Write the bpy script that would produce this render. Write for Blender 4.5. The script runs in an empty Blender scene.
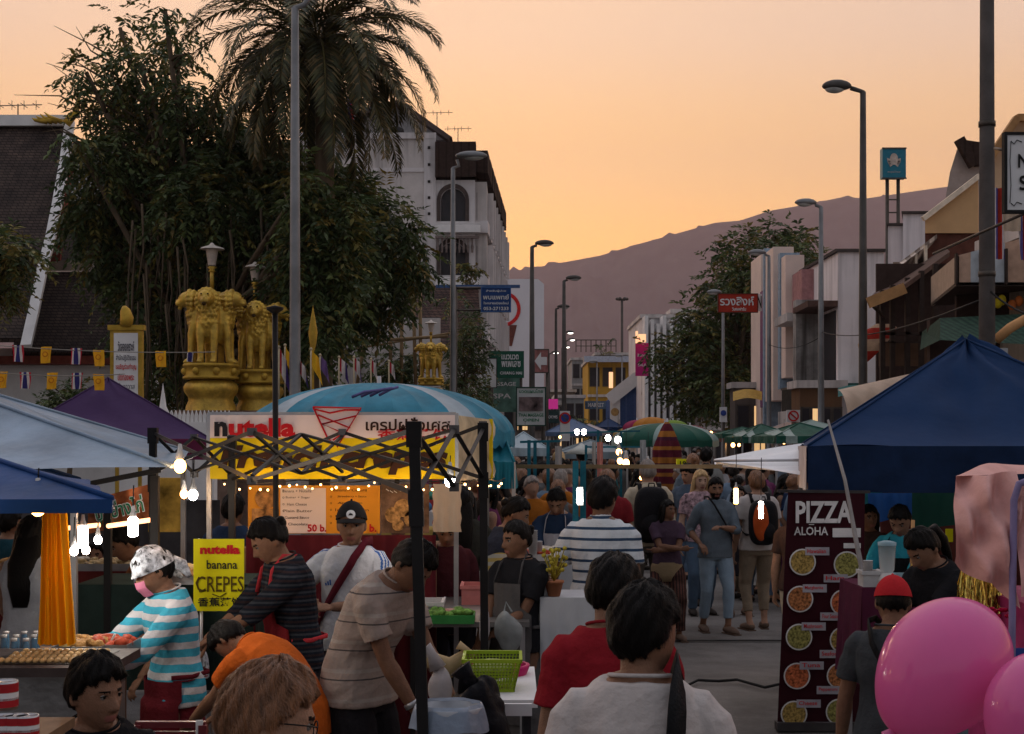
import bpy, bmesh, math, random
import numpy as np
from mathutils import Vector, Matrix, Quaternion, noise
random.seed(7); np.random.seed(7)
SC = bpy.context.scene
COL = SC.collection
V = Vector
TMP = bpy.data.scenes.new('workshop')
R = math.radians
F, CX, HY, CH = 1500.0, 512.0, 440.0, 2.05
def W(px, py, d):
    """where a thing seen at this place and at this distance down the street stands"""
    return V(((px-CX)*d/F, d, CH+(HY-py)*d/F))
def WX(px, d): return (px-CX)*d/F
def WZ(py, d): return CH+(HY-py)*d/F

# ---------------------------------------------------------------- materials
MATS = {}
def _nodes(name):
    m = bpy.data.materials.new(name); m.use_nodes = True
    nt = m.node_tree; b = nt.nodes['Principled BSDF']
    return m, nt, b
def mat(name, col=(.5, .5, .5), rough=.7, var=.25, scale=6., bump=.1, bscale=30., metal=0., spec=.07, stretch=(1,1,1), dirt=0., sss=0., transl=0., coat=0., streak=0.):
    if name in MATS: return MATS[name]
    m, nt, b = _nodes(name); L = nt.links; N = nt.nodes
    tc = N.new('ShaderNodeTexCoord'); mp = N.new('ShaderNodeMapping'); mp.inputs['Scale'].default_value = stretch
    L.new(tc.outputs['Object'], mp.inputs[0])
    n = N.new('ShaderNodeTexNoise'); n.inputs['Scale'].default_value = scale; n.inputs['Detail'].default_value = 6
    n.inputs['Roughness'].default_value = .6
    L.new(mp.outputs[0], n.inputs['Vector'])
    rp = N.new('ShaderNodeValToRGB'); e = rp.color_ramp.elements
    c = col[:3]
    e[0].position = .3; e[1].position = .7
    e[0].color = tuple(max(0, x*(1-var)) for x in c)+(1,); e[1].color = tuple(min(1, x*(1+var)) for x in c)+(1,)
    L.new(n.outputs['Fac'], rp.inputs[0]); out = rp.outputs[0]
    if dirt:
        n2 = N.new('ShaderNodeTexNoise'); n2.inputs['Scale'].default_value = scale*.35; n2.inputs['Detail'].default_value = 9
        n2.inputs['Roughness'].default_value = .7
        L.new(mp.outputs[0], n2.inputs['Vector'])
        r2 = N.new('ShaderNodeValToRGB'); r2.color_ramp.elements[0].position = .45; r2.color_ramp.elements[1].position = .68
        mx = N.new('ShaderNodeMix'); mx.data_type = 'RGBA'
        ml = N.new('ShaderNodeMath'); ml.operation = 'MULTIPLY'; ml.inputs[1].default_value = dirt
        L.new(n2.outputs['Fac'], r2.inputs[0]); L.new(r2.outputs[0], ml.inputs[0]); L.new(ml.outputs[0], mx.inputs[0])
        L.new(out, mx.inputs[6]); mx.inputs[7].default_value = (c[0]*.25+.01, c[1]*.22+.01, c[2]*.2+.01, 1); out = mx.outputs[2]
    if streak:
        mp3 = N.new('ShaderNodeMapping'); mp3.inputs['Scale'].default_value = (1.8, 1.8, .12); L.new(tc.outputs['Object'], mp3.inputs[0])
        n3 = N.new('ShaderNodeTexNoise'); n3.inputs['Scale'].default_value = 2.; n3.inputs['Detail'].default_value = 8; L.new(mp3.outputs[0], n3.inputs['Vector'])
        r3 = N.new('ShaderNodeValToRGB'); r3.color_ramp.elements[0].position = .48; r3.color_ramp.elements[1].position = .72
        L.new(n3.outputs['Fac'], r3.inputs[0])
        ml3 = N.new('ShaderNodeMath'); ml3.operation = 'MULTIPLY'; ml3.inputs[1].default_value = streak; L.new(r3.outputs[0], ml3.inputs[0])
        mx3 = N.new('ShaderNodeMix'); mx3.data_type = 'RGBA'; L.new(ml3.outputs[0], mx3.inputs[0]); L.new(out, mx3.inputs[6])
        mx3.inputs[7].default_value = (.05, .045, .04, 1); out = mx3.outputs[2]
    L.new(out, b.inputs['Base Color'])
    b.inputs['Roughness'].default_value = rough; b.inputs['Metallic'].default_value = metal
    b.inputs['Specular IOR Level'].default_value = spec
    if coat: b.inputs['Coat Weight'].default_value = coat
    if sss: b.inputs['Subsurface Weight'].default_value = sss; b.inputs['Subsurface Radius'].default_value = (.02, .008, .004)
    if bump:
        nb = N.new('ShaderNodeTexNoise'); nb.inputs['Scale'].default_value = bscale; nb.inputs['Detail'].default_value = 5
        L.new(mp.outputs[0], nb.inputs['Vector'])
        bp = N.new('ShaderNodeBump'); bp.inputs['Strength'].default_value = bump; bp.inputs['Distance'].default_value = .02
        L.new(nb.outputs['Fac'], bp.inputs['Height']); L.new(bp.outputs[0], b.inputs['Normal'])
    if transl:
        tr = N.new('ShaderNodeBsdfTranslucent'); L.new(out, tr.inputs[0])
        ms = N.new('ShaderNodeMixShader'); ms.inputs[0].default_value = transl
        L.new(b.outputs[0], ms.inputs[1]); L.new(tr.outputs[0], ms.inputs[2]); L.new(ms.outputs[0], N['Material Output'].inputs[0])
    MATS[name] = m; return m
def cloth(name, col=None, rough=.85, transl=0., var=.12): return mat(name, col, rough, var, 9, .25, 60, spec=.03, transl=transl)
def stripes(name, cols=None, period=1, axis=2, rough=.85, offset=0., widths=None, warp=.0, spec=.04, transl=0., bumpw=False, noise=.12):
    """cols: colours that take turns along an axis of the object; widths: their share of a period"""
    if name in MATS: return MATS[name]
    m, nt, b = _nodes(name); L = nt.links; N = nt.nodes
    tc = N.new('ShaderNodeTexCoord'); sx = N.new('ShaderNodeSeparateXYZ'); L.new(tc.outputs['Object'], sx.inputs[0])
    o = sx.outputs[axis]
    n = N.new('ShaderNodeTexNoise'); n.inputs['Scale'].default_value = 3.5; n.inputs['Detail'].default_value = 4; L.new(tc.outputs['Object'], n.inputs['Vector'])
    if warp:
        a = N.new('ShaderNodeMath'); a.operation = 'MULTIPLY_ADD'; a.inputs[1].default_value = warp; L.new(n.outputs['Fac'], a.inputs[0]); L.new(o, a.inputs[2]); o = a.outputs[0]
    a = N.new('ShaderNodeMath'); a.operation = 'ADD'; a.inputs[1].default_value = offset+100*period; L.new(o, a.inputs[0])
    d = N.new('ShaderNodeMath'); d.operation = 'DIVIDE'; d.inputs[1].default_value = period; L.new(a.outputs[0], d.inputs[0])
    fr = N.new('ShaderNodeMath'); fr.operation = 'FRACT'; L.new(d.outputs[0], fr.inputs[0])
    rp = N.new('ShaderNodeValToRGB'); rp.color_ramp.interpolation = 'CONSTANT'
    k = len(cols); widths = widths or [1/k]*k; pos = 0; el = rp.color_ramp.elements
    for i, c in enumerate(cols):
        if i < 2: e = el[i]; e.position = pos
        else: e = el.new(pos)
        e.color = tuple(c[:3])+(1,); pos += widths[i]
    L.new(fr.outputs[0], rp.inputs[0])
    n2 = N.new('ShaderNodeTexNoise'); n2.inputs['Scale'].default_value = 8; n2.inputs['Detail'].default_value = 5; L.new(tc.outputs['Object'], n2.inputs['Vector'])
    mr = N.new('ShaderNodeMapRange'); mr.inputs[1].default_value = .3; mr.inputs[2].default_value = .7; mr.inputs[3].default_value = 1-noise*2; mr.inputs[4].default_value = 1+noise
    L.new(n2.outputs['Fac'], mr.inputs[0])
    hs = N.new('ShaderNodeHueSaturation'); L.new(rp.outputs[0], hs.inputs['Color']); L.new(mr.outputs[0], hs.inputs['Value'])
    L.new(hs.outputs[0], b.inputs['Base Color']); b.inputs['Roughness'].default_value = rough; b.inputs['Specular IOR Level'].default_value = spec
    bp = N.new('ShaderNodeBump'); bp.inputs['Distance'].default_value = .02; bp.inputs['Strength'].default_value = .2
    if bumpw:
        sn = N.new('ShaderNodeMath'); sn.operation = 'PINGPONG'; sn.inputs[1].default_value = .5; L.new(fr.outputs[0], sn.inputs[0]); L.new(sn.outputs[0], bp.inputs['Height']); bp.inputs['Strength'].default_value = .8
    else:
        n3 = N.new('ShaderNodeTexNoise'); n3.inputs['Scale'].default_value = 60; L.new(tc.outputs['Object'], n3.inputs['Vector']); L.new(n3.outputs['Fac'], bp.inputs['Height'])
    L.new(bp.outputs[0], b.inputs['Normal'])
    if transl:
        tr = N.new('ShaderNodeBsdfTranslucent'); L.new(hs.outputs[0], tr.inputs[0])
        ms = N.new('ShaderNodeMixShader'); ms.inputs[0].default_value = transl
        L.new(b.outputs[0], ms.inputs[1]); L.new(tr.outputs[0], ms.inputs[2]); L.new(ms.outputs[0], N['Material Output'].inputs[0])
    MATS[name] = m; return m
def emis(name, col, s):
    if name in MATS: return MATS[name]
    m, nt, b = _nodes(name); b.inputs['Base Color'].default_value = (*col, 1)
    b.inputs['Emission Color'].default_value = (*col, 1); b.inputs['Emission Strength'].default_value = s
    MATS[name] = m; return m
def glass(name, col=(.8, .85, .85), rough=.1, alpha=.35):
    if name in MATS: return MATS[name]
    m, nt, b = _nodes(name); b.inputs['Base Color'].default_value = (*col, 1); b.inputs['Roughness'].default_value = rough
    b.inputs['Alpha'].default_value = alpha
    MATS[name] = m; return m
def tiles(name, c1, c2, scale, rough=.8, rowh=.25, mortar=.03, bump=.6):
    if name in MATS: return MATS[name]
    m, nt, b = _nodes(name); L = nt.links; N = nt.nodes
    tc = N.new('ShaderNodeTexCoord'); mp = N.new('ShaderNodeMapping')
    sx = N.new('ShaderNodeSeparateXYZ'); L.new(tc.outputs['Object'], sx.inputs[0])
    ad = N.new('ShaderNodeMath'); ad.operation = 'ADD'; L.new(sx.outputs[0], ad.inputs[0]); L.new(sx.outputs[1], ad.inputs[1])
    cb = N.new('ShaderNodeCombineXYZ'); L.new(ad.outputs[0], cb.inputs[0]); L.new(sx.outputs[2], cb.inputs[1])
    br = N.new('ShaderNodeTexBrick'); br.inputs['Color1'].default_value = (*c1, 1); br.inputs['Color2'].default_value = (*c2, 1)
    br.inputs['Mortar'].default_value = (c1[0]*.3, c1[1]*.3, c1[2]*.3, 1); br.inputs['Scale'].default_value = scale
    br.inputs['Mortar Size'].default_value = mortar; br.inputs['Row Height'].default_value = rowh
    L.new(cb.outputs[0], br.inputs['Vector'])
    n = N.new('ShaderNodeTexNoise'); n.inputs['Scale'].default_value = 1.3; n.inputs['Detail'].default_value = 9; n.inputs['Roughness'].default_value = .7; L.new(tc.outputs['Object'], n.inputs['Vector'])
    rp = N.new('ShaderNodeValToRGB'); rp.color_ramp.elements[0].position = .35; rp.color_ramp.elements[0].color = (.45, .45, .45, 1); rp.color_ramp.elements[1].position = .7; rp.color_ramp.elements[1].color = (1.5, 1.4, 1.3, 1)
    L.new(n.outputs['Fac'], rp.inputs[0])
    mx = N.new('ShaderNodeMix'); mx.data_type = 'RGBA'; mx.blend_type = 'MULTIPLY'; mx.inputs[0].default_value = 1
    L.new(br.outputs[0], mx.inputs[6]); L.new(rp.outputs[0], mx.inputs[7]); L.new(mx.outputs[2], b.inputs['Base Color'])
    bp = N.new('ShaderNodeBump'); bp.inputs['Strength'].default_value = bump; bp.inputs['Distance'].default_value = .03
    L.new(br.outputs['Fac'], bp.inputs['Height']); bp.invert = True; L.new(bp.outputs[0], b.inputs['Normal'])
    b.inputs['Roughness'].default_value = rough; b.inputs['Specular IOR Level'].default_value = .2
    MATS[name] = m; return m

# ---------------------------------------------------------------- mesh builder
def origin_of(o):
    p = V((0, 0, 0))
    while o: p += o.location; o = o.parent
    return p
class MB:
    def __init__(s): s.v = []; s.f = []; s.mi = []; s.m = 0; s.sm = []; s.smooth = True
    def add(s, vs, fs, smooth=None):
        b = len(s.v); s.v += [tuple(x) for x in vs]; s.f += [tuple(i+b for i in f) for f in fs]
        s.mi += [s.m]*len(fs); s.sm += [s.smooth if smooth is None else smooth]*len(fs); return s
    def quad(s, a, b, c, d): return s.add([a, b, c, d], [(0, 1, 2, 3)], False)
    def poly(s, pts): return s.add(pts, [tuple(range(len(pts)))], False)
    def obox(s, c, ax, ay, az):
        """box about c with half-axes ax, ay, az"""
        c = V(c); ax, ay, az = V(ax), V(ay), V(az)
        vs = [c+ax*i+ay*j+az*k for k in (-1, 1) for j in (-1, 1) for i in (-1, 1)]
        return s.add(vs, [(0, 2, 3, 1), (4, 5, 7, 6), (0, 1, 5, 4), (2, 6, 7, 3), (0, 4, 6, 2), (1, 3, 7, 5)], False)
    def box(s, x0, x1, y0, y1, z0, z1):
        return s.obox(((x0+x1)/2, (y0+y1)/2, (z0+z1)/2), ((x1-x0)/2, 0, 0), (0, (y1-y0)/2, 0), (0, 0, (z1-z0)/2))
    def bar(s, a, b, w, h=None, up=(0, 0, 1)):
        a, b = V(a), V(b); d = (b-a); h = h or w
        if d.length < 1e-6: return s
        dn = d.normalized(); u = V(up)
        if abs(dn.dot(u)) > .98: u = V((0, 1, 0))
        x = dn.cross(u).normalized(); z = x.cross(dn).normalized()
        return s.obox((a+b)/2, d/2, x*w/2, z*h/2)
    def tube(s, pts, rad, n=10, cap=True, flat=None, up=None):
        """swept tube; rad a number or list; flat (fx, fy) scales of the section"""
        pts = [V(p) for p in pts]; k = len(pts)
        rad = [rad]*k if not hasattr(rad, '__len__') else rad
        fx, fy = flat or (1, 1); rings = []
        ref = V(up) if up else None; x = None
        for i, p in enumerate(pts):
            t = (pts[min(i+1, k-1)]-pts[max(i-1, 0)])
            t = t.normalized() if t.length > 1e-9 else V((0, 0, 1))
            if x is None:
                u = ref or (V((0, 0, 1)) if abs(t.z) < .9 else V((1, 0, 0)))
                x = u-t*u.dot(t); x.normalize()
            else:
                x = (x-t*x.dot(t)); x = x.normalized() if x.length > 1e-6 else V((1, 0, 0))
            y = t.cross(x); r = rad[i]
            rings.append([p+x*(math.cos(a)*r*fx)+y*(math.sin(a)*r*fy) for a in [2*math.pi*j/n for j in range(n)]])
        vs = [q for r_ in rings for q in r_]; fs = []
        for i in range(k-1):
            for j in range(n):
                a = i*n+j; b = i*n+(j+1) % n; fs.append((a, b, b+n, a+n))
        if cap: fs += [tuple(reversed(range(n))), tuple(range((k-1)*n, k*n))]
        return s.add(vs, fs)
    def ell(s, c, r, n=12, m=8, rot=None, fn=None):
        c = V(c); r = V(r) if hasattr(r, '__len__') else V((r, r, r)); vs = []; fs = []
        for i in range(m+1):
            th = math.pi*i/m
            for j in range(n):
                ph = 2*math.pi*j/n
                p = V((r.x*math.sin(th)*math.cos(ph), r.y*math.sin(th)*math.sin(ph), r.z*math.cos(th)))
                if fn: p = fn(p)
                if rot: p = rot @ p
                vs.append(c+p)
                if i in (0, m): break
        def id_(i, j): return 0 if i == 0 else (1+(m-1)*n if i == m else 1+(i-1)*n+j % n)
        for i in range(m):
            for j in range(n):
                q = [id_(i, j), id_(i+1, j), id_(i+1, j+1), id_(i, j+1)]
                if i == 0: q = [q[0], q[1], q[2]]
                elif i == m-1: q = [q[0], q[1], q[3]]
                fs.append(tuple(q))
        return s.add(vs, fs)
    def lathe(s, c, prof, n=16, ang0=0, ang1=2*math.pi, ax=None):
        """prof: (radius, height) pairs"""
        c = V(c); full = abs(ang1-ang0-2*math.pi) < 1e-6; nn = n if full else n+1; vs = []; fs = []
        for r, z in prof:
            for j in range(nn):
                a = ang0+(ang1-ang0)*j/n; p = V((r*math.cos(a), r*math.sin(a), z))
                vs.append(c+(ax @ p if ax else p))
        for i in range(len(prof)-1):
            for j in range(n):
                a = i*nn+j; b = i*nn+((j+1) % nn if full else j+1); fs.append((a, b, b+nn, a+nn))
        return s.add(vs, fs)
    def grid(s, fn, nu, nv, smooth=True):
        vs = [fn(i/nu, j/nv) for j in range(nv+1) for i in range(nu+1)]
        return s.add(vs, [(j*(nu+1)+i, j*(nu+1)+i+1, (j+1)*(nu+1)+i+1, (j+1)*(nu+1)+i) for j in range(nv) for i in range(nu)], smooth)
    def prism(s, pts, off):
        """outline pts pushed through by off"""
        k = len(pts); off = V(off); a = [V(p) for p in pts]; b = [p+off for p in a]
        return s.add(a+b, [tuple(reversed(range(k))), tuple(range(k, 2*k))]+[(i, (i+1) % k, (i+1) % k+k, i+k) for i in range(k)], False)
    def text(s, body, c, h, right=(1, 0, 0), up=(0, 0, 1), bold=0., width=None, thick=.003, shear=0., space=1.):
        """lettering centred on c with cap height about h, squeezed to width when given"""
        cu = bpy.data.curves.new('t', 'FONT'); cu.body = body; cu.size = 1; cu.align_x = 'CENTER'; cu.align_y = 'CENTER'; cu.resolution_u = 2
        cu.offset = bold; cu.shear = shear; cu.space_character = space
        o = bpy.data.objects.new('t', cu); TMP.collection.objects.link(o)
        TMP.view_layers[0].update(); dg = TMP.view_layers[0].depsgraph; me = bpy.data.meshes.new_from_object(o.evaluated_get(dg))
        if not len(me.vertices): bpy.data.objects.remove(o); return s
        P = [v.co.copy() for v in me.vertices]; fs = [tuple(p.vertices) for p in me.polygons]
        bpy.data.objects.remove(o); bpy.data.meshes.remove(me)
        x0 = min(p.x for p in P); x1 = max(p.x for p in P); y0 = min(p.y for p in P); y1 = max(p.y for p in P)
        k = h/.72; kx = k if width is None else width/max(1e-6, x1-x0)
        if '\n' in body or width is not None: k = h/(y1-y0)
        r, u = V(right).normalized(), V(up).normalized(); nrm = r.cross(u); c = V(c)
        base = len(s.v)
        s.add([c+r*((p.x-(x0+x1)/2)*kx)+u*((p.y-(y0+y1)/2)*k)+nrm*thick for p in P], fs, False)
        return s
    def build(s, name, mats, parent=None, label=None, cat=None, group=None, kind=None, origin=None):
        me = bpy.data.meshes.new(name)
        me.from_pydata(s.v, [], s.f)
        for m in (mats if isinstance(mats, (list, tuple)) else [mats]): me.materials.append(m)
        me.polygons.foreach_set('material_index', s.mi); me.polygons.foreach_set('use_smooth', s.sm)
        me.validate(); me.update()
        return link_mesh(name, me, parent, label, cat, group, kind, origin)
def link_mesh(name, me, parent=None, label=None, cat=None, group=None, kind=None, origin=None, local=False):
    o = bpy.data.objects.new(name, me); COL.objects.link(o)
    if parent:
        if not local: me.transform(Matrix.Translation(-origin_of(parent)))
        o.parent = parent
    elif not local:
        if origin is None:
            co = np.empty(len(me.vertices)*3, dtype=np.float32); me.vertices.foreach_get('co', co); co = co.reshape(-1, 3)
            lo, hi = co.min(0), co.max(0); origin = V(((lo[0]+hi[0])/2, (lo[1]+hi[1])/2, lo[2]))
        me.transform(Matrix.Translation(-V(origin))); o.location = V(origin)
    return tag(o, label, cat, group, kind)
def tag(o, label=None, cat=None, group=None, kind=None):
    if label: o['label'] = label
    if cat: o['category'] = cat
    if group: o['group'] = group
    if kind: o['kind'] = kind
    return o
def thing(name, loc, label, cat, group=None):
    o = bpy.data.objects.new(name, None); COL.objects.link(o); o.location = V(loc); o.empty_display_size = .2
    return tag(o, label, cat, group)
def copy_thing(o, loc=None, rz=None, label=None, parent=None, scale=None):
    c = o.copy(); COL.objects.link(c)
    if parent: c.parent = parent
    for ch in o.children: copy_thing(ch, parent=c)
    if loc is not None: c.location = V(loc)
    if rz is not None: c.rotation_euler = (0, 0, rz)
    if scale is not None: c.scale = (scale,)*3
    if label: c['label'] = label
    return c

# ---------------------------------------------------------------- camera, sky, sun, air
cd = bpy.data.cameras.new('camera'); cam = bpy.data.objects.new('camera', cd); COL.objects.link(cam); SC.camera = cam
cam.location = (0, 0, CH); cam.rotation_euler = (R(90), 0, 0)
cd.sensor_width = 36; cd.lens = F/1024*36; cd.shift_y = (HY-367)/1024; cd.clip_start = .1; cd.clip_end = 40000
w = bpy.data.worlds.new('World'); SC.world = w; w.use_nodes = True
nt = w.node_tree; bg = nt.nodes['Background']
sky = nt.nodes.new('ShaderNodeTexSky'); sky.sky_type = 'NISHITA'; sky.sun_disc = False
SUN_EL, SUN_AZ = 2.2, -7.0      # degrees; azimuth from +Y, negative to the left
sky.sun_elevation = R(SUN_EL); sky.sun_rotation = R(SUN_AZ); sky.air_density = 1.0; sky.dust_density = 3.5; sky.ozone_density = 1.4
# dusk tint of the sky by height above the horizon (world space)
tc = nt.nodes.new('ShaderNodeTexCoord'); sx = nt.nodes.new('ShaderNodeSeparateXYZ'); nt.links.new(tc.outputs['Generated'], sx.inputs[0])
rp = nt.nodes.new('ShaderNodeValToRGB'); rp.color_ramp.interpolation = 'EASE'
SKYRAMP = [(0., (2.0, .84, .24)), (.06, (1.80, .80, .13)), (.12, (1.34, .70, .18)), (.19, (1.05, .65, .28)), (.27, (.88, .64, .45)), (.36, (.81, .66, .57)), (.55, (1.0, .90, .88)), (1., (1.0, 1.05, 1.2))]
el = rp.color_ramp.elements
for i, (p, c) in enumerate(SKYRAMP):
    e = el[i] if i < 2 else el.new(p)
    e.position = p; e.color = (*c, 1)
nt.links.new(sx.outputs[2], rp.inputs[0])
# the side of the sky away from the sunset is dimmer and bluer
my = nt.nodes.new('ShaderNodeMapRange'); my.inputs[1].default_value = -.6; my.inputs[2].default_value = .75; nt.links.new(sx.outputs[1], my.inputs[0])
mxb = nt.nodes.new('ShaderNodeMix'); mxb.data_type = 'RGBA'; mxb.inputs[6].default_value = (.30, .305, .34, 1)
nt.links.new(my.outputs[0], mxb.inputs[0]); nt.links.new(rp.outputs[0], mxb.inputs[7])
sc_ = nt.nodes.new('ShaderNodeMix'); sc_.data_type = 'RGBA'; sc_.inputs[0].default_value = .12
k_ = nt.nodes.new('ShaderNodeVectorMath'); k_.operation = 'SCALE'; k_.inputs['Scale'].default_value = 1/.15
nt.links.new(mxb.outputs[2], k_.inputs[0])
nt.links.new(k_.outputs[0], sc_.inputs[6]); nt.links.new(sky.outputs[0], sc_.inputs[7])
sv_ = nt.nodes.new('ShaderNodeVectorMath'); sv_.operation = 'DOT_PRODUCT'; sv_.inputs[1].default_value = V((-.06, .985, .16)).normalized(); nt.links.new(tc.outputs['Generated'], sv_.inputs[0])
pw_ = nt.nodes.new('ShaderNodeMath'); pw_.operation = 'POWER'; pw_.use_clamp = True; pw_.inputs[1].default_value = 26; nt.links.new(sv_.outputs['Value'], pw_.inputs[0])
gl_ = nt.nodes.new('ShaderNodeVectorMath'); gl_.operation = 'SCALE'; gl_.inputs[0].default_value = (1.6, .80, .12); nt.links.new(pw_.outputs[0], gl_.inputs['Scale'])
ad_ = nt.nodes.new('ShaderNodeVectorMath'); ad_.operation = 'ADD'; nt.links.new(sc_.outputs[2], ad_.inputs[0]); nt.links.new(gl_.outputs[0], ad_.inputs[1])
nt.links.new(ad_.outputs[0], bg.inputs[0]); bg.inputs[1].default_value = .15
sd = bpy.data.lights.new('sun', 'SUN'); sun = bpy.data.objects.new('sun', sd); COL.objects.link(sun)
sd.energy = .45; sd.angle = R(14); sd.color = (1, .62, .36)
el_, az_ = R(9), R(-30)
sun.rotation_euler = V((-math.sin(az_)*math.cos(el_), -math.cos(az_)*math.cos(el_), -math.sin(el_))).to_track_quat('-Z', 'Y').to_euler()
SC.view_settings.view_transform = 'Standard'; SC.view_settings.look = 'None'; SC.view_settings.gamma = 1; SC.view_settings.exposure = .45
SC.render.engine = 'CYCLES'; SC.cycles.use_denoising = True
SC.cycles.max_bounces = 6; SC.cycles.diffuse_bounces = 3; SC.cycles.glossy_bounces = 2; SC.cycles.transmission_bounces = 3; SC.cycles.transparent_max_bounces = 8; SC.cycles.volume_bounces = 0
SC.cycles.sample_clamp_indirect = 4
try: SC.cycles.use_light_tree = True
except Exception: pass
HAZE = .00012
def make_haze():
    m = bpy.data.materials.new('evening haze'); m.use_nodes = True; n = m.node_tree; n.nodes.clear()
    o = n.nodes.new('ShaderNodeOutputMaterial'); v = n.nodes.new('ShaderNodeVolumePrincipled')
    v.inputs['Color'].default_value = (.95, .70, .76, 1); v.inputs['Density'].default_value = HAZE; v.inputs['Anisotropy'].default_value = .25
    n.links.new(v.outputs[0], o.inputs['Volume'])
    b = MB(); b.box(-5400, 5900, -120, 7750, -1.5, 1500)
    b.build('haze', m, None, kind='stuff', label='thin evening haze between the street and the mountain', cat='haze')
# ---------------------------------------------------------------- people
def remesh(mb, vox, smooth=2, mats=(), wr=0., seed=0, wscale=1.):
    me = bpy.data.meshes.new('r'); me.from_pydata(mb.v, [], mb.f); me.update()
    o = bpy.data.objects.new('r', me); TMP.collection.objects.link(o)
    md = o.modifiers.new('r', 'REMESH'); md.mode = 'VOXEL'; md.voxel_size = vox; md.adaptivity = 0
    if smooth:
        ms = o.modifiers.new('s', 'SMOOTH'); ms.factor = .5; ms.iterations = smooth
    TMP.view_layers[0].update(); dg = TMP.view_layers[0].depsgraph
    out = bpy.data.meshes.new_from_object(o.evaluated_get(dg))
    bpy.data.objects.remove(o); bpy.data.meshes.remove(me)
    n = len(out.vertices)
    if wr and n:
        co = np.empty(n*3, dtype=np.float32); out.vertices.foreach_get('co', co); co = co.reshape(-1, 3)
        no = np.empty(n*3, dtype=np.float32); out.vertex_normals.foreach_get('vector', no); no = no.reshape(-1, 3)
        rs = np.random.RandomState(seed); d = np.zeros(n)
        q = co*wscale
        for k, (fq, am) in enumerate([(11, .55), (17, .45), (26, .3), (40, .14), (60, .06)]):
            for _ in range(3):
                dr = rs.normal(size=3); dr /= np.linalg.norm(dr); dr2 = rs.normal(size=3)
                ph = q@dr*fq+1.6*np.sin(q@dr2*fq*.45+rs.rand()*6)+rs.rand()*6
                d += am*(1-np.abs(np.sin(ph)))*1.1-am*.4
        co += no*(d*wr/1.6)[:, None]
        out.vertices.foreach_set('co', co.ravel())
    out.materials.clear()
    for m in mats: out.materials.append(m)
    out.polygons.foreach_set('use_smooth', [True]*len(out.polygons)); out.update()
    return out
def sstep(a, b, x):
    t = max(0., min(1., (x-a)/(b-a))); return t*t*(3-2*t)
def head_pt(th, ph):
    st, ct = math.sin(th), math.cos(th); cp, sp = math.cos(ph), math.sin(ph)
    z = .117*ct; t = max(0, -ct)
    fr = cp > 0
    sx_ = st if ct > 0 else st**.75
    sy_ = st if (ct > 0 or not fr) else st**.5
    x = .0755*sx_*sp*(1-.30*t**1.4)
    if fr: y = -.094*sy_*cp
    else: y = -.100*sy_*cp*(1-.40*sstep(.05, .8, t))
    if ct > 0 and fr: y *= 1-.06*ct
    if fr:
        g = math.exp(-(x/.0115)**2)
        nz = 0
        if -.048 < z < .02: nz = .026*sstep(.02, -.034, z)*(1-sstep(-.036, -.048, z))
        gn = math.exp(-(x/(.008+.008*sstep(.01, -.035, z)))**2)
        y -= gn*nz
        y += .011*math.exp(-((abs(x)-.031)/.014)**2-((z-.006)/.011)**2)
        y -= .004*math.exp(-((z-.026)/.008)**2)*cp
        y -= .0055*math.exp(-(x/.022)**2)*(math.exp(-((z+.061)/.005)**2)+math.exp(-((z+.073)/.006)**2))
        y -= .007*math.exp(-(x/.02)**2-((z+.101)/.013)**2)
        y += .003*math.exp(-(x/.03)**2-((z+.086)/.006)**2)
    return V((x, y, z))
def ph_of(p): return math.atan2(p.x/.0755, -p.y/.096)
def hairline(ph, style):
    c = math.cos(ph)
    f, s_, b = {'long': (.064, -.03, -.085), 'up': (.064, .0, -.05), 'short': (.062, -.012, -.068), 'bald': (.14, .02, -.06), 'crop': (.066, .0, -.055)}.get(style, (.062, -.01, -.066))
    if c > 0: return s_+(f-s_)*c**.45 if abs(ph) > .35 else f-.0+.004*math.cos(ph*9)
    return s_+(b-s_)*(-c)**.7
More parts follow.
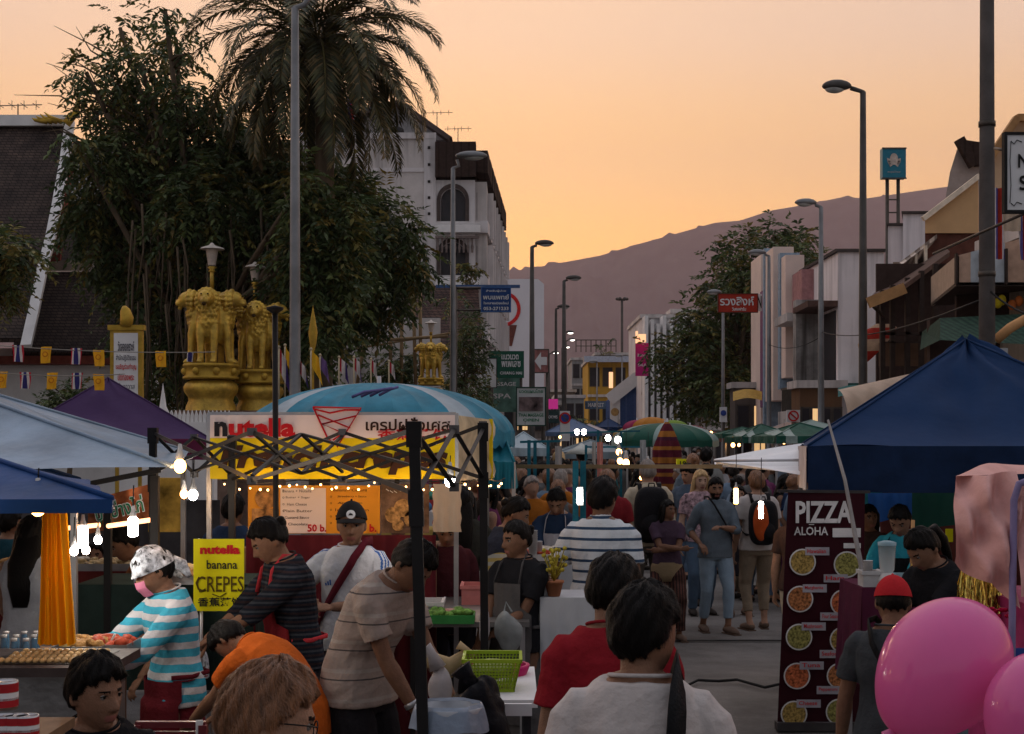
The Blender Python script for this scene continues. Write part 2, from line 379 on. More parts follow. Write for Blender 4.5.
def hair_mesh(style, thick, vox, seed, strands=0, sw=.00045, lift=1.):
    rs = random.Random(seed); mb = MB(); m_, n_ = 44, 56; vs = []
    def surf(th, ph):
        p = head_pt(th, ph); q = V((p.x*.98, max(p.y, -.094) if p.y < 0 else p.y, p.z))
        nrm = V((q.x/.0057, q.y/.0088, q.z/.0137)).normalized()
        hl = hairline(ph, style)+.006*math.sin(ph*11+seed)+.004*math.sin(ph*23+seed*3); a = sstep(hl-.006, hl+.010, q.z)
        tk = thick*(.75+.5*sstep(-.05, .1, q.z)*lift)*(1+.25*math.sin(ph*5+seed)*math.sin(th*7+seed*2)+.16*math.sin(ph*17+th*9+seed))
        if style in ('short', 'crop') and math.cos(ph) > .3 and q.z > hl: tk *= 1.15
        return q, nrm, q+nrm*(-.012*(1-a)+tk*a), a
    rings = []
    for i in range(m_+1):
        th = math.pi*i/m_*.93+.001
        for j in range(n_):
            vs.append(surf(th, 2*math.pi*j/n_)[2])
    fs = [(i*n_+j, i*n_+(j+1) % n_, (i+1)*n_+(j+1) % n_, (i+1)*n_+j) for i in range(m_) for j in range(n_)]
    fs = [tuple(reversed(f)) for f in fs]
    fs += [tuple(range(n_)), tuple(reversed(range(m_*n_, (m_+1)*n_)))]
    mb.add(vs, fs)
    if strands:
        for _ in range(strands):
            th = math.acos(1-rs.random()*1.6); ph = rs.uniform(-math.pi, math.pi)
            q, nrm, p, a = surf(th, ph)
            if a < .75: continue
            q2 = surf(min(th+.16, 2.9), ph+rs.uniform(-.12, .12)+.12)[2]
            dr = (q2-p).normalized(); L = rs.uniform(.018, .042); p = p-nrm*.004
            side = dr.cross(nrm).normalized()*sw
            l2 = nrm*rs.uniform(.05, .42)+side/sw*rs.uniform(-.25, .25)
            a0 = p; a1 = p+(dr+l2)*L*.5; a2 = a1+(dr*1.1+l2*.2-nrm*.15)*L*.5
            b = len(mb.v); mb.add([a0-side, a0+side, a1-side, a1+side, a2], [(0, 1, 3, 2), (2, 3, 4)])
    return mb
def SKIN(i=0):
    c = [(.20, .105, .065), (.29, .165, .11), (.145, .072, .043), (.38, .24, .17)][i]
    return mat('skin tone %d' % i, c, .55, .14, 30, .25, 160, spec=.15)
def HAIR(i=0):
    if i == 'brown': return mat('brown hair', (.17, .068, .024), .45, .5, 60, .5, 200, stretch=(1, 1, .2), spec=.5)
    if i == 'blond': return mat('blond hair', (.5, .33, .16), .45, .35, 40, .5, 160, stretch=(1, 1, .15), spec=.15)
    if i == 'grey': return mat('grey hair', (.22, .19, .17), .5, .35, 40, .5, 160, stretch=(1, 1, .15), spec=.15)
    return mat('black hair', (.0045, .0035, .003), .5, .4, 60, .3, 200, stretch=(1, 1, .2), spec=.10)
def ik(S, T, a, b, hint):
    d = T-S; L = d.length; mx = (a+b)*.995
    if L > mx: T = S+d*(mx/L); d = T-S; L = mx
    L = max(L, .06); u = d.normalized(); pr = (a*a-b*b+L*L)/(2*L); h = math.sqrt(max(0, a*a-pr*pr))
    hp = V(hint)-u*V(hint).dot(u); hp = hp.normalized() if hp.length > 1e-5 else V((0, 1, 0))
    return S+u*pr+hp*h, T
def hand(mb, wr, fdir, palm, side, curl=.5, spread=1.):
    """palm, four fingers and a thumb from the wrist; palm = direction the palm faces; side = towards the thumb"""
    f = V(fdir).normalized(); pn = V(palm); pn = (pn-f*pn.dot(f)).normalized(); t = V(side); t = (t-f*t.dot(f)-pn*t.dot(pn)).normalized()
    mb.tube([wr-f*.01, wr+f*.02, wr+f*.05, wr+f*.085, wr+f*.097], [.024, .031, .039, .040, .033], 12, flat=(.40, 1), up=pn)
    for i, (o, L) in enumerate([(.029, .070), (.0100, .078), (-.010, .073), (-.0285, .057)]):
        p = wr+f*(.088-.004*abs(i-1))+t*o; d = f.copy(); pts = [p-f*.02]; rr = [.0095]
        an = curl*(.9+.12*i)
        for s_, l in enumerate((.45, .32, .25)):
            q = Quaternion(t, 0); c_ = an*(s_+1)*.8
            dd = (f*math.cos(c_)+pn*math.sin(c_)+t*o*3*spread).normalized(); pts.append(p); rr.append(.0092-.0007*s_); p = p+dd*L*l*1.05
        pts.append(p); rr.append(.0068)
        mb.tube(pts, rr, 8)
    p0 = wr+f*.022+t*.024; p1 = p0+(f*.7+t*.75+pn*.25).normalized()*.038; p2 = p1+(f*1+t*.25+pn*(.3+curl*.4)).normalized()*.030; p3 = p2+(f*1-t*.05+pn*(.4+curl*.5)).normalized()*.024
    mb.tube([p0-t*.008, p0, p1, p2, p3], [.012, .0145, .0125, .0105, .0078], 8)
def person(px=None, d=8., H=1.72, rz=0., label='', group=None, vox=.009, lean=0., twist=0., side=0., head=(0, 0, 0), aL=None, aR=None, hL=None, hR=None,
           curl=.55, drop=0., feet=None, shirt=None, legs=None, hair=('short', .016, 0), skin=0, shoes=True, x=None, y=None, z0=0., fat=1., strands=0, beard=False,
           cap=None, extra=None, eyes=None, palmL=None, palmR=None, fdL=None, fdR=None, seed=None, near=False, kneehint=None):
    seed = seed if seed is not None else int(abs(px or 0)*7+d*31) % 9973
    k = H/1.69
    X = WX(px, d) if x is None else x; Y = d if y is None else y
    root = thing('person', (0, 0, 0), label, 'person', group)
    # skeleton, metres for a 1.72 m figure, facing -Y
    P0 = V((0, 0, .95-drop)); Rl = Matrix.Rotation(R(side), 3, 'Y') @ Matrix.Rotation(R(lean), 3, 'X')
    Rt = Rl @ Matrix.Rotation(R(twist), 3, 'Z'); Rh = Matrix.Rotation(R(lean*.45), 3, 'X')
    def sp(z, xo=0, yo=0, tw=False):
        dz = z-.95
        if dz <= 0: return P0+V((xo, yo, dz))
        f_ = min(1, dz/.28); A = Matrix.Rotation(R(side*f_), 3, 'Y') @ Matrix.Rotation(R(lean*f_), 3, 'X') @ Matrix.Rotation(R(twist*f_), 3, 'Z')
        base = V((0, 0, 0))
        # integrate the bend
        n = 8; q = V((0, 0, 0))
        for i in range(n):
            g = dz*(i+.5)/n; ff = min(1, g/.28)
            q += (Matrix.Rotation(R(side*ff), 3, 'Y') @ Matrix.Rotation(R(lean*ff), 3, 'X')) @ V((0, 0, dz/n))
        return P0+q+A @ V((xo, yo, 0))
    A1 = Rl @ Matrix.Rotation(R(twist), 3, 'Z')
    prof = [(.83, .10, .085, .0), (.87, .150, .108, .0), (.93, .168*fat, .118*fat, .0), (1.0, .158*fat, .112*fat, 0), (1.09, .142*fat, .100*fat, 0), (1.18, .148*fat, .108*fat, .0), (1.27, .162, .118, .003), (1.33, .166, .112, .008), (1.385, .150, .094, .010), (1.430, .118, .080, .010), (1.468, .072, .066, .008)]
    def torso(mb, grow, z0_, z1_, hem=0., n=22):
        zs = [p for p in prof if z0_ < p[0] < z1_]
        def at(z):
            for a, b in zip(prof, prof[1:]):
                if a[0] <= z <= b[0]:
                    t = (z-a[0])/(b[0]-a[0]); return (z,)+tuple(a[i]+(b[i]-a[i])*t for i in (1, 2, 3))
            return (z,)+((prof[0] if z < prof[0][0] else prof[-1])[1:])
        if z0_ < .87: zs = [(z0_, .160*fat+hem, .112*fat+hem, 0)]+[(p[0], p[1]+hem*.6*max(0, (1.1-p[0])/.25), p[2]+hem*.6*max(0, (1.1-p[0])/.25), p[3]) for p in zs if p[0] > .88]
        else: zs = [at(z0_)]+zs
        if z1_ < 1.46: zs = zs+[at(z1_)]
        vs = []
        for z, hw, hd, yo in zs:
            gg = grow
            for j in range(n):
                a = 2*math.pi*j/n; ca, sa = math.cos(a), math.sin(a)
                ex = .85
                vs.append(sp(z, math.copysign(abs(ca)**ex, ca)*(hw+gg), math.copysign(abs(sa)**ex, sa)*(hd+gg)+yo))
        m_ = len(zs); fs = [(i*n+j, i*n+(j+1) % n, (i+1)*n+(j+1) % n, (i+1)*n+j) for i in range(m_-1) for j in range(n)]
        fs += [tuple(reversed(range(n))), tuple(range((m_-1)*n, m_*n))]
        mb.add(vs, fs)
    neck0, neck1 = sp(1.43, 0, .012), sp(1.50, 0, -.005)
    hy, hp, hr = head
    Hm = A1.copy()
    Hrot = Rh @ Matrix.Rotation(R(hr), 3, 'Y') @ Matrix.Rotation(R(hy), 3, 'Z') @ Matrix.Rotation(R(hp), 3, 'X')
    hc = sp(1.505, 0, -.006)+Hrot @ V((0, -.012, .065))
    HM = Matrix.Translation(hc) @ Hrot.to_4x4()
    sh = {s: sp(1.368, s*.168, .010) for s in (1, -1)}
    arms = {}
    for s, tgt, hint in ((1, aL, hL), (-1, aR, hR)):
        if tgt is None: tgt = (s*.25, -.03, .80-drop)
        T = V(tgt); E, T = ik(sh[s], T, .285, .255, hint or (s*.45, .8, -.5)); arms[s] = (sh[s], E, T)
    ft = feet or [(.10, .02), (-.10, -.03)]
    lg = {}
    for s, q in ((1, ft[0]), (-1, ft[1])):
        q = V((q[0], q[1], (q[2] if len(q) > 2 else 0)+.085)); Hp = sp(.90, s*.092, .0)
        K, A_ = ik(Hp, q, .43, .41, kneehint or (s*.15, -1, .15)); lg[s] = (Hp, K, A_)
    body = MB()
    torso(body, -.004, .80, 2)
    body.tube([neck0-(neck1-neck0)*.4, neck0, (neck0+neck1)/2, neck1, neck1+(hc-neck1)*.45], [.075, .058, .053, .052, .050], 14, flat=(1, 1.0))
    for s in (1, -1):
        S, E, T = arms[s]
        # shoulder, deltoid, upper arm, forearm
        inn = sp(1.375, s*.10, .01)
        body.tube([inn, S+(inn-S)*.2, S+(E-S)*.10, S+(E-S)*.35, S+(E-S)*.7, E], [.048, .054, .053, .047, .040, .037], 12)
        body.tube([E+(S-E)*.06, E, E+(T-E)*.22, E+(T-E)*.6, T-(T-E)*.06, T], [.036, .037, .041, .034, .026, .024], 12)
        body.ell(E, .037, 8, 6)
        fd = (T-E).normalized(); uf = V(fdL if s == 1 and fdL else fdR if s == -1 and fdR else fd)
        hang = abs(fd.z) > .8
        pl = (palmL if s == 1 else palmR) or ((-s, 0, 0) if hang else (0, 0, -1))
        sd_ = V((0, -1, 0)) if hang else V((-s, -.2, .1))
        hand(body, T, uf, pl, sd_, curl)
        Hp, K, A_ = lg[s]
        body.tube([Hp+V((0, 0, .04)), Hp, Hp+(K-Hp)*.3, Hp+(K-Hp)*.75, K], [.078, .088, .080, .060, .053], 14)
        body.tube([K+(Hp-K)*.05, K, K+(A_-K)*.28, K+(A_-K)*.7, A_], [.052, .051, .054, .038, .033], 12)
        fw = V((s*.18, -1, 0)).normalized()
        body.tube([A_+V((0, 0, .02)), A_-V((0, 0, .03))-fw*.03, A_-V((0, 0, .045))-fw*.02], [.034, .04, .03], 10)
        body.tube([A_-V((0, 0, .048))-fw*.05, A_-V((0, 0, .045)), A_-V((0, 0, .052))+fw*.09, A_-V((0, 0, .062))+fw*.15, A_-V((0, 0, .066))+fw*.185], [.030, .038, .036, .026, .014], 12, flat=(.75, 1.15), up=(0, 0, 1))
    # head
    nph, nth = (72, 60) if vox < .011 else (40, 32)
    hv = [HM @ head_pt(math.pi*i/nth+(.0001 if i == 0 else 0), 2*math.pi*j/nph) for i in range(nth+1) for j in range(nph)]
    hf = [tuple(reversed((i*nph+j, i*nph+(j+1) % nph, (i+1)*nph+(j+1) % nph, (i+1)*nph+j))) for i in range(nth) for j in range(nph)]
    body.add(hv, hf)
    for s in (1, -1):
        body.ell(HM @ V((s*.0775, .014, -.004)), (.0075+vox*.35, .019, .031), 10, 8, rot=Hrot @ Matrix.Rotation(R(s*-14), 3, 'Z') @ Matrix.Rotation(R(10), 3, 'X'))
    sk = SKIN(skin)
    me = remesh(body, vox, 1 if vox < .012 else 2, (sk, mat('lips', (.22, .085, .07), .45), HAIR(hair[2]), mat('eye white', (.20, .18, .165), .4) , HAIR(0)))
    # brows, lips, beard by place on the face
    if vox < .013:
        Hi = HM.inverted(); np_ = len(me.polygons); ce = np.empty(np_*3, dtype=np.float32); me.polygons.foreach_get('center', ce); ce = ce.reshape(-1, 3)
        Mi = np.array(Hi); q = ce@Mi[:3, :3].T+Mi[:3, 3]; idx = np.zeros(np_, dtype=np.int32)
        ax_, z_ = np.abs(q[:, 0]), q[:, 2]; fr_ = q[:, 1] < -.055
        if beard:
            idx[(q[:, 1] < -.01) & (z_ < -.038) & (z_ > -.135) & ~((ax_ < .022) & (z_ > -.05)) & ~((ax_ < .021) & (z_ > -.078) & (z_ < -.058)) & (np.abs(q[:, 0]) < .09)] = 2
            idx[fr_ & (z_ < -.047) & (z_ > -.056) & (ax_ < .03)] = 2
        idx[fr_ & (ax_ < .024) & (z_ > -.077-vox*.2) & (z_ < -.058)] = 1
        idx[fr_ & (ax_ > .014) & (ax_ < .046) & (z_ > .021-vox*.15) & (z_ < .028+vox*.25)] = 4
        me.polygons.foreach_set('material_index', idx)
    # eyes set into the sockets, joined to the body mesh
    if vox < .013 and not eyes == 'hidden':
        e = MB()
        for s in (1, -1):
            e.m = 3; c = HM @ V((s*.031, -.0715, .006)); e.ell(c, .0112, 12, 8, rot=Hrot)
            e.m = 4; e.ell(HM @ V((s*.031, -.0772, .006)), .0068, 10, 6, rot=Hrot)
            e.m = 4; e.tube([HM @ V((s*.018, -.0815, .0085)), HM @ V((s*.026, -.0865, .0125)), HM @ V((s*.036, -.0865, .0125)), HM @ V((s*.045, -.077, .008))], .0017, 5)
        nv = len(me.vertices)
        bm = bmesh.new(); bm.from_mesh(me)
        ev = [bm.verts.new(p) for p in e.v]
        for f_, mi in zip(e.f, e.mi):
            try: g_ = bm.faces.new([ev[i] for i in f_]); g_.material_index = mi; g_.smooth = True
            except ValueError: pass
        bm.to_mesh(me); bm.free()
    parts = []
    def put(name, m, par=None):
        o = link_mesh(name, m, par or root, local=True); parts.append(o); return o
    bo = put('body', me)
    if hair and hair[0] != 'none':
        hm = hair_mesh(hair[0], hair[1], vox, seed, strands or (2600 if vox < .012 else 0), .0005 if strands else .0009)
        hm.v = [tuple(HM @ V(p)) for p in hm.v]
        hx = MB()
        if hair[0] == 'long' or hair[0] == 'mid':
            Ld = hair[3] if len(hair) > 3 else .30
            pts = [HM @ V((0, .055, .06)), HM @ V((0, .085, -.02)), HM @ V((0, .088, -.08))]
            bk = sp(1.40, 0, .115)
            pts += [bk, bk+V((0, .015, -Ld*.5)), bk+V((0, .02, -Ld))]
            hm.tube(pts, [.05, .078, .088, .088, .080, .045], 16, flat=(.36, 1), up=Hrot @ V((0, 1, 0)))
            for s in (1, -1):
                hm.tube([HM @ V((s*.045, -.015, .085)), HM @ V((s*.080, -.012, .03)), HM @ V((s*.085, .005, -.05)), HM @ V((s*.088, .03, -.13)), sp(1.37, s*.09, .06)], [.022, .024, .026, .03, .026], 10)
        if hair[0] == 'up':
            hm.ell(HM @ V((0, .098, .052)), (.040, .034, .038), 12, 10)
            hm.ell(HM @ V((.014, .108, .07)), (.025, .022, .022), 10, 8)
        if hair[0] == 'tail':
            hm.tube([HM @ V((0, .085, .05)), HM @ V((0, .13, .04)), HM @ V((0, .14, -.05)), HM @ V((0, .12, -.14)), HM @ V((0, .11, -.2))], [.02, .032, .034, .026, .01], 12)
        hmesh = bpy.data.meshes.new('hair'); hmesh.from_pydata(hm.v, [], hm.f); hmesh.materials.append(HAIR(hair[2]))
        hmesh.polygons.foreach_set('use_smooth', [True]*len(hmesh.polygons)); hmesh.update(); put('hair', hmesh)
    W_ = .010 if near else .008
    if shirt:
        sm = shirt['m']; g = shirt.get('fit', .014); mb = MB(); hem = shirt.get('hem', .86)
        torso(mb, g, hem, 1.452 if not shirt.get('low') else 1.40, hem=shirt.get('flare', .018))
        sl = shirt.get('sleeve', 'short')
        for s in (1, -1):
            S, E, T = arms[s]; inn = sp(1.375, s*.10, .01)
            if sl == 'none': mb.tube([inn, S+(inn-S)*.25], [.062, .058], 12); continue
            end = .66 if sl == 'short' else 1.
            en = S+(E-S)*end
            mb.tube([inn, S+(inn-S)*.2, S+(E-S)*.10, S+(E-S)*.35, en], [.056, .060+g*.3, .060+g*.4, .058+g*.5, (.058 if sl == 'short' else .046)+g*.5], 14)
            if sl in ('long', 'rolled'):
                e2 = .93 if sl == 'long' else .25
                mb.ell(E, .046+g*.4, 10, 8)
                mb.tube([E+(S-E)*.06, E, E+(T-E)*.25, E+(T-E)*min(.6, e2), E+(T-E)*e2], [.046+g*.4, .047+g*.4, .049+g*.3, .043+g*.3, .036+g*.3], 12)
        if shirt.get('collar'):
            cc = sp(1.452, 0, .012); mb.lathe(cc, [(.06, -.015), (.072, .0), (.066, .028), (.056, .028), (.058, -.01)], 20, ax=A1)
        m2 = remesh(mb, vox*1.1, 2, shirt.get('mats') or (sm,), wr=W_*shirt.get('wr', 1.), seed=seed, wscale=1.)
        if shirt.get('paint'):
            np_ = len(m2.polygons); ce = np.empty(np_*3, dtype=np.float32); m2.polygons.foreach_get('center', ce); ce = ce.reshape(-1, 3)
            m2.polygons.foreach_set('material_index', shirt['paint'](ce, arms, sp).astype(np.int32))
        so_ = put(shirt.get('name', 'shirt'), m2)
        if near and not shirt.get('collar') and not shirt.get('low'):
            nb = MB(); c0 = sp(1.462, 0, .010); nb.tube([c0+A1 @ V((.082*math.cos(a), .076*math.sin(a), -.010*math.sin(a)*-1)) for a in [2*math.pi*i/24 for i in range(25)]], .0055, 6)
            mn = bpy.data.meshes.new('neckband'); mn.from_pydata(nb.v, [], nb.f); mn.materials.append(sm); mn.polygons.foreach_set('use_smooth', nb.sm); mn.update(); put('neckband', mn, so_)
    if legs:
        mb = MB(); ln = legs.get('len', 1.); ki = legs.get('kind', 'trousers')
        if ki == 'skirt':
            z_e = legs.get('hemz', .45)
            c0, c1 = sp(1.0), V((0, 0, z_e)); c1 = V(((lg[1][2].x+lg[-1][2].x)/2, (lg[1][2].y+lg[-1][2].y)/2, z_e))
            rr_ = legs.get('flare', .20)
            mb.tube([c0, sp(.93), sp(.87), (sp(.87)+c1)/2, c1], [.150*fat, .176*fat, .182*fat, (.18+rr_)/2, rr_], 22, flat=(1, .72), up=(1, 0, 0))
        else:
            torso(mb, .005, .80, 1.01)
            for s in (1, -1):
                Hp, K, A_ = lg[s]; wd = legs.get('w', 1.)
                pts = [Hp+V((0, 0, .05)), Hp, Hp+(K-Hp)*.35, Hp+(K-Hp)*.8, K]; rr = [.088, .097, .092*wd, .074*wd, .068*wd]
                if ln <= .5: pts = [Hp+V((0, 0, .05)), Hp, Hp+(K-Hp)*.4, Hp+(K-Hp)*.92]; rr = [.088, .098, .095*wd, .090*wd]
                else:
                    e_ = (ln-.5)*2; pts += [K+(A_-K)*e_*.5, K+(A_-K)*e_]; rr += [.060*wd, .052*wd]
                mb.tube(pts, rr, 14)
        m3 = remesh(mb, vox*1.2, 2, (legs['m'],), wr=W_*1.1, seed=seed+5, wscale=.9)
        put('skirt' if ki == 'skirt' else 'shorts' if ln <= .6 else 'trousers', m3)
    if shoes:
        sm_ = shoes if not isinstance(shoes, bool) else mat('dark shoe leather', (.03, .025, .022), .5)
        for s in (1, -1):
            A_ = lg[s][2]; fw = V((s*.18, -1, 0)).normalized(); mb = MB()
            mb.tube([A_-V((0, 0, .045))-fw*.065, A_-V((0, 0, .036))-fw*.03, A_-V((0, 0, .040))+fw*.06, A_-V((0, 0, .052))+fw*.14, A_-V((0, 0, .060))+fw*.20], [.030, .046, .046, .040, .018], 12, flat=(.85, 1.1), up=(0, 0, 1))
            sc2 = fw.cross(V((0, 0, 1)))
            mb.obox(A_-V((0, 0, .078))+fw*.065, fw*.135, sc2*.042, V((0, 0, .007)))
            sh_ = mb; me4 = bpy.data.meshes.new('shoe'); me4.from_pydata(sh_.v, [], sh_.f); me4.materials.append(sm_); me4.polygons.foreach_set('use_smooth', sh_.sm); me4.update(); put('shoe', me4)
    ctx = dict(HM=HM, Hrot=Hrot, sp=sp, arms=arms, lg=lg, root=root, put=put, A1=A1, hc=hc)
    def raw(name, mb, mats, par=None):
        m_ = bpy.data.meshes.new(name); m_.from_pydata(mb.v, [], mb.f)
        for q in (mats if isinstance(mats, (list, tuple)) else [mats]): m_.materials.append(q)
        m_.polygons.foreach_set('material_index', mb.mi); m_.polygons.foreach_set('use_smooth', mb.sm); m_.update(); return put(name, m_, par)
    ctx['raw'] = raw
    if cap: make_cap(ctx, **cap)
    if extra: extra(ctx)
    root.scale = (k, k, k); root.location = (X, Y, z0); root.rotation_euler = (0, 0, R(rz))
    return root
def make_cap(c, m=None, back=False, brim=None, badge=None, lining=None):
    HM, Hr = c['HM'], c['Hrot']; mb = MB()
    sg = 1 if back else -1
    def cp(th, ph):
        p = head_pt(th, ph); p.y = max(p.y, -.099); n = V((p.x/.0057, p.y/.0088, p.z/.0137)).normalized()
        return p+n*(.017+.010*math.sin(th)*0+.004*math.cos(th))
    nn, m_ = 40, 14; vs = []
    for i in range(m_+1):
        th = .001
        for j in range(nn): th = .001+(1.34-.20*math.cos(2*math.pi*j/nn)*(1 if not back else -1))*i/m_; vs.append(HM @ (cp(th, 2*math.pi*j/nn)+V((0, 0, .006))))
    fs = [tuple(reversed((i*nn+j, i*nn+(j+1) % nn, (i+1)*nn+(j+1) % nn, (i+1)*nn+j))) for i in range(m_) for j in range(nn)]
    mb.add(vs, fs); mb.ell(HM @ V((0, 0, .148)), .007, 8, 6)
    hat = c['raw']('cap', mb, m)
    b = MB(); n2 = 16
    for zz, rv in ((.002, 0), (-.003, 1)):
        vs = []
        for i in range(n2+1):
            a = -1.15+2.3*i/n2
            for r_, dz in ((.0, 0), (.5, -.004), (1, -.016)):
                ra = .080+.0*r_; x = math.sin(a)*(.088+.004*r_); y = -math.cos(a)*(.100)-r_*.066*math.cos(a*1.15)
                vs.append(HM @ V((x, -y*sg if back else y, .047+dz+zz-.012*math.sin(a)**2)) if not back else HM @ V((x, -y, .004+dz+zz)))
        fs = [(i*3+j, i*3+j+1, (i+1)*3+j+1, (i+1)*3+j) for i in range(n2) for j in range(2)]
        b.add(vs, fs)
    c['raw']('cap_brim', b, brim or m, hat)
    if badge:
        q = MB(); cc = V((0, -.118, .075)); rot = Matrix.Rotation(R(-22), 3, 'X')
        vs = [HM @ (cc+rot @ V((.026*math.cos(a)*r_, -.003*(1-r_)-.001, .026*math.sin(a)*r_))) for r_ in (0.001, 1) for a in [2*math.pi*i/20 for i in range(20)]]
        q.add(vs, [(i, (i+1) % 20, (i+1) % 20+20, i+20) for i in range(20)])
        q.m = 1
        q.add([HM @ (cc+rot @ V((x, -.0055, z))) for x, z in ((-.014, -.008), (-.004, .010), (.002, .002), (.006, .006), (.014, -.008))], [(0, 1, 2, 3, 4)], False)
        c['raw']('cap_badge', q, badge, hat)
def backpack(c, m, m2=None, w=.15, h=.24, dpt=.09, z=1.18):
    A1, sp = c['A1'], c['sp']; b = MB(); ce = sp(z, 0, .13+dpt)
    def sq(p): return V((math.copysign(abs(p.x/w)**.6, p.x)*w, math.copysign(abs(p.y/dpt)**.7, p.y)*dpt, math.copysign(abs(p.z/h)**.65, p.z)*h))
    b.ell(ce, (w, dpt, h), 26, 20, rot=A1, fn=sq)
    b.ell(ce+A1 @ V((0, dpt*.75, -h*.35)), (w*.72, dpt*.55, h*.42), 20, 14, rot=A1, fn=lambda p: p)
    bp = c['raw']('backpack', b, m)
    s_ = MB()
    for s in (1, -1):
        s_.tube([sp(1.36, s*.085, .13), sp(1.455, s*.095, .08), sp(1.47, s*.10, .0), sp(1.42, s*.105, -.10), sp(1.25, s*.125, -.135), sp(1.08, s*.155, -.05), sp(1.02, s*.14, .12)], .025, 10, flat=(.25, 1), up=(0, 0, 1))
    c['raw']('strap', s_, m2 or m, bp)
    s2 = MB(); s2.tube([ce+A1 @ V((-.03, -.02, h*.97)), ce+A1 @ V((-.025, -.02, h+.03)), ce+A1 @ V((.025, -.02, h+.03)), ce+A1 @ V((.03, -.02, h*.97))], .007, 6)
    c['raw']('carry_loop', s2, m2 or m, bp)
def cross_strap(c, m, side=1, w=.03, name='strap', g=.022, bag=None, sl=.30):
    """band from one shoulder across chest and back to the other hip"""
    sp = c['sp']; s = side; pts = []
    for t in [i/14 for i in range(15)]:
        z = 1.455-(1.455-.98)*t; x = s*.10-(s*sl)*t; hw = .165
        y = -math.sqrt(max(0, 1-(min(.97, abs(x)/(hw+g))**2)))*(.112+g)-.006
        if z > 1.40: y *= .9-(z-1.40)*9*.9
        pts.append(sp(z, x, y)+V((0, 0, g*max(0, (z-1.36)/.095))))
    bk = []
    for t in [i/14 for i in range(15)]:
        z = 1.455-(1.455-.98)*t; x = s*.10-(s*sl)*t; hw = .165
        y = math.sqrt(max(0, 1-(min(.97, abs(x)/(hw+g))**2)))*(.115+g)+.012
        if z > 1.40: y *= .9-(z-1.40)*9*.9
        bk.append(sp(z, x, y)+V((0, .004, g*max(0, (z-1.36)/.095))))
    b = MB(); path = list(reversed(pts))+bk; vs = []; n = len(path)
    ctr = sp(1.2)
    for i, p in enumerate(path):
        t = (path[min(i+1, n-1)]-path[max(0, i-1)]).normalized(); o_ = (p-ctr-(sp(1.35)-sp(1.05)).normalized()*(p-ctr).dot((sp(1.35)-sp(1.05)).normalized())); o_ = o_.normalized() if o_.length > 1e-4 else V((0, 0, 1))
        wv = t.cross(o_).normalized()*w/2
        for q in (p-wv, p+wv, p+wv+o_*.005, p-wv+o_*.005): vs.append(q)
    b.add(vs, [(i*4+j, i*4+(j+1) % 4, (i+1)*4+(j+1) % 4, (i+1)*4+j) for i in range(n-1) for j in range(4)])
    o = c['raw'](name, b, m)
    if bag:
        q = MB(); ce = sp(.93, -s*.25, .02)
        q.ell(ce, (.06, .14, .12), 18, 12, fn=lambda p: V((math.copysign(abs(p.x/.06)**.6, p.x)*.06, math.copysign(abs(p.y/.14)**.6, p.y)*.14, math.copysign(abs(p.z/.12)**.6, p.z)*.12)))
        c['raw']('bag', q, m, o)
def apron(c, m, bib=True, hemz=.55, strapm=None, w=.13):
    sp = c['sp']; b = MB()
    def f(u, v):
        z = 1.30-(1.30-hemz)*v if bib else 1.0-(1.0-hemz)*v
        ww = w*(.8 if z > 1.1 else 1.25); x = (u-.5)*2*ww
        yy = -math.sqrt(max(0, 1-(min(.98, abs(x)/.20))**2))*(.145)
        if z < .9: yy -= .02
        return sp(z, x, yy-.012+.004*math.sin(u*23+v*5))
    b.grid(f, 14, 18); b.grid(lambda u, v: f(u, v)+V((0, .005, 0)), 14, 18)
    o = c['raw']('apron', b, m); s_ = MB()
    for s in (1, -1):
        s_.tube([sp(1.30, s*w*.75, -.14), sp(1.42, s*.085, -.085), sp(1.475, s*.06, .0), sp(1.44, s*.03, .10)] if bib else [sp(1.0, s*.16, -.07), sp(1.0, s*.19, 0), sp(1.0, s*.1, .13)], .012, 8, flat=(.3, 1))
    s_.tube([sp(1.02, -.16, -.08), sp(1.02, -.195, .02), sp(1.02, -.1, .145), sp(1.02, .1, .145), sp(1.02, .195, .02), sp(1.02, .16, -.08)], .012, 8, flat=(1, .3))
    c['raw']('apron_ties', s_, strapm or m, o)
    return o
# ================================================================ the ground, the mountain
asphalt = mat('asphalt', (.19, .18, .172), .7, .35, 1.2, 1., 110, dirt=.8)
earth = mat('bare ground', (.07, .06, .05), .9, .3, .2, .3, 4)
paving = tiles('paving slabs', (.17, .155, .14), (.13, .12, .11), 1.2, rowh=.4, mortar=.02, bump=.3)
b = MB(); b.quad((-6000, -150, -.16), (6500, -150, -.16), (6500, 9000, -.16), (-6000, 9000, -.16)); b.build('ground', earth, kind='structure')
b = MB(); b.grid(lambda u, v: V((-6.2+u*16.4, -12+v*262, .012*math.sin(u*9)*math.sin(v*90))), 30, 60); b.build('road', asphalt, kind='structure')
for n_, x0, x1 in (('pavement', -60, -6.2), ('pavement', 10.2, 70)):
    b = MB(); b.box(x0, x1, -12, 250, -.15, .13); b.build(n_, paving, kind='structure')
b = MB()
for s in (-6.2, 10.2):
    for i in range(130): b.box(s-.09, s+.09, -12+i*2.0, -12+i*2.0+1.98, -.05, .145)
b.build('kerb', mat('kerb stone', (.25, .24, .22), .85, dirt=.5), kind='structure')
RIDGE = [(-900, 330), (-300, 300), (200, 300), (420, 285), (500, 272), (530, 268), (562, 262), (600, 255), (640, 243), (680, 232), (715, 222), (740, 220), (770, 210), (800, 205), (845, 196), (865, 198), (905, 192), (940, 187), (1000, 180), (1100, 170), (1400, 210), (2100, 300)]
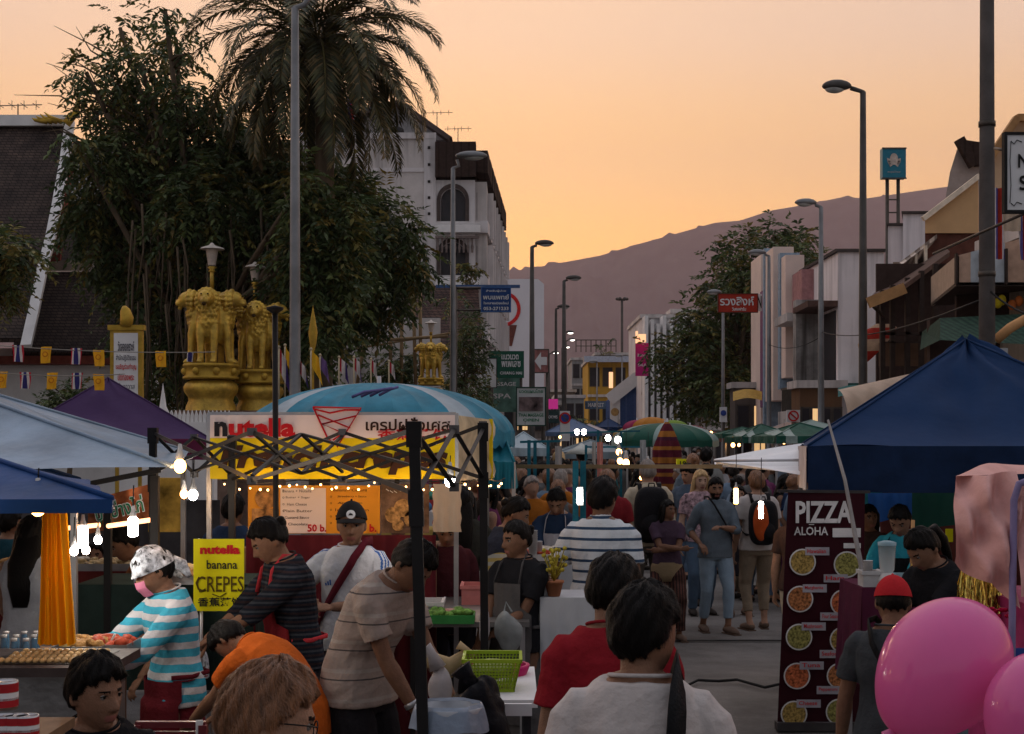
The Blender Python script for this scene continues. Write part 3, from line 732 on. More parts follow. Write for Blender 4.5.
def ridge(px):
    for (a, ya), (b_, yb) in zip(RIDGE, RIDGE[1:]):
        if a <= px <= b_: t = (px-a)/(b_-a); return ya+(yb-ya)*t
    return 330
def mtn(u, v):
    px = -900+u*3000; X = (px-512)*5000/F; top = (440-ridge(px))*5000/F
    n = noise.fractal(V((px*.035, v*7, 1)), .9, 2.1, 5); n2 = noise.fractal(V((px*.25, v*30, 5)), .9, 2.1, 3)
    if v < .7: t = v/.7; z = top*(sstep(0, 1, t)*.55+.45*t)+n*150*t*(1-t)*2.4+n2*17*t+abs(noise.noise(V((px*.9, v*40, 2))))*13*t; Y = 3300+1700*t+n*220*t*(1-t)
    else: t = (v-.7)/.3; z = top*(1-t); Y = 5000+t*2600
    return V((X*(Y/5000 if v < .7 else 1), Y, z*(Y/5000 if v < .7 else 1)))
b = MB(); b.grid(mtn, 520, 60)
b.build('mountain', mat('forested slope', (.045, .043, .036), .95, .5, .012, 1., .05, spec=.05), kind='structure')

# ================================================================ leaves and trees
def leaf_batch(cen, dr, nrm, L, Wd):
    """diamond leaves, slightly folded: arrays of centres, directions and normals"""
    n = len(cen); dr = dr/np.linalg.norm(dr, axis=1)[:, None]; sd_ = np.cross(dr, nrm); sd_ /= (np.linalg.norm(sd_, axis=1)[:, None]+1e-9)
    nn = np.cross(sd_, dr); L = np.broadcast_to(L, (n,))[:, None]; Wd = np.broadcast_to(Wd, (n,))[:, None]
    a = cen; c = cen+dr*L-nn*L*.12; b1 = cen+dr*L*.45+sd_*Wd*.5+nn*L*.06; b2 = cen+dr*L*.45-sd_*Wd*.5+nn*L*.06
    return np.stack([a, b1, c, b2], 1).reshape(-1, 3)
def quads_mesh(name, verts, mats, mi):
    n = len(verts)//4; me = bpy.data.meshes.new(name); me.vertices.add(4*n); me.loops.add(4*n); me.polygons.add(n)
    me.vertices.foreach_set('co', verts.astype(np.float32).ravel()); me.loops.foreach_set('vertex_index', np.arange(4*n, dtype=np.int32))
    me.polygons.foreach_set('loop_start', np.arange(0, 4*n, 4, dtype=np.int32)); me.polygons.foreach_set('loop_total', np.full(n, 4, dtype=np.int32))
    for m in mats: me.materials.append(m)
    me.polygons.foreach_set('material_index', mi.astype(np.int32)); me.update(calc_edges=True); return me
def leafmat(name, c, tr=.25): return mat(name, c, .55, .45, 2.5, .1, 20, spec=.3, transl=tr)
LM = [leafmat('dark leaf', (.05, .078, .028)), leafmat('mid leaf', (.095, .125, .04)), leafmat('olive leaf', (.18, .155, .04)), leafmat('yellow leaf', (.17, .12, .025))]
bark = mat('bark', (.10, .075, .05), .9, .4, 5, .8, 25, stretch=(1, 1, .3))
def crown(blobs, per, L=.2, sprayL=.5, droop=.6, seed=1, probs=(.5, .33, .13, .04), pairs=6, wd=.36):
    """sprays of paired leaves over and through a set of lobes (centre, radius, density)"""
    rs = np.random.RandomState(seed); C_ = []; D_ = []; N_ = []; M_ = []; tot = []
    for c, r, dens in blobs:
        n = int(per*dens*r*r)
        v = rs.normal(size=(n, 3)); v /= np.linalg.norm(v, axis=1)[:, None]
        rad = r*(rs.rand(n)**.45)*(.72+.5*rs.rand(n)); p = np.array(c)+v*rad[:, None]*np.array([1, 1, .9])
        d = v*.9+rs.normal(size=(n, 3))*.5; d[:, 2] -= droop; d /= np.linalg.norm(d, axis=1)[:, None]
        mm = rs.choice(len(probs), size=n, p=np.array(probs)/sum(probs))
        sl = sprayL*(.6+.8*rs.rand(n))
        for k in range(pairs):
            t = (k+.5)/pairs; pp = p+d*(sl*t)[:, None]; pp[:, 2] -= (t*t*.35*sl)
            s0 = np.cross(d, np.array([0, 0, 1.])); s0 /= (np.linalg.norm(s0, axis=1)[:, None]+1e-6)
            for s in (1, -1):
                dd = s0*s+d*.75+rs.normal(size=(n, 3))*.25; dd[:, 2] -= .25*droop+.1
                nn = np.array([0, 0, 1.])+rs.normal(size=(n, 3))*.5
                C_.append(pp); D_.append(dd); N_.append(nn); M_.append(mm); tot.append(L*(.65+.7*rs.rand(n)))
    C_ = np.concatenate(C_); D_ = np.concatenate(D_); N_ = np.concatenate(N_); M_ = np.concatenate(M_); tot = np.concatenate(tot)
    return leaf_batch(C_, D_, N_, tot, tot*wd), M_
def limbs(mb, base, blobs, r0, fork, seed=1, twigs=3):
    rs = random.Random(seed); base = V(base); fork = V(fork)
    mb.tube([base, base.lerp(fork, .35)+V((rs.uniform(-.1, .1), 0, 0)), base.lerp(fork, .7), fork], [r0*1.25, r0, r0*.85, r0*.75], 12)
    for c, r, d in blobs:
        c = V(c); m = fork.lerp(c, .5)+V((rs.uniform(-.3, .3), rs.uniform(-.3, .3), rs.uniform(0, .5)*r))
        k = min(.5, .16+r*.12); mb.tube([fork, m, c], [r0*k*1.3, r0*k*.8, r0*.12], 8)
        for _ in range(twigs):
            v = V((rs.uniform(-1, 1), rs.uniform(-1, 1), rs.uniform(-.4, 1))).normalized()*r*1.0
            s = m.lerp(c, rs.uniform(.3, 1)); mb.tube([s, s+v*.5+V((0, 0, .1*r)), s+v], [r0*.12, r0*.07, .012], 6)
def tree(name, blobs, base, fork, r0, label, cat='tree', group=None, mats=None, **kw):
    root = thing(name, base, label, cat, group)
    seed = kw.get('seed', 1); mb = MB(); limbs(mb, base, blobs, r0, fork, seed); mb.build('trunk', bark, root)
    vs, mi = crown(blobs, **kw); me = quads_mesh('crown', vs, mats or LM, mi); link_mesh('crown', me, root)
    return root
def pb(lst, d, dj=1.5, seed=3):
    rs = random.Random(seed); s = F/d; out = []
    for (x, y, r, q) in lst:
        dd = d+rs.uniform(-dj, dj); out.append((W(x, y, dd), r/s, q))
    return out
big = [(86, 72, 22, .28), (110, 100, 30, .4), (140, 62, 32, .34), (176, 40, 28, .3), (120, 28, 20, .25), (165, 10, 20, .22), (75, 140, 16, .28), (150, 110, 40, .6), (190, 98, 32, .6), (110, 165, 36, .85), (160, 165, 48, 1), (215, 150, 44, .9),
       (250, 130, 24, .7), (100, 215, 34, 1), (150, 225, 48, 1), (210, 215, 55, 1), (268, 165, 45, 1), (118, 262, 32, .9), (165, 285, 42, 1), (225, 285, 50, 1), (275, 235, 50, 1), (315, 205, 38, 1),
       (345, 185, 26, 1), (370, 205, 26, 1), (400, 228, 24, .9), (330, 255, 44, 1), (378, 262, 36, 1), (412, 262, 20, .8), (300, 300, 44, 1), (352, 312, 34, .8), (392, 300, 20, .7), (135, 320, 26, .6), (180, 345, 36, .9), (240, 345, 46, 1), (300, 350, 34, .8), (160, 385, 26, .7), (215, 385, 30, .8), (275, 380, 30, .7)]
bl = pb(big, 36, 2.2)+pb([(312, 215, 24, 1), (335, 240, 24, 1), (300, 255, 24, 1), (325, 285, 28, 1), (345, 205, 20, .9), (305, 180, 16, .8), (318, 330, 26, 1), (290, 290, 22, .9)], 31.3, .4)
t_ = tree('rain_tree', bl, W(215, 440, 36)+V((0, 0, -2.05)), W(205, 360, 36), .42, 'huge dark leafy tree with hanging roots behind the golden lions', seed=5, per=330, L=.20, sprayL=.55, droop=.75, pairs=6)
mb = MB(); rs = random.Random(4)
for i in range(90):
    x = rs.uniform(125, 300); y0 = rs.uniform(200, 320); y1 = y0+rs.uniform(60, 150); d_ = 34+rs.uniform(-1, 1.5)
    p0, p1 = W(x, y0, d_), W(x+rs.uniform(-6, 6), min(y1, 420), d_); mid = p0.lerp(p1, .5)+V((rs.uniform(-.1, .1), 0, 0)); mb.tube([p0, mid, p1], [.03, .022, .012], 5)
o = mb.build('hanging_roots', bark, t_); o['kind'] = 'stuff'
# bare twigs that stand out against the sky at its left edge
mb = MB()
for i in range(34):
    x, y = rs.uniform(60, 130), rs.uniform(35, 150); p = W(x, y, 35.5); a = rs.uniform(math.pi*.55, math.pi*1.1); L_ = rs.uniform(.5, 1.1)
    mb.tube([p+V((.5, 0, -.3)), p, p+V((math.cos(a), rs.uniform(-.3, .3), math.sin(a)*.6))*L_], [.03, .018, .006], 5)
mb.build('twigs', bark, t_)
# date palm
def palm(name, c, R_, n, trunk_r, label, ground=0., seed=2):
    rs = np.random.RandomState(seed); c = V(c); root = thing(name, (c.x, c.y, ground), label, 'palm tree')
    mb = MB(); k = 22
    pts = [V((c.x+.15*math.sin(i/k*2), c.y, ground+(c.z-ground)*i/k)) for i in range(k+1)]
    mb.tube(pts, [trunk_r*(1.25-.25*i/k)*(1+.08*(i % 2)) for i in range(k+1)], 14); mb.build('trunk', bark, root)
    C_, D_, N_, M_, Ls = [], [], [], [], []; st = MB()
    for i in range(n):
        az = i*2.399+rs.rand()*.3; el = 1.25-1.95*(i/n)**.85; L = R_*(.85+.25*rs.rand())
        h = np.array([math.cos(az), math.sin(az), 0]); p = np.array([c.x, c.y, c.z]); pts = [p.copy()]; m = 42; cur = el
        for j in range(m):
            cur -= (.022+.022*(j/m))*(1.25 if el > 0 else .8); dv = h*math.cos(cur)+np.array([0, 0, math.sin(cur)]); p = p+dv*L/m; pts.append(p.copy())
            if j > 4:
                side_ = np.cross(dv, [0, 0, 1.]); side_ /= np.linalg.norm(side_)+1e-9; upv = np.cross(side_, dv)
                ll = R_*.20*math.sin(math.pi*(.12+.83*j/m))**.7
                for s in (1, -1):
                    for q in range(2):
                        C_.append(p-dv*L/m*.5*q); D_.append(dv*.9+side_*s*.85+upv*(.25+rs.normal()*.12)-np.array([0, 0, .25])+rs.normal(size=3)*.06); N_.append(upv); M_.append(rs.choice(3, p=[.45, .3, .25])); Ls.append(ll*(.85+.3*rs.rand()))
        st.tube([V(q) for q in pts[::6]], [.035*(1-.8*a/7) for a in range(len(pts[::6]))], 5)
    st.build('frond_ribs', mat('palm rib', (.13, .11, .04), .6), root)
    Ls = np.array(Ls); vs = leaf_batch(np.array(C_), np.array(D_), np.array(N_), Ls, .045)
    link_mesh('crown', quads_mesh('crown', vs, [leafmat('palm leaf dark', (.045, .05, .022), .15), leafmat('palm leaf mid', (.08, .08, .03), .15), leafmat('palm leaf dry', (.16, .115, .045), .15)], np.array(M_)), root)
palm('date_palm', W(318, 44, 33), 3.2, 62, .19, 'tall date palm with arching feathery fronds rising behind the dark tree')
tree('street_tree', pb([(700, 320, 24, .9), (722, 285, 26, .9), (745, 250, 24, .9), (775, 232, 17, .7), (800, 240, 18, .8), (790, 262, 28, 1), (755, 285, 32, 1), (735, 315, 34, 1), (770, 300, 34, 1), (705, 345, 26, 1), (740, 350, 34, 1), (770, 345, 30, 1), (668, 345, 17, .9), (655, 352, 10, .7), (682, 365, 25, 1), (720, 385, 34, 1), (690, 395, 24, 1), (755, 390, 30, 1), (812, 250, 10, .6), (730, 255, 14, .6)], 76, 3),
     W(735, 440, 76)+V((0, 0, -2.05)), W(735, 390, 76), .4, 'large rounded green tree behind the red hanging sign', seed=9, per=75, L=.30, sprayL=.75, droop=.45, pairs=5, wd=.45, probs=(.35, .38, .22, .05))
tree('small_tree', pb([(8, 250, 22, .9), (-10, 270, 24, 1), (25, 245, 14, .7), (5, 290, 16, .6), (-20, 240, 20, 1)], 20, .6), W(-30, 440, 20)+V((0, 0, -2.05)), W(-20, 300, 20), .12, 'small tree with yellowing leaves in front of the temple roof', seed=11, per=900, L=.11, sprayL=.3, droop=.5, probs=(.3, .3, .25, .15))
tree('slender_tree', pb([(455, 300, 9, .7), (462, 345, 15, 1), (475, 335, 13, 1), (463, 375, 16, 1), (478, 360, 13, 1), (450, 390, 14, 1), (476, 395, 16, 1), (470, 318, 10, .8)], 52, 1), W(465, 440, 52)+V((0, 0, -2.05)), W(465, 385, 52), .12, 'slender bushy tree between the golden lion and the blue hanging sign', seed=12, per=260, L=.16, sprayL=.4, droop=.5)
tree('balcony_tree', pb([(466, 275, 5, 1), (474, 270, 6, 1), (462, 264, 4, 1)], 64, .3), W(470, 292, 64), W(470, 280, 64), .05, 'yellowish little tree on the hotel ledge beside the lamp post', seed=13, per=300, L=.2, sprayL=.3, probs=(.1, .2, .4, .3))
tree('flowering_shrub', pb([(62, 398, 16, 1), (80, 392, 14, 1), (72, 412, 20, 1), (95, 400, 12, .8), (50, 412, 12, .9)], 24, .5), W(70, 440, 24)+V((0, 0, -2.05)), W(70, 425, 24), .05, 'leafy shrub rising behind the purple canopy by the temple wall', cat='shrub', seed=14, per=700, L=.10, sprayL=.25, droop=.3)
tree('garden_shrub', pb([(385, 365, 15, 1), (405, 358, 12, 1), (402, 375, 15, 1), (380, 380, 13, 1)], 46, 1), W(395, 440, 46)+V((0, 0, -2.05)), W(395, 395, 46), .07, 'dark shrub beside the small golden lion behind the aqua umbrella', cat='shrub', seed=15, per=300, L=.16, sprayL=.35)
tree('low_shrub', pb([(480, 410, 10, 1), (470, 400, 10, 1), (460, 412, 10, .9), (490, 420, 9, .9)], 46, 1), W(475, 440, 46)+V((0, 0, -2.05)), W(475, 425, 46), .04, 'low bush below the lettered signboards', cat='shrub', seed=16, per=300, L=.13, sprayL=.3)

# ================================================================ temple on the left
rooft = tiles('old roof tiles', (.050, .038, .034), (.075, .055, .047), 3.2, rowh=.28, mortar=.035, bump=1.)
white = mat('weathered white render', (.7, .69, .68), .85, .12, 2, .15, 20, dirt=.35)
whitec = mat('white lime wash', (.72, .71, .70), .8, .1, 2, .1, 20, dirt=.2)
gold = mat('gold paint', (.52, .33, .05), .42, .4, 5, .5, 22, metal=.5, spec=.4, dirt=.5)
goldd = mat('old gold', (.46, .29, .045), .5, .35, 4, .4, 25, metal=.4, dirt=.4)
redw = mat('temple red wood', (.18, .045, .03), .6, dirt=.4)
root = thing('temple_hall', W(20, 440, 38)+V((0, 0, -2.05)), 'temple hall with steep dark tiled roof, white gable edge and pale wall', 'temple')
b = MB()
def slab(b, pts, n=(0, -.5, .86), t=.12): b.prism(pts, V(n).normalized()*-t)
slab(b, [W(-320, 126, 42), W(66, 126, 42), W(50, 235, 39.5), W(34, 338, 37), W(-320, 338, 37)]); 
b.build('roof', rooft, root)
b = MB(); slab(b, [W(40, 215, 43), W(132, 215, 43), W(140, 262, 41.5), W(30, 262, 41.5)]); slab(b, [W(28, 272, 41.4), W(141, 272, 41.4), W(150, 352, 39.4), W(12, 352, 39.4)]); b.build('lower_roof', rooft, root)
b = MB(); b.box(WX(20, 41.5), WX(141, 41.5), 41.35, 41.8, WZ(271, 41.5), WZ(261, 41.5)); b.build('ridge_band', mat('pale stucco band', (.45, .38, .33), .8, dirt=.5), root)
b = MB()
e_ = [(70, 122), (64, 165), (56, 210), (50, 240), (43, 266), (38, 290), (33, 315), (26, 345)]
for (x, y), (x2, y2) in zip(e_, e_[1:]):
    q = lambda yy: 42-(yy-126)/212*5-.25
    b.bar(W(x, y, q(y)), W(x2, y2+1, q(y2)), .26, .10, up=(0, -1, .4))
b.bar(W(-320, 121, 41.9), W(70, 121, 41.9), .24, .3)
b.build('gable_edge', whitec, root)
b = MB(); pts = [W(66, 124, 41.5)+V(p) for p in [(0, 0, 0), (.10, 0, .12), (.28, 0, .30), (.36, 0, .62), (.32, 0, .95)]]; b.tube(pts, [.13, .12, .09, .05, .012], 10)
for i in range(4): b.tube([W(62-i*5, 122, 41.6), W(50-i*5, 117+i*1, 41.6), W(44-i*4, 112+i*2, 41.6)], [.07, .05, .01], 6)
b.build('roof_finial', goldd, root)
b = MB(); b.prism([W(67, 150, 41.9), W(78, 172, 41.9), W(72, 172, 41.9), W(60, 260, 40.5), W(50, 262, 40.5)], (0, .1, 0)); b.build('gable_panel', redw, root)
b = MB(); b.box(WX(-330, 40), WX(152, 40), 40, 50, -.1, WZ(352, 40)+.1); b.build('wall', whitec, root)
b = MB(); b.box(WX(-330, 39.3), WX(152, 39.3), 39.2, 40.0, WZ(364, 39.3), WZ(356, 39.3)); b.build('eave_board', redw, root)
root = thing('annexe', W(100, 440, 50)+V((0, 0, -2.05)), 'white boarded building with tiled top behind the temple roof', 'building')
b = MB(); b.box(WX(66, 50), WX(125, 50), 50, 56, -.1, WZ(150, 50)); b.build('wall', stripes('pale boards', [(.42, .42, .42), (.3, .3, .3)], .25, 2, widths=[.88, .12]), root)
b = MB(); b.prism([W(62, 152, 49.6), W(128, 152, 49.6), W(120, 146, 52), W(70, 146, 52)], (0, 0, .1)); b.build('roof', rooft, root)
def antenna(px, py, d, w_, h_, label, n=4):
    b = MB(); x = WX(px, d); z = WZ(py, d); b.tube([(x, d, z-h_), (x, d, z)], .02, 6); b.tube([(x-w_/2, d, z-.05), (x+w_/2, d, z-.02)], .014, 6)
    for i in range(n): q = x-w_/2+w_*(i+.5)/n; b.tube([(q, d-.3, z-.04), (q, d+.3, z-.04)], .01, 5); b.tube([(q, d, z-.16), (q, d, z+.1)], .01, 5)
    b.build('roof_antenna', mat('dull metal', (.12, .11, .10), .5, metal=.6), label=label, cat='antenna')
antenna(18, 104, 42, 1.35, .6, 'thin roof antenna on the ridge of the temple hall')
antenna(437, 112, 72, 1.5, 1.1, 'thin roof antenna on the apex of the hotel gable')
antenna(458, 128, 72, 1.3, 1.0, 'small bent antenna above the dark hotel roof edge')
# white railing with spires
root = thing('white_fence', W(195, 440, 26)+V((0, 0, -2.05)), 'white picket wall with pointed finials beside the lions', 'fence')
b = MB(); b.box(WX(120, 26), WX(215, 26), 25.9, 26.2, 0, WZ(422, 26)); b.build('wall', whitec, root)
b = MB()
for i in range(15):
    x = WX(172+i*4.1, 26); z = WZ(424, 26); b.prism([(x-.028, 25.95, z), (x+.028, 25.95, z), (x+.028, 25.95, z+.15), (x, 25.95, z+.24), (x-.028, 25.95, z+.15)], (0, .05, 0))
o = b.build('picket', whitec, root); o.name = 'railing'
b = MB(); b.lathe(W(163, 424, 26)+V((0, 0, 0)), [(.12, 0), (.13, .08), (.09, .12), (.11, .2), (.06, .3), (.045, .42), (.02, .58), (.0, .72)], 10); b.build('finial', whitec, root)

# golden lions
def lion_capital(name, px, ytop, yab, ybase, d, label, group=None, k=1.):
    s = F/d; X = WX(px, d); zb = WZ(yab, d); zt = WZ(ytop, d); H_ = zt-zb; u = H_/1.76
    root = thing(name, (X, d, 0), label, 'statue', group)
    mb = MB()
    for a in (-90, 0, 90, 180):
        A = Matrix.Rotation(R(a), 3, 'Z')
        def P(o, t, z): return A @ V((o*u, t*u, z*u))
        mb.tube([P(.10, 0, .55), P(.20, 0, .72), P(.26, 0, .95), P(.24, 0, 1.18), P(.18, 0, 1.4)], [.20*u, .25*u, .29*u, .28*u, .2*u], 18)
        for t in (-1, 1):
            mb.tube([P(.36, t*.155, .95), P(.42, t*.16, .7), P(.43, t*.155, .4), P(.45, t*.15, .15), P(.46, t*.15, .05)], [.12*u, .105*u, .088*u, .08*u, .085*u], 12)
            mb.tube([P(.42, t*.15, .05), P(.56, t*.155, .045), P(.60, t*.155, .035)], [.08*u, .075*u, .04*u], 10)
            for f_ in (-1, 0, 1): mb.ell(P(.60, t*.155+f_*.04, .035), .03*u, 8, 6)
            mb.ell(P(.50, t*.13, 1.66), (.05*u, .04*u, .055*u), 8, 6); mb.ell(P(.74, t*.075, 1.58), .03*u, 8, 6)
        hc = P(.57, 0, 1.53)
        def curl(p, A=A):
            ang = math.atan2(p.z, (A.transposed() @ p).y); return p*(1+.07*math.sin(ang*11))
        mb.ell(P(.36, 0, 1.47), (.225*u, .225*u, .245*u), 28, 20, fn=curl)
        mb.ell(P(.30, 0, 1.15), (.25*u, .25*u, .24*u), 28, 20, fn=curl)
        mb.ell(hc, .195*u, 16, 12); mb.ell(P(.69, 0, 1.47), (.125*u,)*3, 14, 10); mb.ell(P(.77, 0, 1.44), .08*u, 12, 8)
        mb.ell(P(.74, 0, 1.33), .055*u, 12, 8); mb.ell(P(.80, 0, 1.50), .04*u, 10, 6)
        for t in (-1, 1): mb.ell(P(.78, t*.05, 1.43), .055*u, 10, 8)
        for q in range(16): an = q*math.pi/8; mb.ell(P(.50, .225*math.cos(an), 1.50+.235*math.sin(an)), (.065*u, .052*u, .06*u), 8, 6); mb.ell(P(.40, .27*math.cos(an+.2), 1.44+.27*math.sin(an+.2)), (.06*u, .055*u, .065*u), 8, 6)
        for r_ in range(5):
            for t in (-2, -1, 0, 1, 2): mb.ell(P(.57-.03*r_*.5-abs(t)*.05, t*.085+(.04 if r_ % 2 else 0), 1.22-r_*.085), (.05*u, .05*u, .055*u), 8, 6)
    me = remesh(mb, .017*u, 1, (gold,)); o = link_mesh('lions', me, root, local=True); o.location = (0, 0, zb)
    b = MB(); b.lathe((X, d, zb), [(0, 0), (.50*u, 0), (.64*u, .0), (.66*u, -.03), (.66*u, -.06), (.62*u, -.07), (.62*u, -.30*u), (.66*u, -.31*u), (.66*u, -.36*u), (.5*u, -.38*u)], 40)
    for i in range(8): a = i*math.pi/4+math.pi/8; b.ell((X+.62*u*math.cos(a), d+.62*u*math.sin(a), zb-.185*u), (.09*u, .09*u, .09*u), 10, 8)
    b.build('abacus', goldd, root)
    hb = (WZ(yab, d)-WZ(ybase, d)); b = MB(); n = 72; pr = [(.50, .36), (.58, .42), (.62, .50), (.60, .60), (.52, .70), (.50, .78), (.56, .9), (.60, 1.0)]
    vs = [(X+q*u*(1+(.045 if j % 2 else -.0)*(1 if 0 < i < 7 else 0))*math.cos(2*math.pi*j/n), d+q*u*(1+(.045 if j % 2 else 0)*(1 if 0 < i < 7 else 0))*math.sin(2*math.pi*j/n), zb-hb*t_) for i, (q, t_) in enumerate(pr) for j in range(n)]
    b.add(vs, [(i*n+j, (i+1)*n+j, (i+1)*n+(j+1) % n, i*n+(j+1) % n) for i in range(len(pr)-1) for j in range(n)]); b.build('lotus_base', gold, root)
    b = MB()
    for a in (-90, 0, 90, 180):
        A = Matrix.Rotation(R(a), 3, 'Z')
        for o_, t_, z_, r_ in ((.80, 0, 1.375, .045), (.755, .078, 1.60, .018), (.755, -.078, 1.60, .018)): b.ell(V((X, d, zb))+A @ V((o_*u, t_*u, z_*u)), r_*u*1.25, 8, 6)
    b.build('mouth_and_eyes', mat('dark gold shadow paint', (.05, .03, .01), .7), root)
    b = MB(); z1 = WZ(ybase, d); b.box(X-.72*u, X+.72*u, d-.72*u, d+.72*u, z1-.2, z1); b.box(X-.62*u, X+.62*u, d-.62*u, d+.62*u, .1, z1-.2); b.build('plinth', mat('plinth stone', (.20, .13, .10), .8, dirt=.4), root)
    return root
lion_capital('lion_statue', 211, 290, 364, 411, 30, 'golden four lion statue, the taller one, nearer the white fence')
lion_capital('lion_statue', 259, 303, 370, 411, 30.6, 'golden four lion statue partly behind the dark pole, the shorter one')
lion_capital('lion_statue', 431, 343, 378, 405, 43, 'small distant golden lion statue beside the slender tree')
def garden_lamp(px, y0, y1, d, label):
    s = F/d; root = thing('garden_lamp', (WX(px, d), d, WZ(y1, d)), label, 'lamp'); x = WX(px, d)
    zt, zb = WZ(y0, d), WZ(y1, d); h = zt-zb; k = 1.0*30/s/ .6
    k = h/1.15
    b = MB(); b.tube([(x, d, zb), (x, d, zb+h*.52)], .035*k*1.4, 10); b.lathe((x, d, zb+h*.40), [(.04*k, 0), (.09*k, .02), (.05*k, .06), (.11*k, .11*k), (.07*k, .14*k)], 12); b.build('post', gold, root)
    b = MB(); b.lathe((x, d, zb+h*.54), [(.09*k, 0), (.15*k, h*.33), (.15*k, h*.34)], 8); b.build('lamp_glass', mat('frosted lamp glass', (.45, .38, .33), .3), root)
    b = MB(); b.lathe((x, d, zb+h*.87), [(.30*k, 0), (.26*k, h*.03), (.08*k, h*.08), (.03*k, h*.13), (0, h*.14)], 10); b.build('lamp_cap', mat('pale lamp cap', (.5, .45, .4), .5), root)
garden_lamp(212, 243, 292, 31, 'gold post lamp with frosted shade above the taller lion statue')
garden_lamp(255, 262, 304, 31.6, 'gold post lamp with frosted shade above the shorter lion statue')
garden_lamp(431, 320, 345, 43.6, 'little gold post lamp above the small distant lion')

# temple notice board
root = thing('temple_sign', W(126, 440, 24)+V((0, 0, -2.05)), 'upright gold framed white temple notice board behind the purple canopy', 'sign'); d = 24
b = MB(); b.box(WX(110, d), WX(142, d), d, d+.12, WZ(402, d), WZ(326, d)); b.box(WX(108, d), WX(144, d), d-.03, d+.14, WZ(330, d), WZ(325, d)); b.box(WX(113, d), WX(116, d), d+.12, d+.2, 0, WZ(330, d)); b.box(WX(136, d), WX(139, d), d+.12, d+.2, 0, WZ(330, d))
b.tube([W(126, 326, d), W(127, 318, d), W(125, 310, d), W(124, 306, d)], [.10, .11, .08, .03], 10); b.build('frame', goldd, root)
b = MB(); b.box(WX(114, d), WX(138, d), d-.012, d, WZ(400, d), WZ(333, d)); fc = b.build('board', whitec, root)
b = MB(); b.text('วัดลอยเคราะห์', W(126, 346, d-.02), .16, width=.26, bold=.02); b.text('สำนักปฏิบัติธรรม', W(126, 358, d-.02), .11, width=.32, bold=.01); b.text('เจ้าอาวาส', W(126, 386, d-.02), .1, width=.28); b.build('lettering', mat('dark lettering', (.03, .03, .05), .6), fc)
b = MB(); b.text('ขอเชิญร่วมทำบุญ', W(126, 367, d-.02), .12, width=.33, bold=.02); b.text('ปิดทองพระ', W(126, 377, d-.02), .11, width=.26, bold=.02); b.build('lettering', mat('red lettering', (.5, .03, .03), .6), fc)

# bunting
thaim = stripes('tricolour flag cloth', [(.45, .03, .05), (.6, .58, .56), (.04, .04, .16), (.04, .04, .16), (.6, .58, .56), (.45, .03, .05)], .144, 0, offset=.072, noise=.05, transl=.3)
yelm = cloth('yellow flag cloth', (.75, .40, .03), transl=.3)
yemb = mat('orange emblem', (.55, .2, .02), .8)
def sagl(a, b_, n, sag): return [a.lerp(b_, i/n)-V((0, 0, sag*4*(i/n)*(1-i/n))) for i in range(n+1)]
strm = mat('string', (.25, .23, .2), .8)
b = MB(); b.tube(sagl(W(-20, 344, 18), W(215, 352, 19), 14, .04), .006, 5); b.build('bunting_string', strm, label='upper string of the flag bunting in front of the temple', cat='string')
b = MB(); b.tube(sagl(W(-20, 371, 18), W(125, 374, 18.4), 14, .04), .006, 5); b.build('bunting_string', strm, label='lower string of the flag bunting in front of the temple', cat='string')
words_ = ['first', 'second', 'third', 'fourth', 'fifth', 'sixth']
FL = [('t', 18, 345, 1, 'upper', 'first'), ('y', 46, 347, 1, 'upper', 'first'), ('t', 76, 348, 1, 'upper', 'second'), ('y', 99, 350, 1, 'upper', 'second'), ('y', 161, 351, 1, 'upper', 'third'), ('t', 190, 352, .6, 'upper', 'third'),
      ('y', 2, 372, 1, 'lower', 'first'), ('t', 25, 372, 1, 'lower', 'first'), ('y', 52, 373, 1, 'lower', 'second'), ('t', 77, 373, 1, 'lower', 'second'), ('y', 99, 374, 1, 'lower', 'third')]
for ki, x, y, k, row, nth in FL:
    d = 18+(x+20)/235; rs_ = random.Random(x); wv = rs_.uniform(-.3, .3); n_ = 'tricolour' if ki == 't' else 'yellow emblem'
    b = MB(); b.grid(lambda u, v: W(x, y, d)+V(((u-.5)*.136*k*(1-.12*v*(1+wv)), .025*math.sin(u*7+v*3+x), -v*.20*k+wv*.03*u)), 10, 8)
    o = b.build('bunting_flag', thaim if ki == 't' else yelm, label='%s bunting flag, %s of its kind on the %s string' % (n_, nth, row), cat='flag', group='flags of the bunting', origin=W(x, y, d))
    if ki == 'y':
        b = MB(); c = W(x, y, d)+V((0, -.035, -.09*k)); b.lathe(c, [(.022, 0), (.036, 0)], 14, ax=Matrix.Rotation(R(90), 3, 'X')); b.build('emblem', yemb, o)
# flags on short poles behind the aqua umbrella
def pole_flag(px, y0, y1, d, kind, w_, label, droop=.5, lean=0):
    root = thing('pole_flag', (WX(px, d), d, WZ(y1+25, d)), label, 'flag', 'flags on poles behind the aqua umbrella')
    top, bot = W(px, y0-3, d), W(px+lean, y1+25, d)
    b = MB(); b.tube([bot, top], .014, 6); b.ell(top, .025, 8, 6); b.build('pole', mat('pale pole', (.45, .38, .25), .5), root)
    h = (y1-y0)*d/F
    m = {'t': stripes('tricolour hanging cloth', [(.42, .03, .05), (.6, .58, .56), (.06, .04, .16), (.6, .58, .56)], .30, 0, offset=.02, widths=[.22, .2, .38, .2], transl=.25), 'y': cloth('yellow royal cloth', (.7, .42, .03), transl=.25), 'p': cloth('purple royal cloth', (.16, .10, .25), transl=.25)}[kind]
    b = MB(); b.grid(lambda u, v: top+V((u*w_*(1-.5*droop*(1-v)), .04*math.sin(u*9+v*2), -h*v*(.55+.45*u)-droop*u*h*.45)), 12, 12); b.build('cloth', m, root)
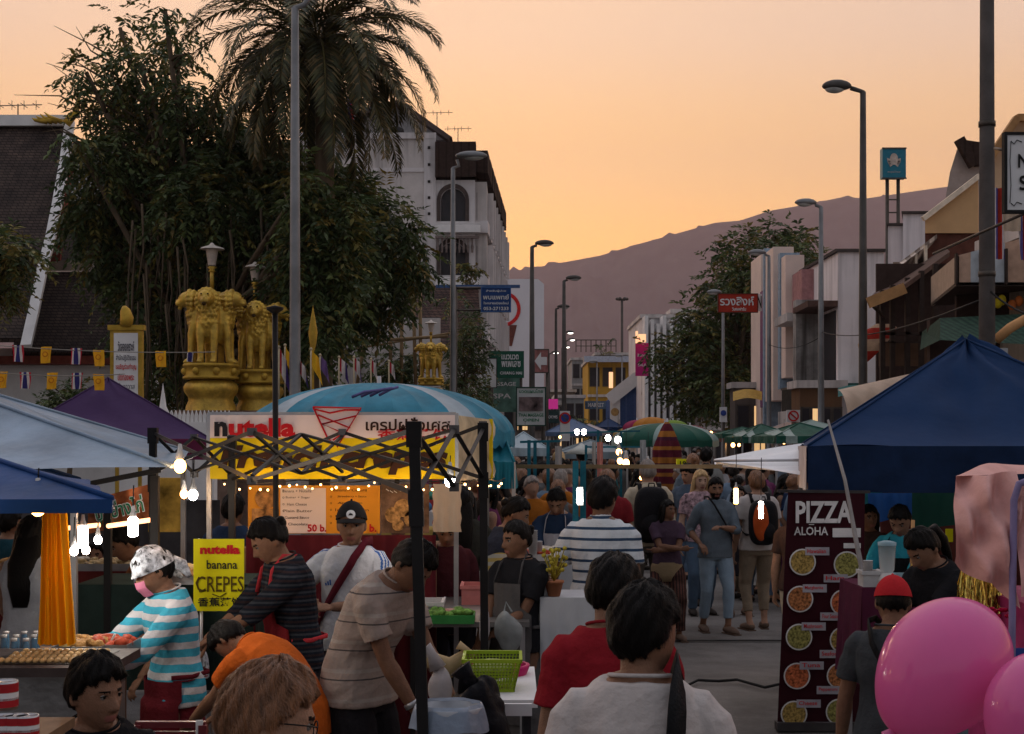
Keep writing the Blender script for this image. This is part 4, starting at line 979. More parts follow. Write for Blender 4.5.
pole_flag(279, 350, 388, 24, 't', .20, 'hanging tricolour flag leftmost, beside the tall grey lamp post', .8)
pole_flag(285, 348, 372, 24.5, 'y', .12, 'narrow yellow flag tucked beside the tall grey lamp post', .8)
pole_flag(299, 362, 384, 24, 't', .16, 'tricolour flag just right of the tall grey lamp post', .8)
pole_flag(311, 352, 380, 23, 'y', .18, 'larger yellow royal flag below the gold finial', .7)
pole_flag(320, 358, 380, 24, 'p', .16, 'purple flag right beside the larger yellow flag', .7)
pole_flag(339, 360, 382, 26, 't', .18, 'tricolour flag at the left of the three over the umbrella', .6)
pole_flag(354, 360, 380, 26, 't', .14, 'tricolour flag in the middle of the three over the umbrella', .6)
pole_flag(371, 362, 380, 26, 't', .12, 'tricolour flag rising over the very crown of the umbrella', .6)
pole_flag(389, 364, 380, 26, 't', .12, 'smallest tricolour flag, the one nearest the dark shrub', .6)
b = MB(); c = W(313, 352, 27)
b.lathe(c-V((0, 0, 2.0)), [(.02, 0), (.02, 2.0), (.06, 2.15), (.085, 2.35), (.04, 2.62), (.015, 2.75), (0, 2.85)], 12); b.build('gold_finial_pole', goldd, label='gold leaf shaped finial on a pole above the yellow flag', cat='ornament')
# ================================================================ hotel on the left
root = thing('hotel', (WX(420, 72), 76, 0), 'pale concrete hotel with dark mansard roof, arched balconies and long stepped side', 'building')
conc = mat('stained concrete', (.56, .52, .50), .85, .12, .6, .15, 8, dirt=.35, streak=.45)
plaster = mat('hotel plaster', (.62, .59, .59), .8, .1, .6, .1, 8, dirt=.25, streak=.35)
dark = mat('dark recess', (.02, .018, .017), .7)
mroof = stripes('brown ribbed roof', [(.045, .03, .025), (.028, .02, .017)], .35, 0, widths=[.8, .2])
rail = mat('rail metal', (.08, .07, .06), .5, metal=.5)
d = 70; x0, x1, x2 = WX(300, d), WX(435, d), WX(474, d)
b = MB(); b.box(x0, x1, d, d+14, 0, WZ(137, d)); b.box(x1, WX(488, d+4)+.0, d+.5, d+14, 0, WZ(180, d)); b.build('wall', conc, root)
b = MB(); b.box(x0, x1+.05, d-.12, d, WZ(139, d), WZ(133, d)); b.box(x0, x1, d-.06, d, WZ(172, d), WZ(168, d)); b.box(WX(424, d), x1+.04, d-.10, d, 0, WZ(139, d)); b.build('trim', plaster, root)
b = MB()
for y in (148, 165, 182, 198, 214, 232): b.box(WX(429, d)-.05, WX(429, d)+.07, d-.14, d-.09, WZ(y, d)-.06, WZ(y, d)+.06)
b.build('vent', dark, root)
# mansard
b = MB(); b.prism([V((x1+.02, d+.6, WZ(178, d))), V((WX(476, d), d-.5, WZ(178, d))), V((WX(474, d), d+.6, WZ(141, d))), V((x1+.02, d+.6, WZ(141, d)))], (0, 6, 0))
b.obox(V(((x1+WX(476, d))/2, d-.0, (WZ(141, d)+WZ(178, d))/2)), (((WX(476, d)-x1)/2), 0, 0), (0, .35, .9*1.0), (0, .05, .0)) if False else None
b.box(x1+.02, WX(476, d), d-.35, d+.6, WZ(178, d), WZ(143, d)); b.build('mansard_roof', mroof, root)
# front balconies with arches
def arch_pts(cx, z0, w_, h_, n=14):
    return [V((cx-w_/2, 0, z0)), V((cx-w_/2, 0, z0+h_-w_/2))]+[V((cx-w_/2*math.cos(math.pi*i/n), 0, z0+h_-w_/2+w_/2*math.sin(math.pi*i/n))) for i in range(1, n)]+[V((cx+w_/2, 0, z0+h_-w_/2)), V((cx+w_/2, 0, z0))]
for fl, (yt, yb) in enumerate(((180, 233), (233, 287), (287, 340), (340, 392))):
    zt, zb = WZ(yt, d), WZ(yb, d); cx = WX(453, d); wR = WX(475, d)
    b = MB(); ow = 1.15; aw = arch_pts(cx, zb+.55, ow, 1.55)
    out = [V((x1+.03, 0, zb)), V((x1+.03, 0, zt)), V((wR, 0, zt)), V((wR, 0, zb))]
    # wall around the arch: left, right, below, and a fan above
    n_ = len(aw); L_ = aw[:n_//2+1]; Rr = aw[n_//2:]
    b.prism([V((p.x, d, p.z)) for p in [out[0], out[1], V((cx, 0, zt))]+[V((q.x, 0, q.z)) for q in reversed(L_)]+[V((cx-ow/2, 0, zb))]], (0, .25, 0))
    b.prism([V((p.x, d, p.z)) for p in [V((cx, 0, zt)), out[2], out[3], V((cx+ow/2, 0, zb))]+[V((q.x, 0, q.z)) for q in reversed(Rr)]], (0, .25, 0))
    b.box(cx-ow/2, cx+ow/2, d, d+.25, zb, zb+.55)
    f = b.build('front_bay', plaster, root)
    b = MB(); o_ = arch_pts(cx, zb+.55, ow+.35, 1.75); i_ = arch_pts(cx, zb+.55, ow, 1.55)
    k_ = len(o_); b.add([V((p.x, d-.06, p.z)) for p in o_]+[V((p.x, d-.06, p.z)) for p in i_], [(i, i+1, i+1+k_, i+k_) for i in range(k_-1)], False)
    b.build('arch_frame', dark if False else mat('arch surround', (.07, .055, .05), .7), f)
    b = MB(); b.prism([V((p.x, d+.27, p.z)) for p in i_], (0, .04, 0)); b.build('window_pane', mat('dark window', (.02, .02, .025), .3, .3, 2, .0, spec=.25), f)
    b = MB(); b.box(x1+.03, wR+.25, d-.45, d, zb-.02, zb+.32)
    b.box(x1+.03, wR+.25, d-.45, d-.38, zb+.50-.12, zb+.42)
    b.build('balcony_slab', whitec, f)
    b = MB()
    if fl % 2 == 0 or True:
        z_ = zb-.95
        for i in range(9): b.lathe(V((x1+.15+i*.2, d-.3, z_)), [(.045, 0), (.05, .1), (.075, .25), (.04, .4), (.035, .55), (.05, .65)], 6)
        b.box(x1+.03, wR+.2, d-.38, d-.22, z_+.66, z_+.76)
    b.build('balustrade', mat('balusters', (.16, .13, .12), .8), f)
# the long side wall that steps back down the street
A0 = V((WX(476, d), d, 0)); A1_ = V((WX(497, 86), 90, 0)); dr = (A1_-A0).normalized(); nr = V((dr.y, -dr.x, 0))
Lt = (A1_-A0).length; n_b = 9
b = MB(); b.obox(A0.lerp(A1_, .5)+dr*.5-nr*1.2+V((0, 0, WZ(180, d)/2)), dr*(Lt/2-.45), nr*1.2, V((0, 0, WZ(180, d)/2))); b.build('side_wall', plaster, root)
for i in range(n_b):
    s0 = Lt*i/n_b; c = A0+dr*(s0+Lt/n_b/2)
    b = MB(); zt = WZ(143, d)-.0
    b.obox(V((c.x, c.y, (WZ(178, d)+zt)/2))+nr*.15, dr*(Lt/n_b/2-.25), nr*.38, V((0, 0, (zt-WZ(178, d))/2-.3)))
    b.build('roof_bay', mroof, root)
    b = MB(); m_ = MB()
    for fl in range(5):
        z = WZ(180, d)-1.6-fl*2.5
        b.obox(V((c.x, c.y, z-.55))+nr*.2, dr*(Lt/n_b/2-.2), nr*.34, V((0, 0, .28))); m_.obox(V((c.x, c.y, z+.45))+nr*.012, dr*(Lt/n_b/2-.5), nr*.01, V((0, 0, .65)))
        b.obox(V((c.x, c.y, z+.2))+dr*(Lt/n_b/2-.12)+nr*.3, dr*.10, nr*.40, V((0, 0, 1.1)))
    f = b.build('balcony', plaster, root); m_.build('window', mat('dark window'), f)
# gable on top
b = MB(); gy = 72.5; b.prism([W(325, 140, gy), W(343, 118, gy)+V((0, 0, 0)), W(370, 106, gy), W(397, 104, gy), W(432, 130, gy), W(448, 140, gy)], (0, 5, 0)); b.build('gable', stripes('gable boards', [(.38, .38, .39), (.25, .25, .25)], 1.25, 0, widths=[.96, .04]), root)
b = MB(); b.bar(W(396, 103, gy-.4), W(449, 140, gy-.4), .16, .9, up=(0, 1, 0)); b.bar(W(396, 103, gy-.4), W(340, 125, gy-.4), .14, .9, up=(0, 1, 0))
b.prism([W(398, 101, gy), W(448, 137, gy), W(452, 137, gy), W(400, 100, gy)], (0, 5, 0)); b.build('gable_roof', mat('gable roof', (.09, .07, .065), .7), root)
b = MB(); b.box(WX(386, gy), WX(392, gy), gy-.05, gy, WZ(125, gy), WZ(120, gy)); b.build('gable_window', dark, root)
b = MB(); b.lathe((WX(396, 71), 71.3, WZ(138, 71)), [(0, 0), (.35, 0), (.38, .3), (.33, .5), (.1, .62), (0, .64)], 12); b.box(WX(388, 71)-.1, WX(404, 71), 71, 71.6, WZ(139, 71), WZ(137, 71)); b.build('roof_tank', mat('black tank', (.025, .025, .025), .5), label='black round tank standing on the hotel parapet', cat='water tank')
b = MB(); b.tube([W(394, 100, 72), W(394, 82, 72)], .03, 6); b.box(WX(393, 72), WX(396, 72), 71.9, 72, WZ(88, 72), WZ(84, 72)); b.build('roof_mast', rail, label='thin mast on top of the hotel gable', cat='mast')
# flag held on the hotel roof
b = MB(); b.grid(lambda u, v: W(346, 95, 70)+V((u*.35+.1*v, .08*math.sin(u*8), -v*1.0-u*.2)), 8, 8); b.build('roof_flag', stripes('roof flag cloth', [(.5, .04, .05), (.55, .52, .55), (.06, .05, .25)], .4, 0), label='small tricolour flag on the hotel roof seen under the palm fronds', cat='flag')
# tiled lean-to in front of the hotel
root = thing('tiled_house', (WX(430, 62), 62, 0), 'low house with dark brown tiled roof in front of the hotel', 'house')
b = MB(); b.prism([W(395, 288, 64), W(478, 288, 64), W(482, 345, 60), W(390, 345, 60)], (0, .1, .12)); b.build('roof', tiles('red brown tiles', (.065, .035, .030), (.085, .05, .04), 2.2, rowh=.3, mortar=.04, bump=1.), root)
b = MB(); b.box(WX(395, 61), WX(480, 61), 61, 66, 0, WZ(344, 61)); b.build('wall', conc, root)
b = MB(); b.box(WX(436, 63), WX(520, 63), 62.9, 63.05, WZ(288, 63), WZ(285, 63)); b.build('gutter', mat('blue gutter', (.05, .10, .22), .5), root)
root = thing('garden_wall', (WX(370, 44), 44, 0), 'grey weathered wall with bamboo props under the big tree', 'wall')
b = MB(); b.box(WX(320, 48), WX(440, 48), 48, 48.3, 0, WZ(318, 48)); b.build('wall', conc, root)
b = MB(); b.tube([W(330, 345, 45), W(385, 340, 45), W(448, 336, 45)], .05, 8); b.tube([W(336, 352, 45), W(450, 333, 45)], .03, 8)
for x, y, x2 in ((391, 320, 390), (413, 290, 416), (366, 335, 355), (420, 285, 421), (402, 310, 401)): b.tube([W(x, y, 45.4), W(x2, 395, 45.4)], .055, 8)
b.build('bamboo_props', mat('bamboo', (.22, .15, .08), .6, .3, 4), root)
# ================================================================ signs and far buildings, left of the street
paper = mat('white sign face', (.62, .62, .62), .6, .05, 3, .03, 20)
root = thing('vertical_sign', (WX(493, 92), 92, 0), 'tall narrow orange tower sign with vertical writing', 'sign'); d = 90
orange = mat('orange signboard', (.50, .20, .03), .6, .15, 2, dirt=.2)
b = MB(); b.box(WX(487, d), WX(499, d), d, d+.8, WZ(382, d), WZ(252, d)); bd = b.build('board', orange, root)
b = MB(); b.box(WX(490, d), WX(496, d), d+.2, d+.6, 0, WZ(382, d)); b.build('post', rail, root)
b = MB()
for i, c in enumerate('โรงแรมเชียงใหม่เกต'[:14:1]): b.text(c, W(493, 262+i*8.6, d-.03), .34, width=.4, bold=.03)
b.build('lettering', mat('brown lettering', (.10, .045, .02), .6), bd)
root = thing('billboard', (WX(522, 102), 102, 0), 'tall rounded white billboard building with a red ring', 'billboard'); d = 100
b = MB(); pts = [W(498, 402, d), W(498, 285, d), W(505, 279, d), W(538, 279, d), W(544, 284, d), W(544, 402, d)]; b.prism(pts, (0, 5, 0)); bd = b.build('board', mat('billboard face', (.66, .66, .70), .6, .05, .5), root)
b = MB(); b.box(WX(500, d), WX(544, d), d+.3, d+5, 0, WZ(402, d)); b.build('base', conc, root)
b = MB(); c = W(503, 309, d-.04); n = 30
vs = [c+V((math.cos(a)*r_, 0, math.sin(a)*r_)) for r_ in (.95, 1.18) for a in [2*math.pi*i/n for i in range(n)]]; b.add(vs, [(i, (i+1) % n, n+(i+1) % n, n+i) for i in range(n)], False); b.build('ring', mat('red ring paint', (.55, .03, .03), .6), bd)
b = MB(); b.prism([W(499, 325, d-.03), W(517, 325, d-.03), W(512, 346, d-.03), W(499, 346, d-.03)], (0, .01, 0)); b.build('brown_panel', mat('brown panel', (.14, .05, .04), .6), bd)
def signboard(name, x0, x1, y0, y1, d, m, label, texts=(), depth=.12, post=None, tm=None, frame=None, cat='sign', side=None):
    root = thing(name, (WX((x0+x1)/2, d), d, 0), label, cat)
    b = MB(); b.box(WX(x0, d), WX(x1, d), d, d+depth, WZ(y1, d), WZ(y0, d)); bd = b.build('board', m, root)
    if frame:
        b = MB(); t = frame[0]*d/F
        X0, X1, Z0, Z1 = WX(x0, d)-.003, WX(x1, d)+.003, WZ(y1, d)-.003, WZ(y0, d)+.003
        for q in ((X0, X1, Z0, Z0+t), (X0, X1, Z1-t, Z1), (X0, X0+t, Z0+t, Z1-t), (X1-t, X1, Z0+t, Z1-t)): b.box(q[0], q[1], d-.02, d+depth+.01, q[2], q[3])
        b.build('frame', frame[1], root)
    if post is not None:
        b = MB()
        for px in post: b.tube([(WX(px, d+.3), d+depth+.06, 0), (WX(px, d+.3), d+depth+.06, WZ(y0, d))], .05*max(1, d/50), 8)
        b.build('post', rail, root)
    for i, (t, px, py, h, w_, col) in enumerate(texts):
        b = MB(); b.text(t, W(px, py, d-.012), h*d/F, width=w_*d/F if w_ else None, bold=.02); b.build('lettering', col, bd)
    return root
wl = mat('white lettering', (.62, .62, .62), .6); kl = mat('black lettering', (.02, .02, .02), .6); rl = mat('red lettering', (.5, .03, .03), .6); gl = mat('green lettering', (.02, .16, .08), .6)
signboard('hanging_sign', 481, 511, 287, 312, 44, mat('blue sign face', (.022, .06, .19), .5, .1), 'blue hanging street sign with white writing on the lamp post arm',
          [('สำหรับผู้ป่วย', 496, 291, 2.6, 20, wl), ('พบแพทย์', 496, 297, 5, 26, wl), ('ใจกลางเมืองใหม่', 496, 303, 2.6, 25, wl), ('053-271233', 496, 308.5, 3.4, 25, wl)], frame=(1, mat('blue frame', (.05, .12, .3), .5)))
b = MB(); b.tube([W(455, 288, 44.2), W(483, 288, 44.2)], .04, 8); b.tube([W(455, 310, 44.2), W(483, 310, 44.2)], .03, 8); b.tube([(WX(455, 44), 44.2, 0), (WX(455, 44), 44.2, WZ(286, 44))], .06, 8); b.build('sign_bracket', rail, label='thin post and arms that carry the blue hanging sign', cat='post')
green = mat('green sign face', (.016, .085, .055), .5, .15)
signboard('green_sign', 489, 524, 351, 378, 62, green, 'dark green signboard with two rows of white writing', [('แนวนวด', 510, 357, 5, 17, wl), ('พเพเลซ', 511, 364, 6, 19, wl), ('CHIANG MAI', 511, 373, 3, 22, wl)], post=(492, 521))
signboard('notice_board', 475, 497, 358, 388, 54, paper, 'two blank white notice sheets on thin posts', frame=(.8, kl), post=(478, 490))
signboard('shop_sign', 485, 520, 378, 412, 64, mat('green white hoarding', (.10, .20, .16), .6, .6, 1.4, dirt=.2), 'green and white shop hoarding under the green signboard', [('MASSAGE', 502, 384, 4, 28, wl), ('SPA', 502, 396, 5, 18, wl)], post=(487,))
pr_ = signboard('poster_board', 516, 546, 387, 426, 42, mat('poster paper', (.50, .52, .52), .5, .1, 3), 'framed white massage poster with dark green bands', [('นวดแผนไทย', 531, 391, 4, 24, gl), ('THAI MASSAGE', 531, 415, 3.4, 25, gl), ('OPEN', 531, 420, 3, 16, gl)], frame=(1.2, mat('dark green frame', (.012, .05, .035), .5)), post=(520, 543))
d = 41.98; b = MB(); b.box(WX(519, d), WX(543, d), d-.02, d, WZ(411, d), WZ(397, d)); b.build('poster_picture', mat('poster picture', (.18, .13, .13), .5, .9, 2.2), pr_)
as_ = signboard('arrow_sign', 533, 549, 349, 373, 58, mat('dusty pink sign', (.30, .13, .12), .6), 'dusty pink sign with a white arrow pointing left', frame=(1, rail), post=(547,))
d = 57.97; b = MB(); b.prism([W(534.5, 361, d), W(541, 352, d), W(541, 357, d), W(547, 357, d), W(547, 365, d), W(541, 365, d), W(541, 370, d)], (0, .01, 0)); b.build('arrow', paper, as_)
signboard('neon_sign', 545, 558, 399, 409, 60, emis('magenta light box', (.40, .02, .17), .5), 'small glowing magenta light box', post=(552,), cat='light box')
signboard('dark_sign', 545, 559, 410, 423, 59, mat('dark teal board', (.03, .06, .06), .6), 'dark teal board under the magenta light box', [('ROOMS', 552, 417, 3, 11, wl)], post=(552,))
root = thing('no_parking_sign', (WX(565, 40), 40, 0), 'round red and blue no parking disc on a white plate', 'traffic sign'); d = 40
b = MB(); b.box(WX(560, d), WX(570, d), d, d+.03, WZ(441, d), WZ(411, d)); b.build('plate', paper, root)
def disc(px, py, d, r, r0=0, n=24):
    c = W(px, py, d); bb = MB(); vs = [c+V((math.cos(a)*q, 0, math.sin(a)*q)) for q in (max(r0, .0005), r) for a in [2*math.pi*i/n for i in range(n)]]; bb.add(vs, [(i, (i+1) % n, n+(i+1) % n, n+i) for i in range(n)], False); return bb
disc(565, 418, d-.01, .15).build('disc', mat('blue disc', (.03, .06, .25), .5), root); disc(565, 418, d-.015, .155, .11).build('ring', rl, root)
b = MB(); b.tube([(WX(565, d), d+.06, 0), (WX(565, d), d+.06, WZ(412, d))], .035, 8); b.bar(W(562, 415, d-.014), W(568, 421, d-.014), .008, .035, up=(0, 0, 1)); b.build('post', rail, root)
# blocks of shophouses down the left side and across the end of the street
def block(px0, px1, ytop, d, dep, col, label, floors=3, name='shophouse', wins=4, bright=None, roof=None, sign=None):
    root = thing(name, (WX((px0+px1)/2, d), d, 0), label, 'building')
    m = mat('render %.2f %.2f %.2f' % col, col, .85, .12, .5, .1, 6, dirt=.3, streak=.35)
    X0, X1, H = WX(px0, d), WX(px1, d), WZ(ytop, d)
    b = MB(); b.box(X0, X1, d, d+dep, 0, H); b.build('wall', m, root)
    b = MB(); b.box(X0-.15, X1+.15, d-.2, d+dep, H, H+.25)
    for f in range(1, floors): b.box(X0-.05, X1+.05, d-.18, d-.003, H*f/floors-.1, H*f/floors+.12)
    b.build('ledges', roof or conc, root)
    for f in range(floors):
        for i in range(wins):
            wx = X0+(X1-X0)*(i+.5)/wins; ww = (X1-X0)/wins*.33; z0 = H*f/floors+H/floors*.3; z1 = H*(f+1)/floors-H/floors*.18
            b = MB(); b.box(wx-ww-.06, wx+ww+.06, d-.06, d-.004, z0-.08, z1+.06); w1 = b.build('window', rail, root)
            b = MB(); b.box(wx-ww, wx+ww, d-.075, d-.062, z0, z1); lit = bright and (f*wins+i) in bright
            b.build('pane', emis('lit window', (1, .62, .28), .5) if lit else mat('dark window'), w1)
    return root
block(545, 575, 392, 140, 10, (.20, .17, .15), 'low brown grey shophouse beyond the arrow sign', 2, wins=3, bright={1})
block(556, 584, 398, 118, 8, (.28, .30, .30), 'grey shophouse with lit panes behind the lamp posts', 2, wins=3, bright={0, 2})
block(572, 597, 360, 160, 12, (.30, .30, .30), 'pale grey block with roof railing left of the yellow house', 4, wins=3)
b = MB()
for i in range(9): b.bar(W(576+i*5, 352, 165), W(576+i*5, 340, 165), .1)
b.bar(W(576, 340, 165), W(616, 340, 165), .1); b.bar(W(576, 346, 165), W(616, 346, 165), .08); b.build('roof_railing', rail, label='railing on the rooftop behind the yellow house', cat='railing')
block(596, 632, 355, 150, 10, (.38, .36, .34), 'white block rising just behind the yellow house', 4, wins=4)
yel = block(588, 640, 362, 130, 10, (.50, .30, .05), 'yellow house with grey roof edge at the end of the street', 3, name='yellow_house', wins=4, bright={6})
b = MB(); b.prism([W(584, 356, 129), W(640, 356, 129), W(640, 362, 128), W(584, 362, 128)], (0, 2, .1)); rf = b.build('roof', mat('grey sheet roof', (.16, .17, .2), .5), yel)
rt = thing('blue_gabled_house', (WX(625, 112), 112, 0), 'small blue house with a white slanted gable edge', 'house'); d = 110
b = MB(); b.prism([W(611, 418, d), W(611, 399, d), W(637, 378, d), W(640, 378, d), W(640, 440, d), W(611, 440, d)], (0, 6, 0)); b.build('wall', stripes('blue boards', [(.035, .075, .19), (.06, .10, .22)], .6, 0, widths=[.8, .2]), rt)
b = MB(); b.bar(W(609, 400, d-.2), W(638, 377, d-.2), .9, .22, up=(0, 1, 0)); b.box(WX(610, d), WX(620, d), d-.1, d-.004, WZ(428, d), WZ(399, d)); b.build('gable_edge', paper, rt)
disc(615, 412, d-.12, .3).build('emblem', mat('amber emblem', (.4, .25, .1), .6), rt)
block(642, 700, 318, 105, 12, (.66, .63, .63), 'tall white block with narrow fins behind the street tree', 4, name='white_block', wins=5)
b = MB(); d = 103
for i, x in enumerate((646, 652, 658, 664, 671, 678, 686)): b.box(WX(x, d)-.12, WX(x, d)+.12, d-.4, d+1.6, 0, WZ(316+(i % 3)*4, d))
b.build('wall_fins', whitec, label='row of slim upright fins on the tall white block', cat='fins')
block(700, 770, 345, 100, 12, (.30, .27, .25), 'drab block hidden behind the street tree', 3, wins=5)
block(500, 560, 405, 85, 10, (.25, .22, .2), 'low shop front beneath the rounded billboard', 2, wins=4, bright={5})
rt = thing('water_tank', (WX(684, 115), 115, WZ(336, 115)), 'stained concrete roof tank above the street tree edge', 'water tank'); d = 112
b = MB(); b.box(WX(671, d), WX(702, d), d, d+3, WZ(335, d), WZ(312, d)); b.box(WX(670, d), WX(703, d), d-.1, d+3.1, WZ(313, d), WZ(309, d)); b.build('tank', conc, rt)
rt = signboard('pink_banner', 635.5, 648.5, 343, 376, 95, mat('magenta banner', (.45, .02, .16), .6, .1), 'tall magenta banner with small white writing on the white block', [('ร้านทอง', 642, 355, 3, 9, wl), ('SALE', 642, 365, 2.6, 8, wl)])
b = MB(); b.box(WX(636, 94), WX(638, 94), 94, 94.4, WZ(343, 94), WZ(331, 94)); b.box(WX(639, 94), WX(646, 94), 94, 94.4, WZ(342, 94), WZ(334, 94)); b.build('glowing_panel', emis('warm light box', (1, .55, .28), .75), label='warm glowing light box above the magenta banner', cat='light box')
signboard('glow_sign', 609, 613, 372, 388, 128, emis('warm light box'  , (1, .62, .38), 1.0), 'narrow warm lit shop sign on the yellow house', cat='light box')
signboard('blue_shop_board', 585, 608, 401, 409, 120, mat('slate blue board', (.08, .14, .22), .6), 'slate blue shop board under the yellow house', [('MARKET', 596, 405, 4, 16, wl)])
# street trees and palms far off
tree('distant_tree', pb([(600, 352, 5, 1), (606, 349, 5, 1), (611, 352, 4, 1)], 150, 2), W(604, 380, 150), W(604, 362, 150), .2, 'small dark tree poking over the roofs beside the railing', seed=21, per=14, L=.5, sprayL=.9, droop=.3)
tree('distant_tree', pb([(566, 425, 8, 1), (578, 420, 8, 1), (590, 428, 9, 1), (602, 424, 8, 1)], 95, 3), W(580, 440, 95)+V((0, 0, -2)), W(580, 430, 95), .12, 'dark low tree at the street end below the slate blue board', seed=22, per=60, L=.28, sprayL=.5)
# ================================================================ street lamps
steel = mat('galvanised steel', (.20, .205, .21), .5, .15, 3, .1, 20, metal=.4, dirt=.25)
dsteel = mat('dark painted steel', (.075, .07, .065), .5, .2, 3, .1, 20, metal=.3, dirt=.3)
def lamp(px, ytop, d, dirx, reach, label, r=.085, m=steel, lit=None, hd=(.62, .13), tilt=.12, group='street lamps along the road', arm_y=0.):
    x = WX(px, d); zt = WZ(ytop, d)
    root = thing('street_lamp', (x, d, 0), label, 'street lamp', group)
    b = MB(); b.tube([(x, d, 0), (x, d, .5), (x, d, .52), (x, d, zt*.5), (x, d, zt)], [r*1.5, r*1.5, r*1.15, r, r*.7], 12); b.build('pole', m, root)
    b = MB(); e = V((x+dirx*(reach-hd[0]), d+arm_y, zt+tilt*reach)); b.tube([(x, d, zt-.12), (x, d, zt), V((x+dirx*.15, d, zt+.05)), e], r*.55, 8); b.build('arm', m, root)
    b = MB(); dv = V((dirx, 0, tilt)).normalized(); c = e+dv*hd[0]*.5
    def f(p): q = V(p); q.z = q.z if q.z > 0 else q.z*.55; return q
    b.ell(c, (hd[0]*.55, .16, hd[1]), 14, 8, fn=f); h = b.build('lamp_head', m, root)
    b = MB(); b.ell(c+dv*hd[0]*.08-V((0, 0, hd[1]*.35)), (hd[0]*.36, .13, hd[1]*.62), 12, 8); b.build('lens', lit or mat('lamp lens', (.42, .42, .40), .15), h)
    return root
lamp(295, 8, 24, 1, .85, 'tallest grey street lamp, its head cut off above the big tree', r=.085, hd=(.6, .1), tilt=.25)
lamp(453, 168, 38, 1, .85, 'grey street lamp before the arched hotel balconies', r=.075, hd=(.75, .13), tilt=.25)
lamp(532, 247, 53, 1, .75, 'dark street lamp in front of the rounded billboard', m=dsteel, r=.10)
lamp(564, 281, 64, 1, .72, 'dark street lamp right of the billboard with its arm over the mountain', m=dsteel, r=.10)
lamp(556, 309, 78, 1, .70, 'slim dark street lamp close behind the billboard edge', m=dsteel, r=.09)
lamp(863, 92, 30, -1, .80, 'tall dark street lamp over the cream awning with head to the left', m=dsteel, r=.085, hd=(.55, .14), tilt=.10)
lamp(821, 207, 44, -1, .75, 'grey street lamp standing against the white modern building', r=.09, hd=(.6, .13))
lamp(769, 256, 56, -1, .75, 'pale headed street lamp before the upright colour panels', r=.085, m=steel)
lamp(723, 295, 66, -1, .7, 'street lamp whose pole carries the red hanging sign', r=.08)
lamp(700, 314, 80, -1, .7, 'thin street lamp in front of the dark street tree', r=.08)
litm = emis('lit street lamp', (1, .93, .82), 5)
for (x, y, d, lb) in ((563, 334, 105, 'topmost lit street lamp glowing at the end of the road'), (566, 341, 122, 'second lit street lamp down the road'), (562, 348, 140, 'third lit street lamp down the road'), (549, 354, 112, 'lowest lit street lamp by the dark poles')):
    lamp(x, y, d, 1, .75, lb, m=dsteel, r=.09, lit=litm, hd=(.55, .13), group='lit street lamps far down the road')
lamp(597, 363, 118, -1, .6, 'faint street lamp before the yellow house', r=.07)
lamp(622, 357, 124, -1, .6, 'faint street lamp right of the yellow house', r=.07)
root = thing('high_mast', (WX(622, 190), 190, 0), 'high mast with a ring of floodlights against the mountain', 'mast'); d = 190
b = MB(); b.tube([(WX(622, d), d, 0), (WX(622, d), d, WZ(299, d))], .16, 8); b.build('pole', dsteel, root)
for i in range(6):
    a = i*math.pi/3; c = V((WX(622, d)+.6*math.cos(a), d+.6*math.sin(a), WZ(299, d))); b = MB(); b.tube([(WX(622, d), d, WZ(300, d)), c], .06, 6); b.ell(c, (.24, .24, .2), 8, 6); b.build('floodlight', dsteel, root)
root = thing('utility_pole', (WX(987, 17), 17, 0), 'thick dark concrete pole running out of the top of the picture', 'pole'); x = WX(987, 17)
b = MB(); b.tube([(x, 17, 0), (x, 17, 5), (x, 17, 12)], [.10, .085, .06], 16); b.build('post', mat('concrete pole', (.10, .09, .085), .85, .2, 4, .3, 30, dirt=.3), root)
b = MB()
for z in (3.9, 5.6): b.lathe((x, 17, z), [(.088, 0), (.096, 0), (.096, .06), (.088, .06)], 14)
b.build('steel_band', rail, root)
wire = mat('cable', (.02, .02, .02), .6)
for i, (a, c) in enumerate((((987, 288, 17), (1100, 300, 15)), ((822, 332, 44), (990, 296, 17)), ((768, 344, 56), (822, 336, 44)))):
    b = MB(); b.tube(sagl(W(*a), W(*c), 14, .25), .012, 5); b.build('overhead_cable', wire, label='black cable sagging %s' % ['from the thick pole out to the right', 'from the white building lamp to the thick pole', 'between the two middle right lamps'][i], cat='cable')
# ================================================================ right side of the street
warmw = mat('warm white panel', (.78, .62, .54), .55, .08, 1)
root = thing('modern_building', (WX(850, 52), 52, 0), 'white boxy shop building with upright coloured panels and stained columns', 'building')
d = 50; X = WX(838, d); wh2 = mat('grubby white wall', (.78, .73, .74), .85, .1, .5, .15, 8, dirt=.35, streak=.35)
Xf, Yf = WX(765, 66), 66
b = MB(); b.box(X, WX(884, d), d, d+16, 0, WZ(252, d)); b.build('wall', wh2, root)
b = MB(); b.box(X-.1, WX(885, d), d-.1, d+16, WZ(252, d), WZ(249, d)); b.build('roof_edge', mat('dark coping', (.07, .06, .055), .8), root)
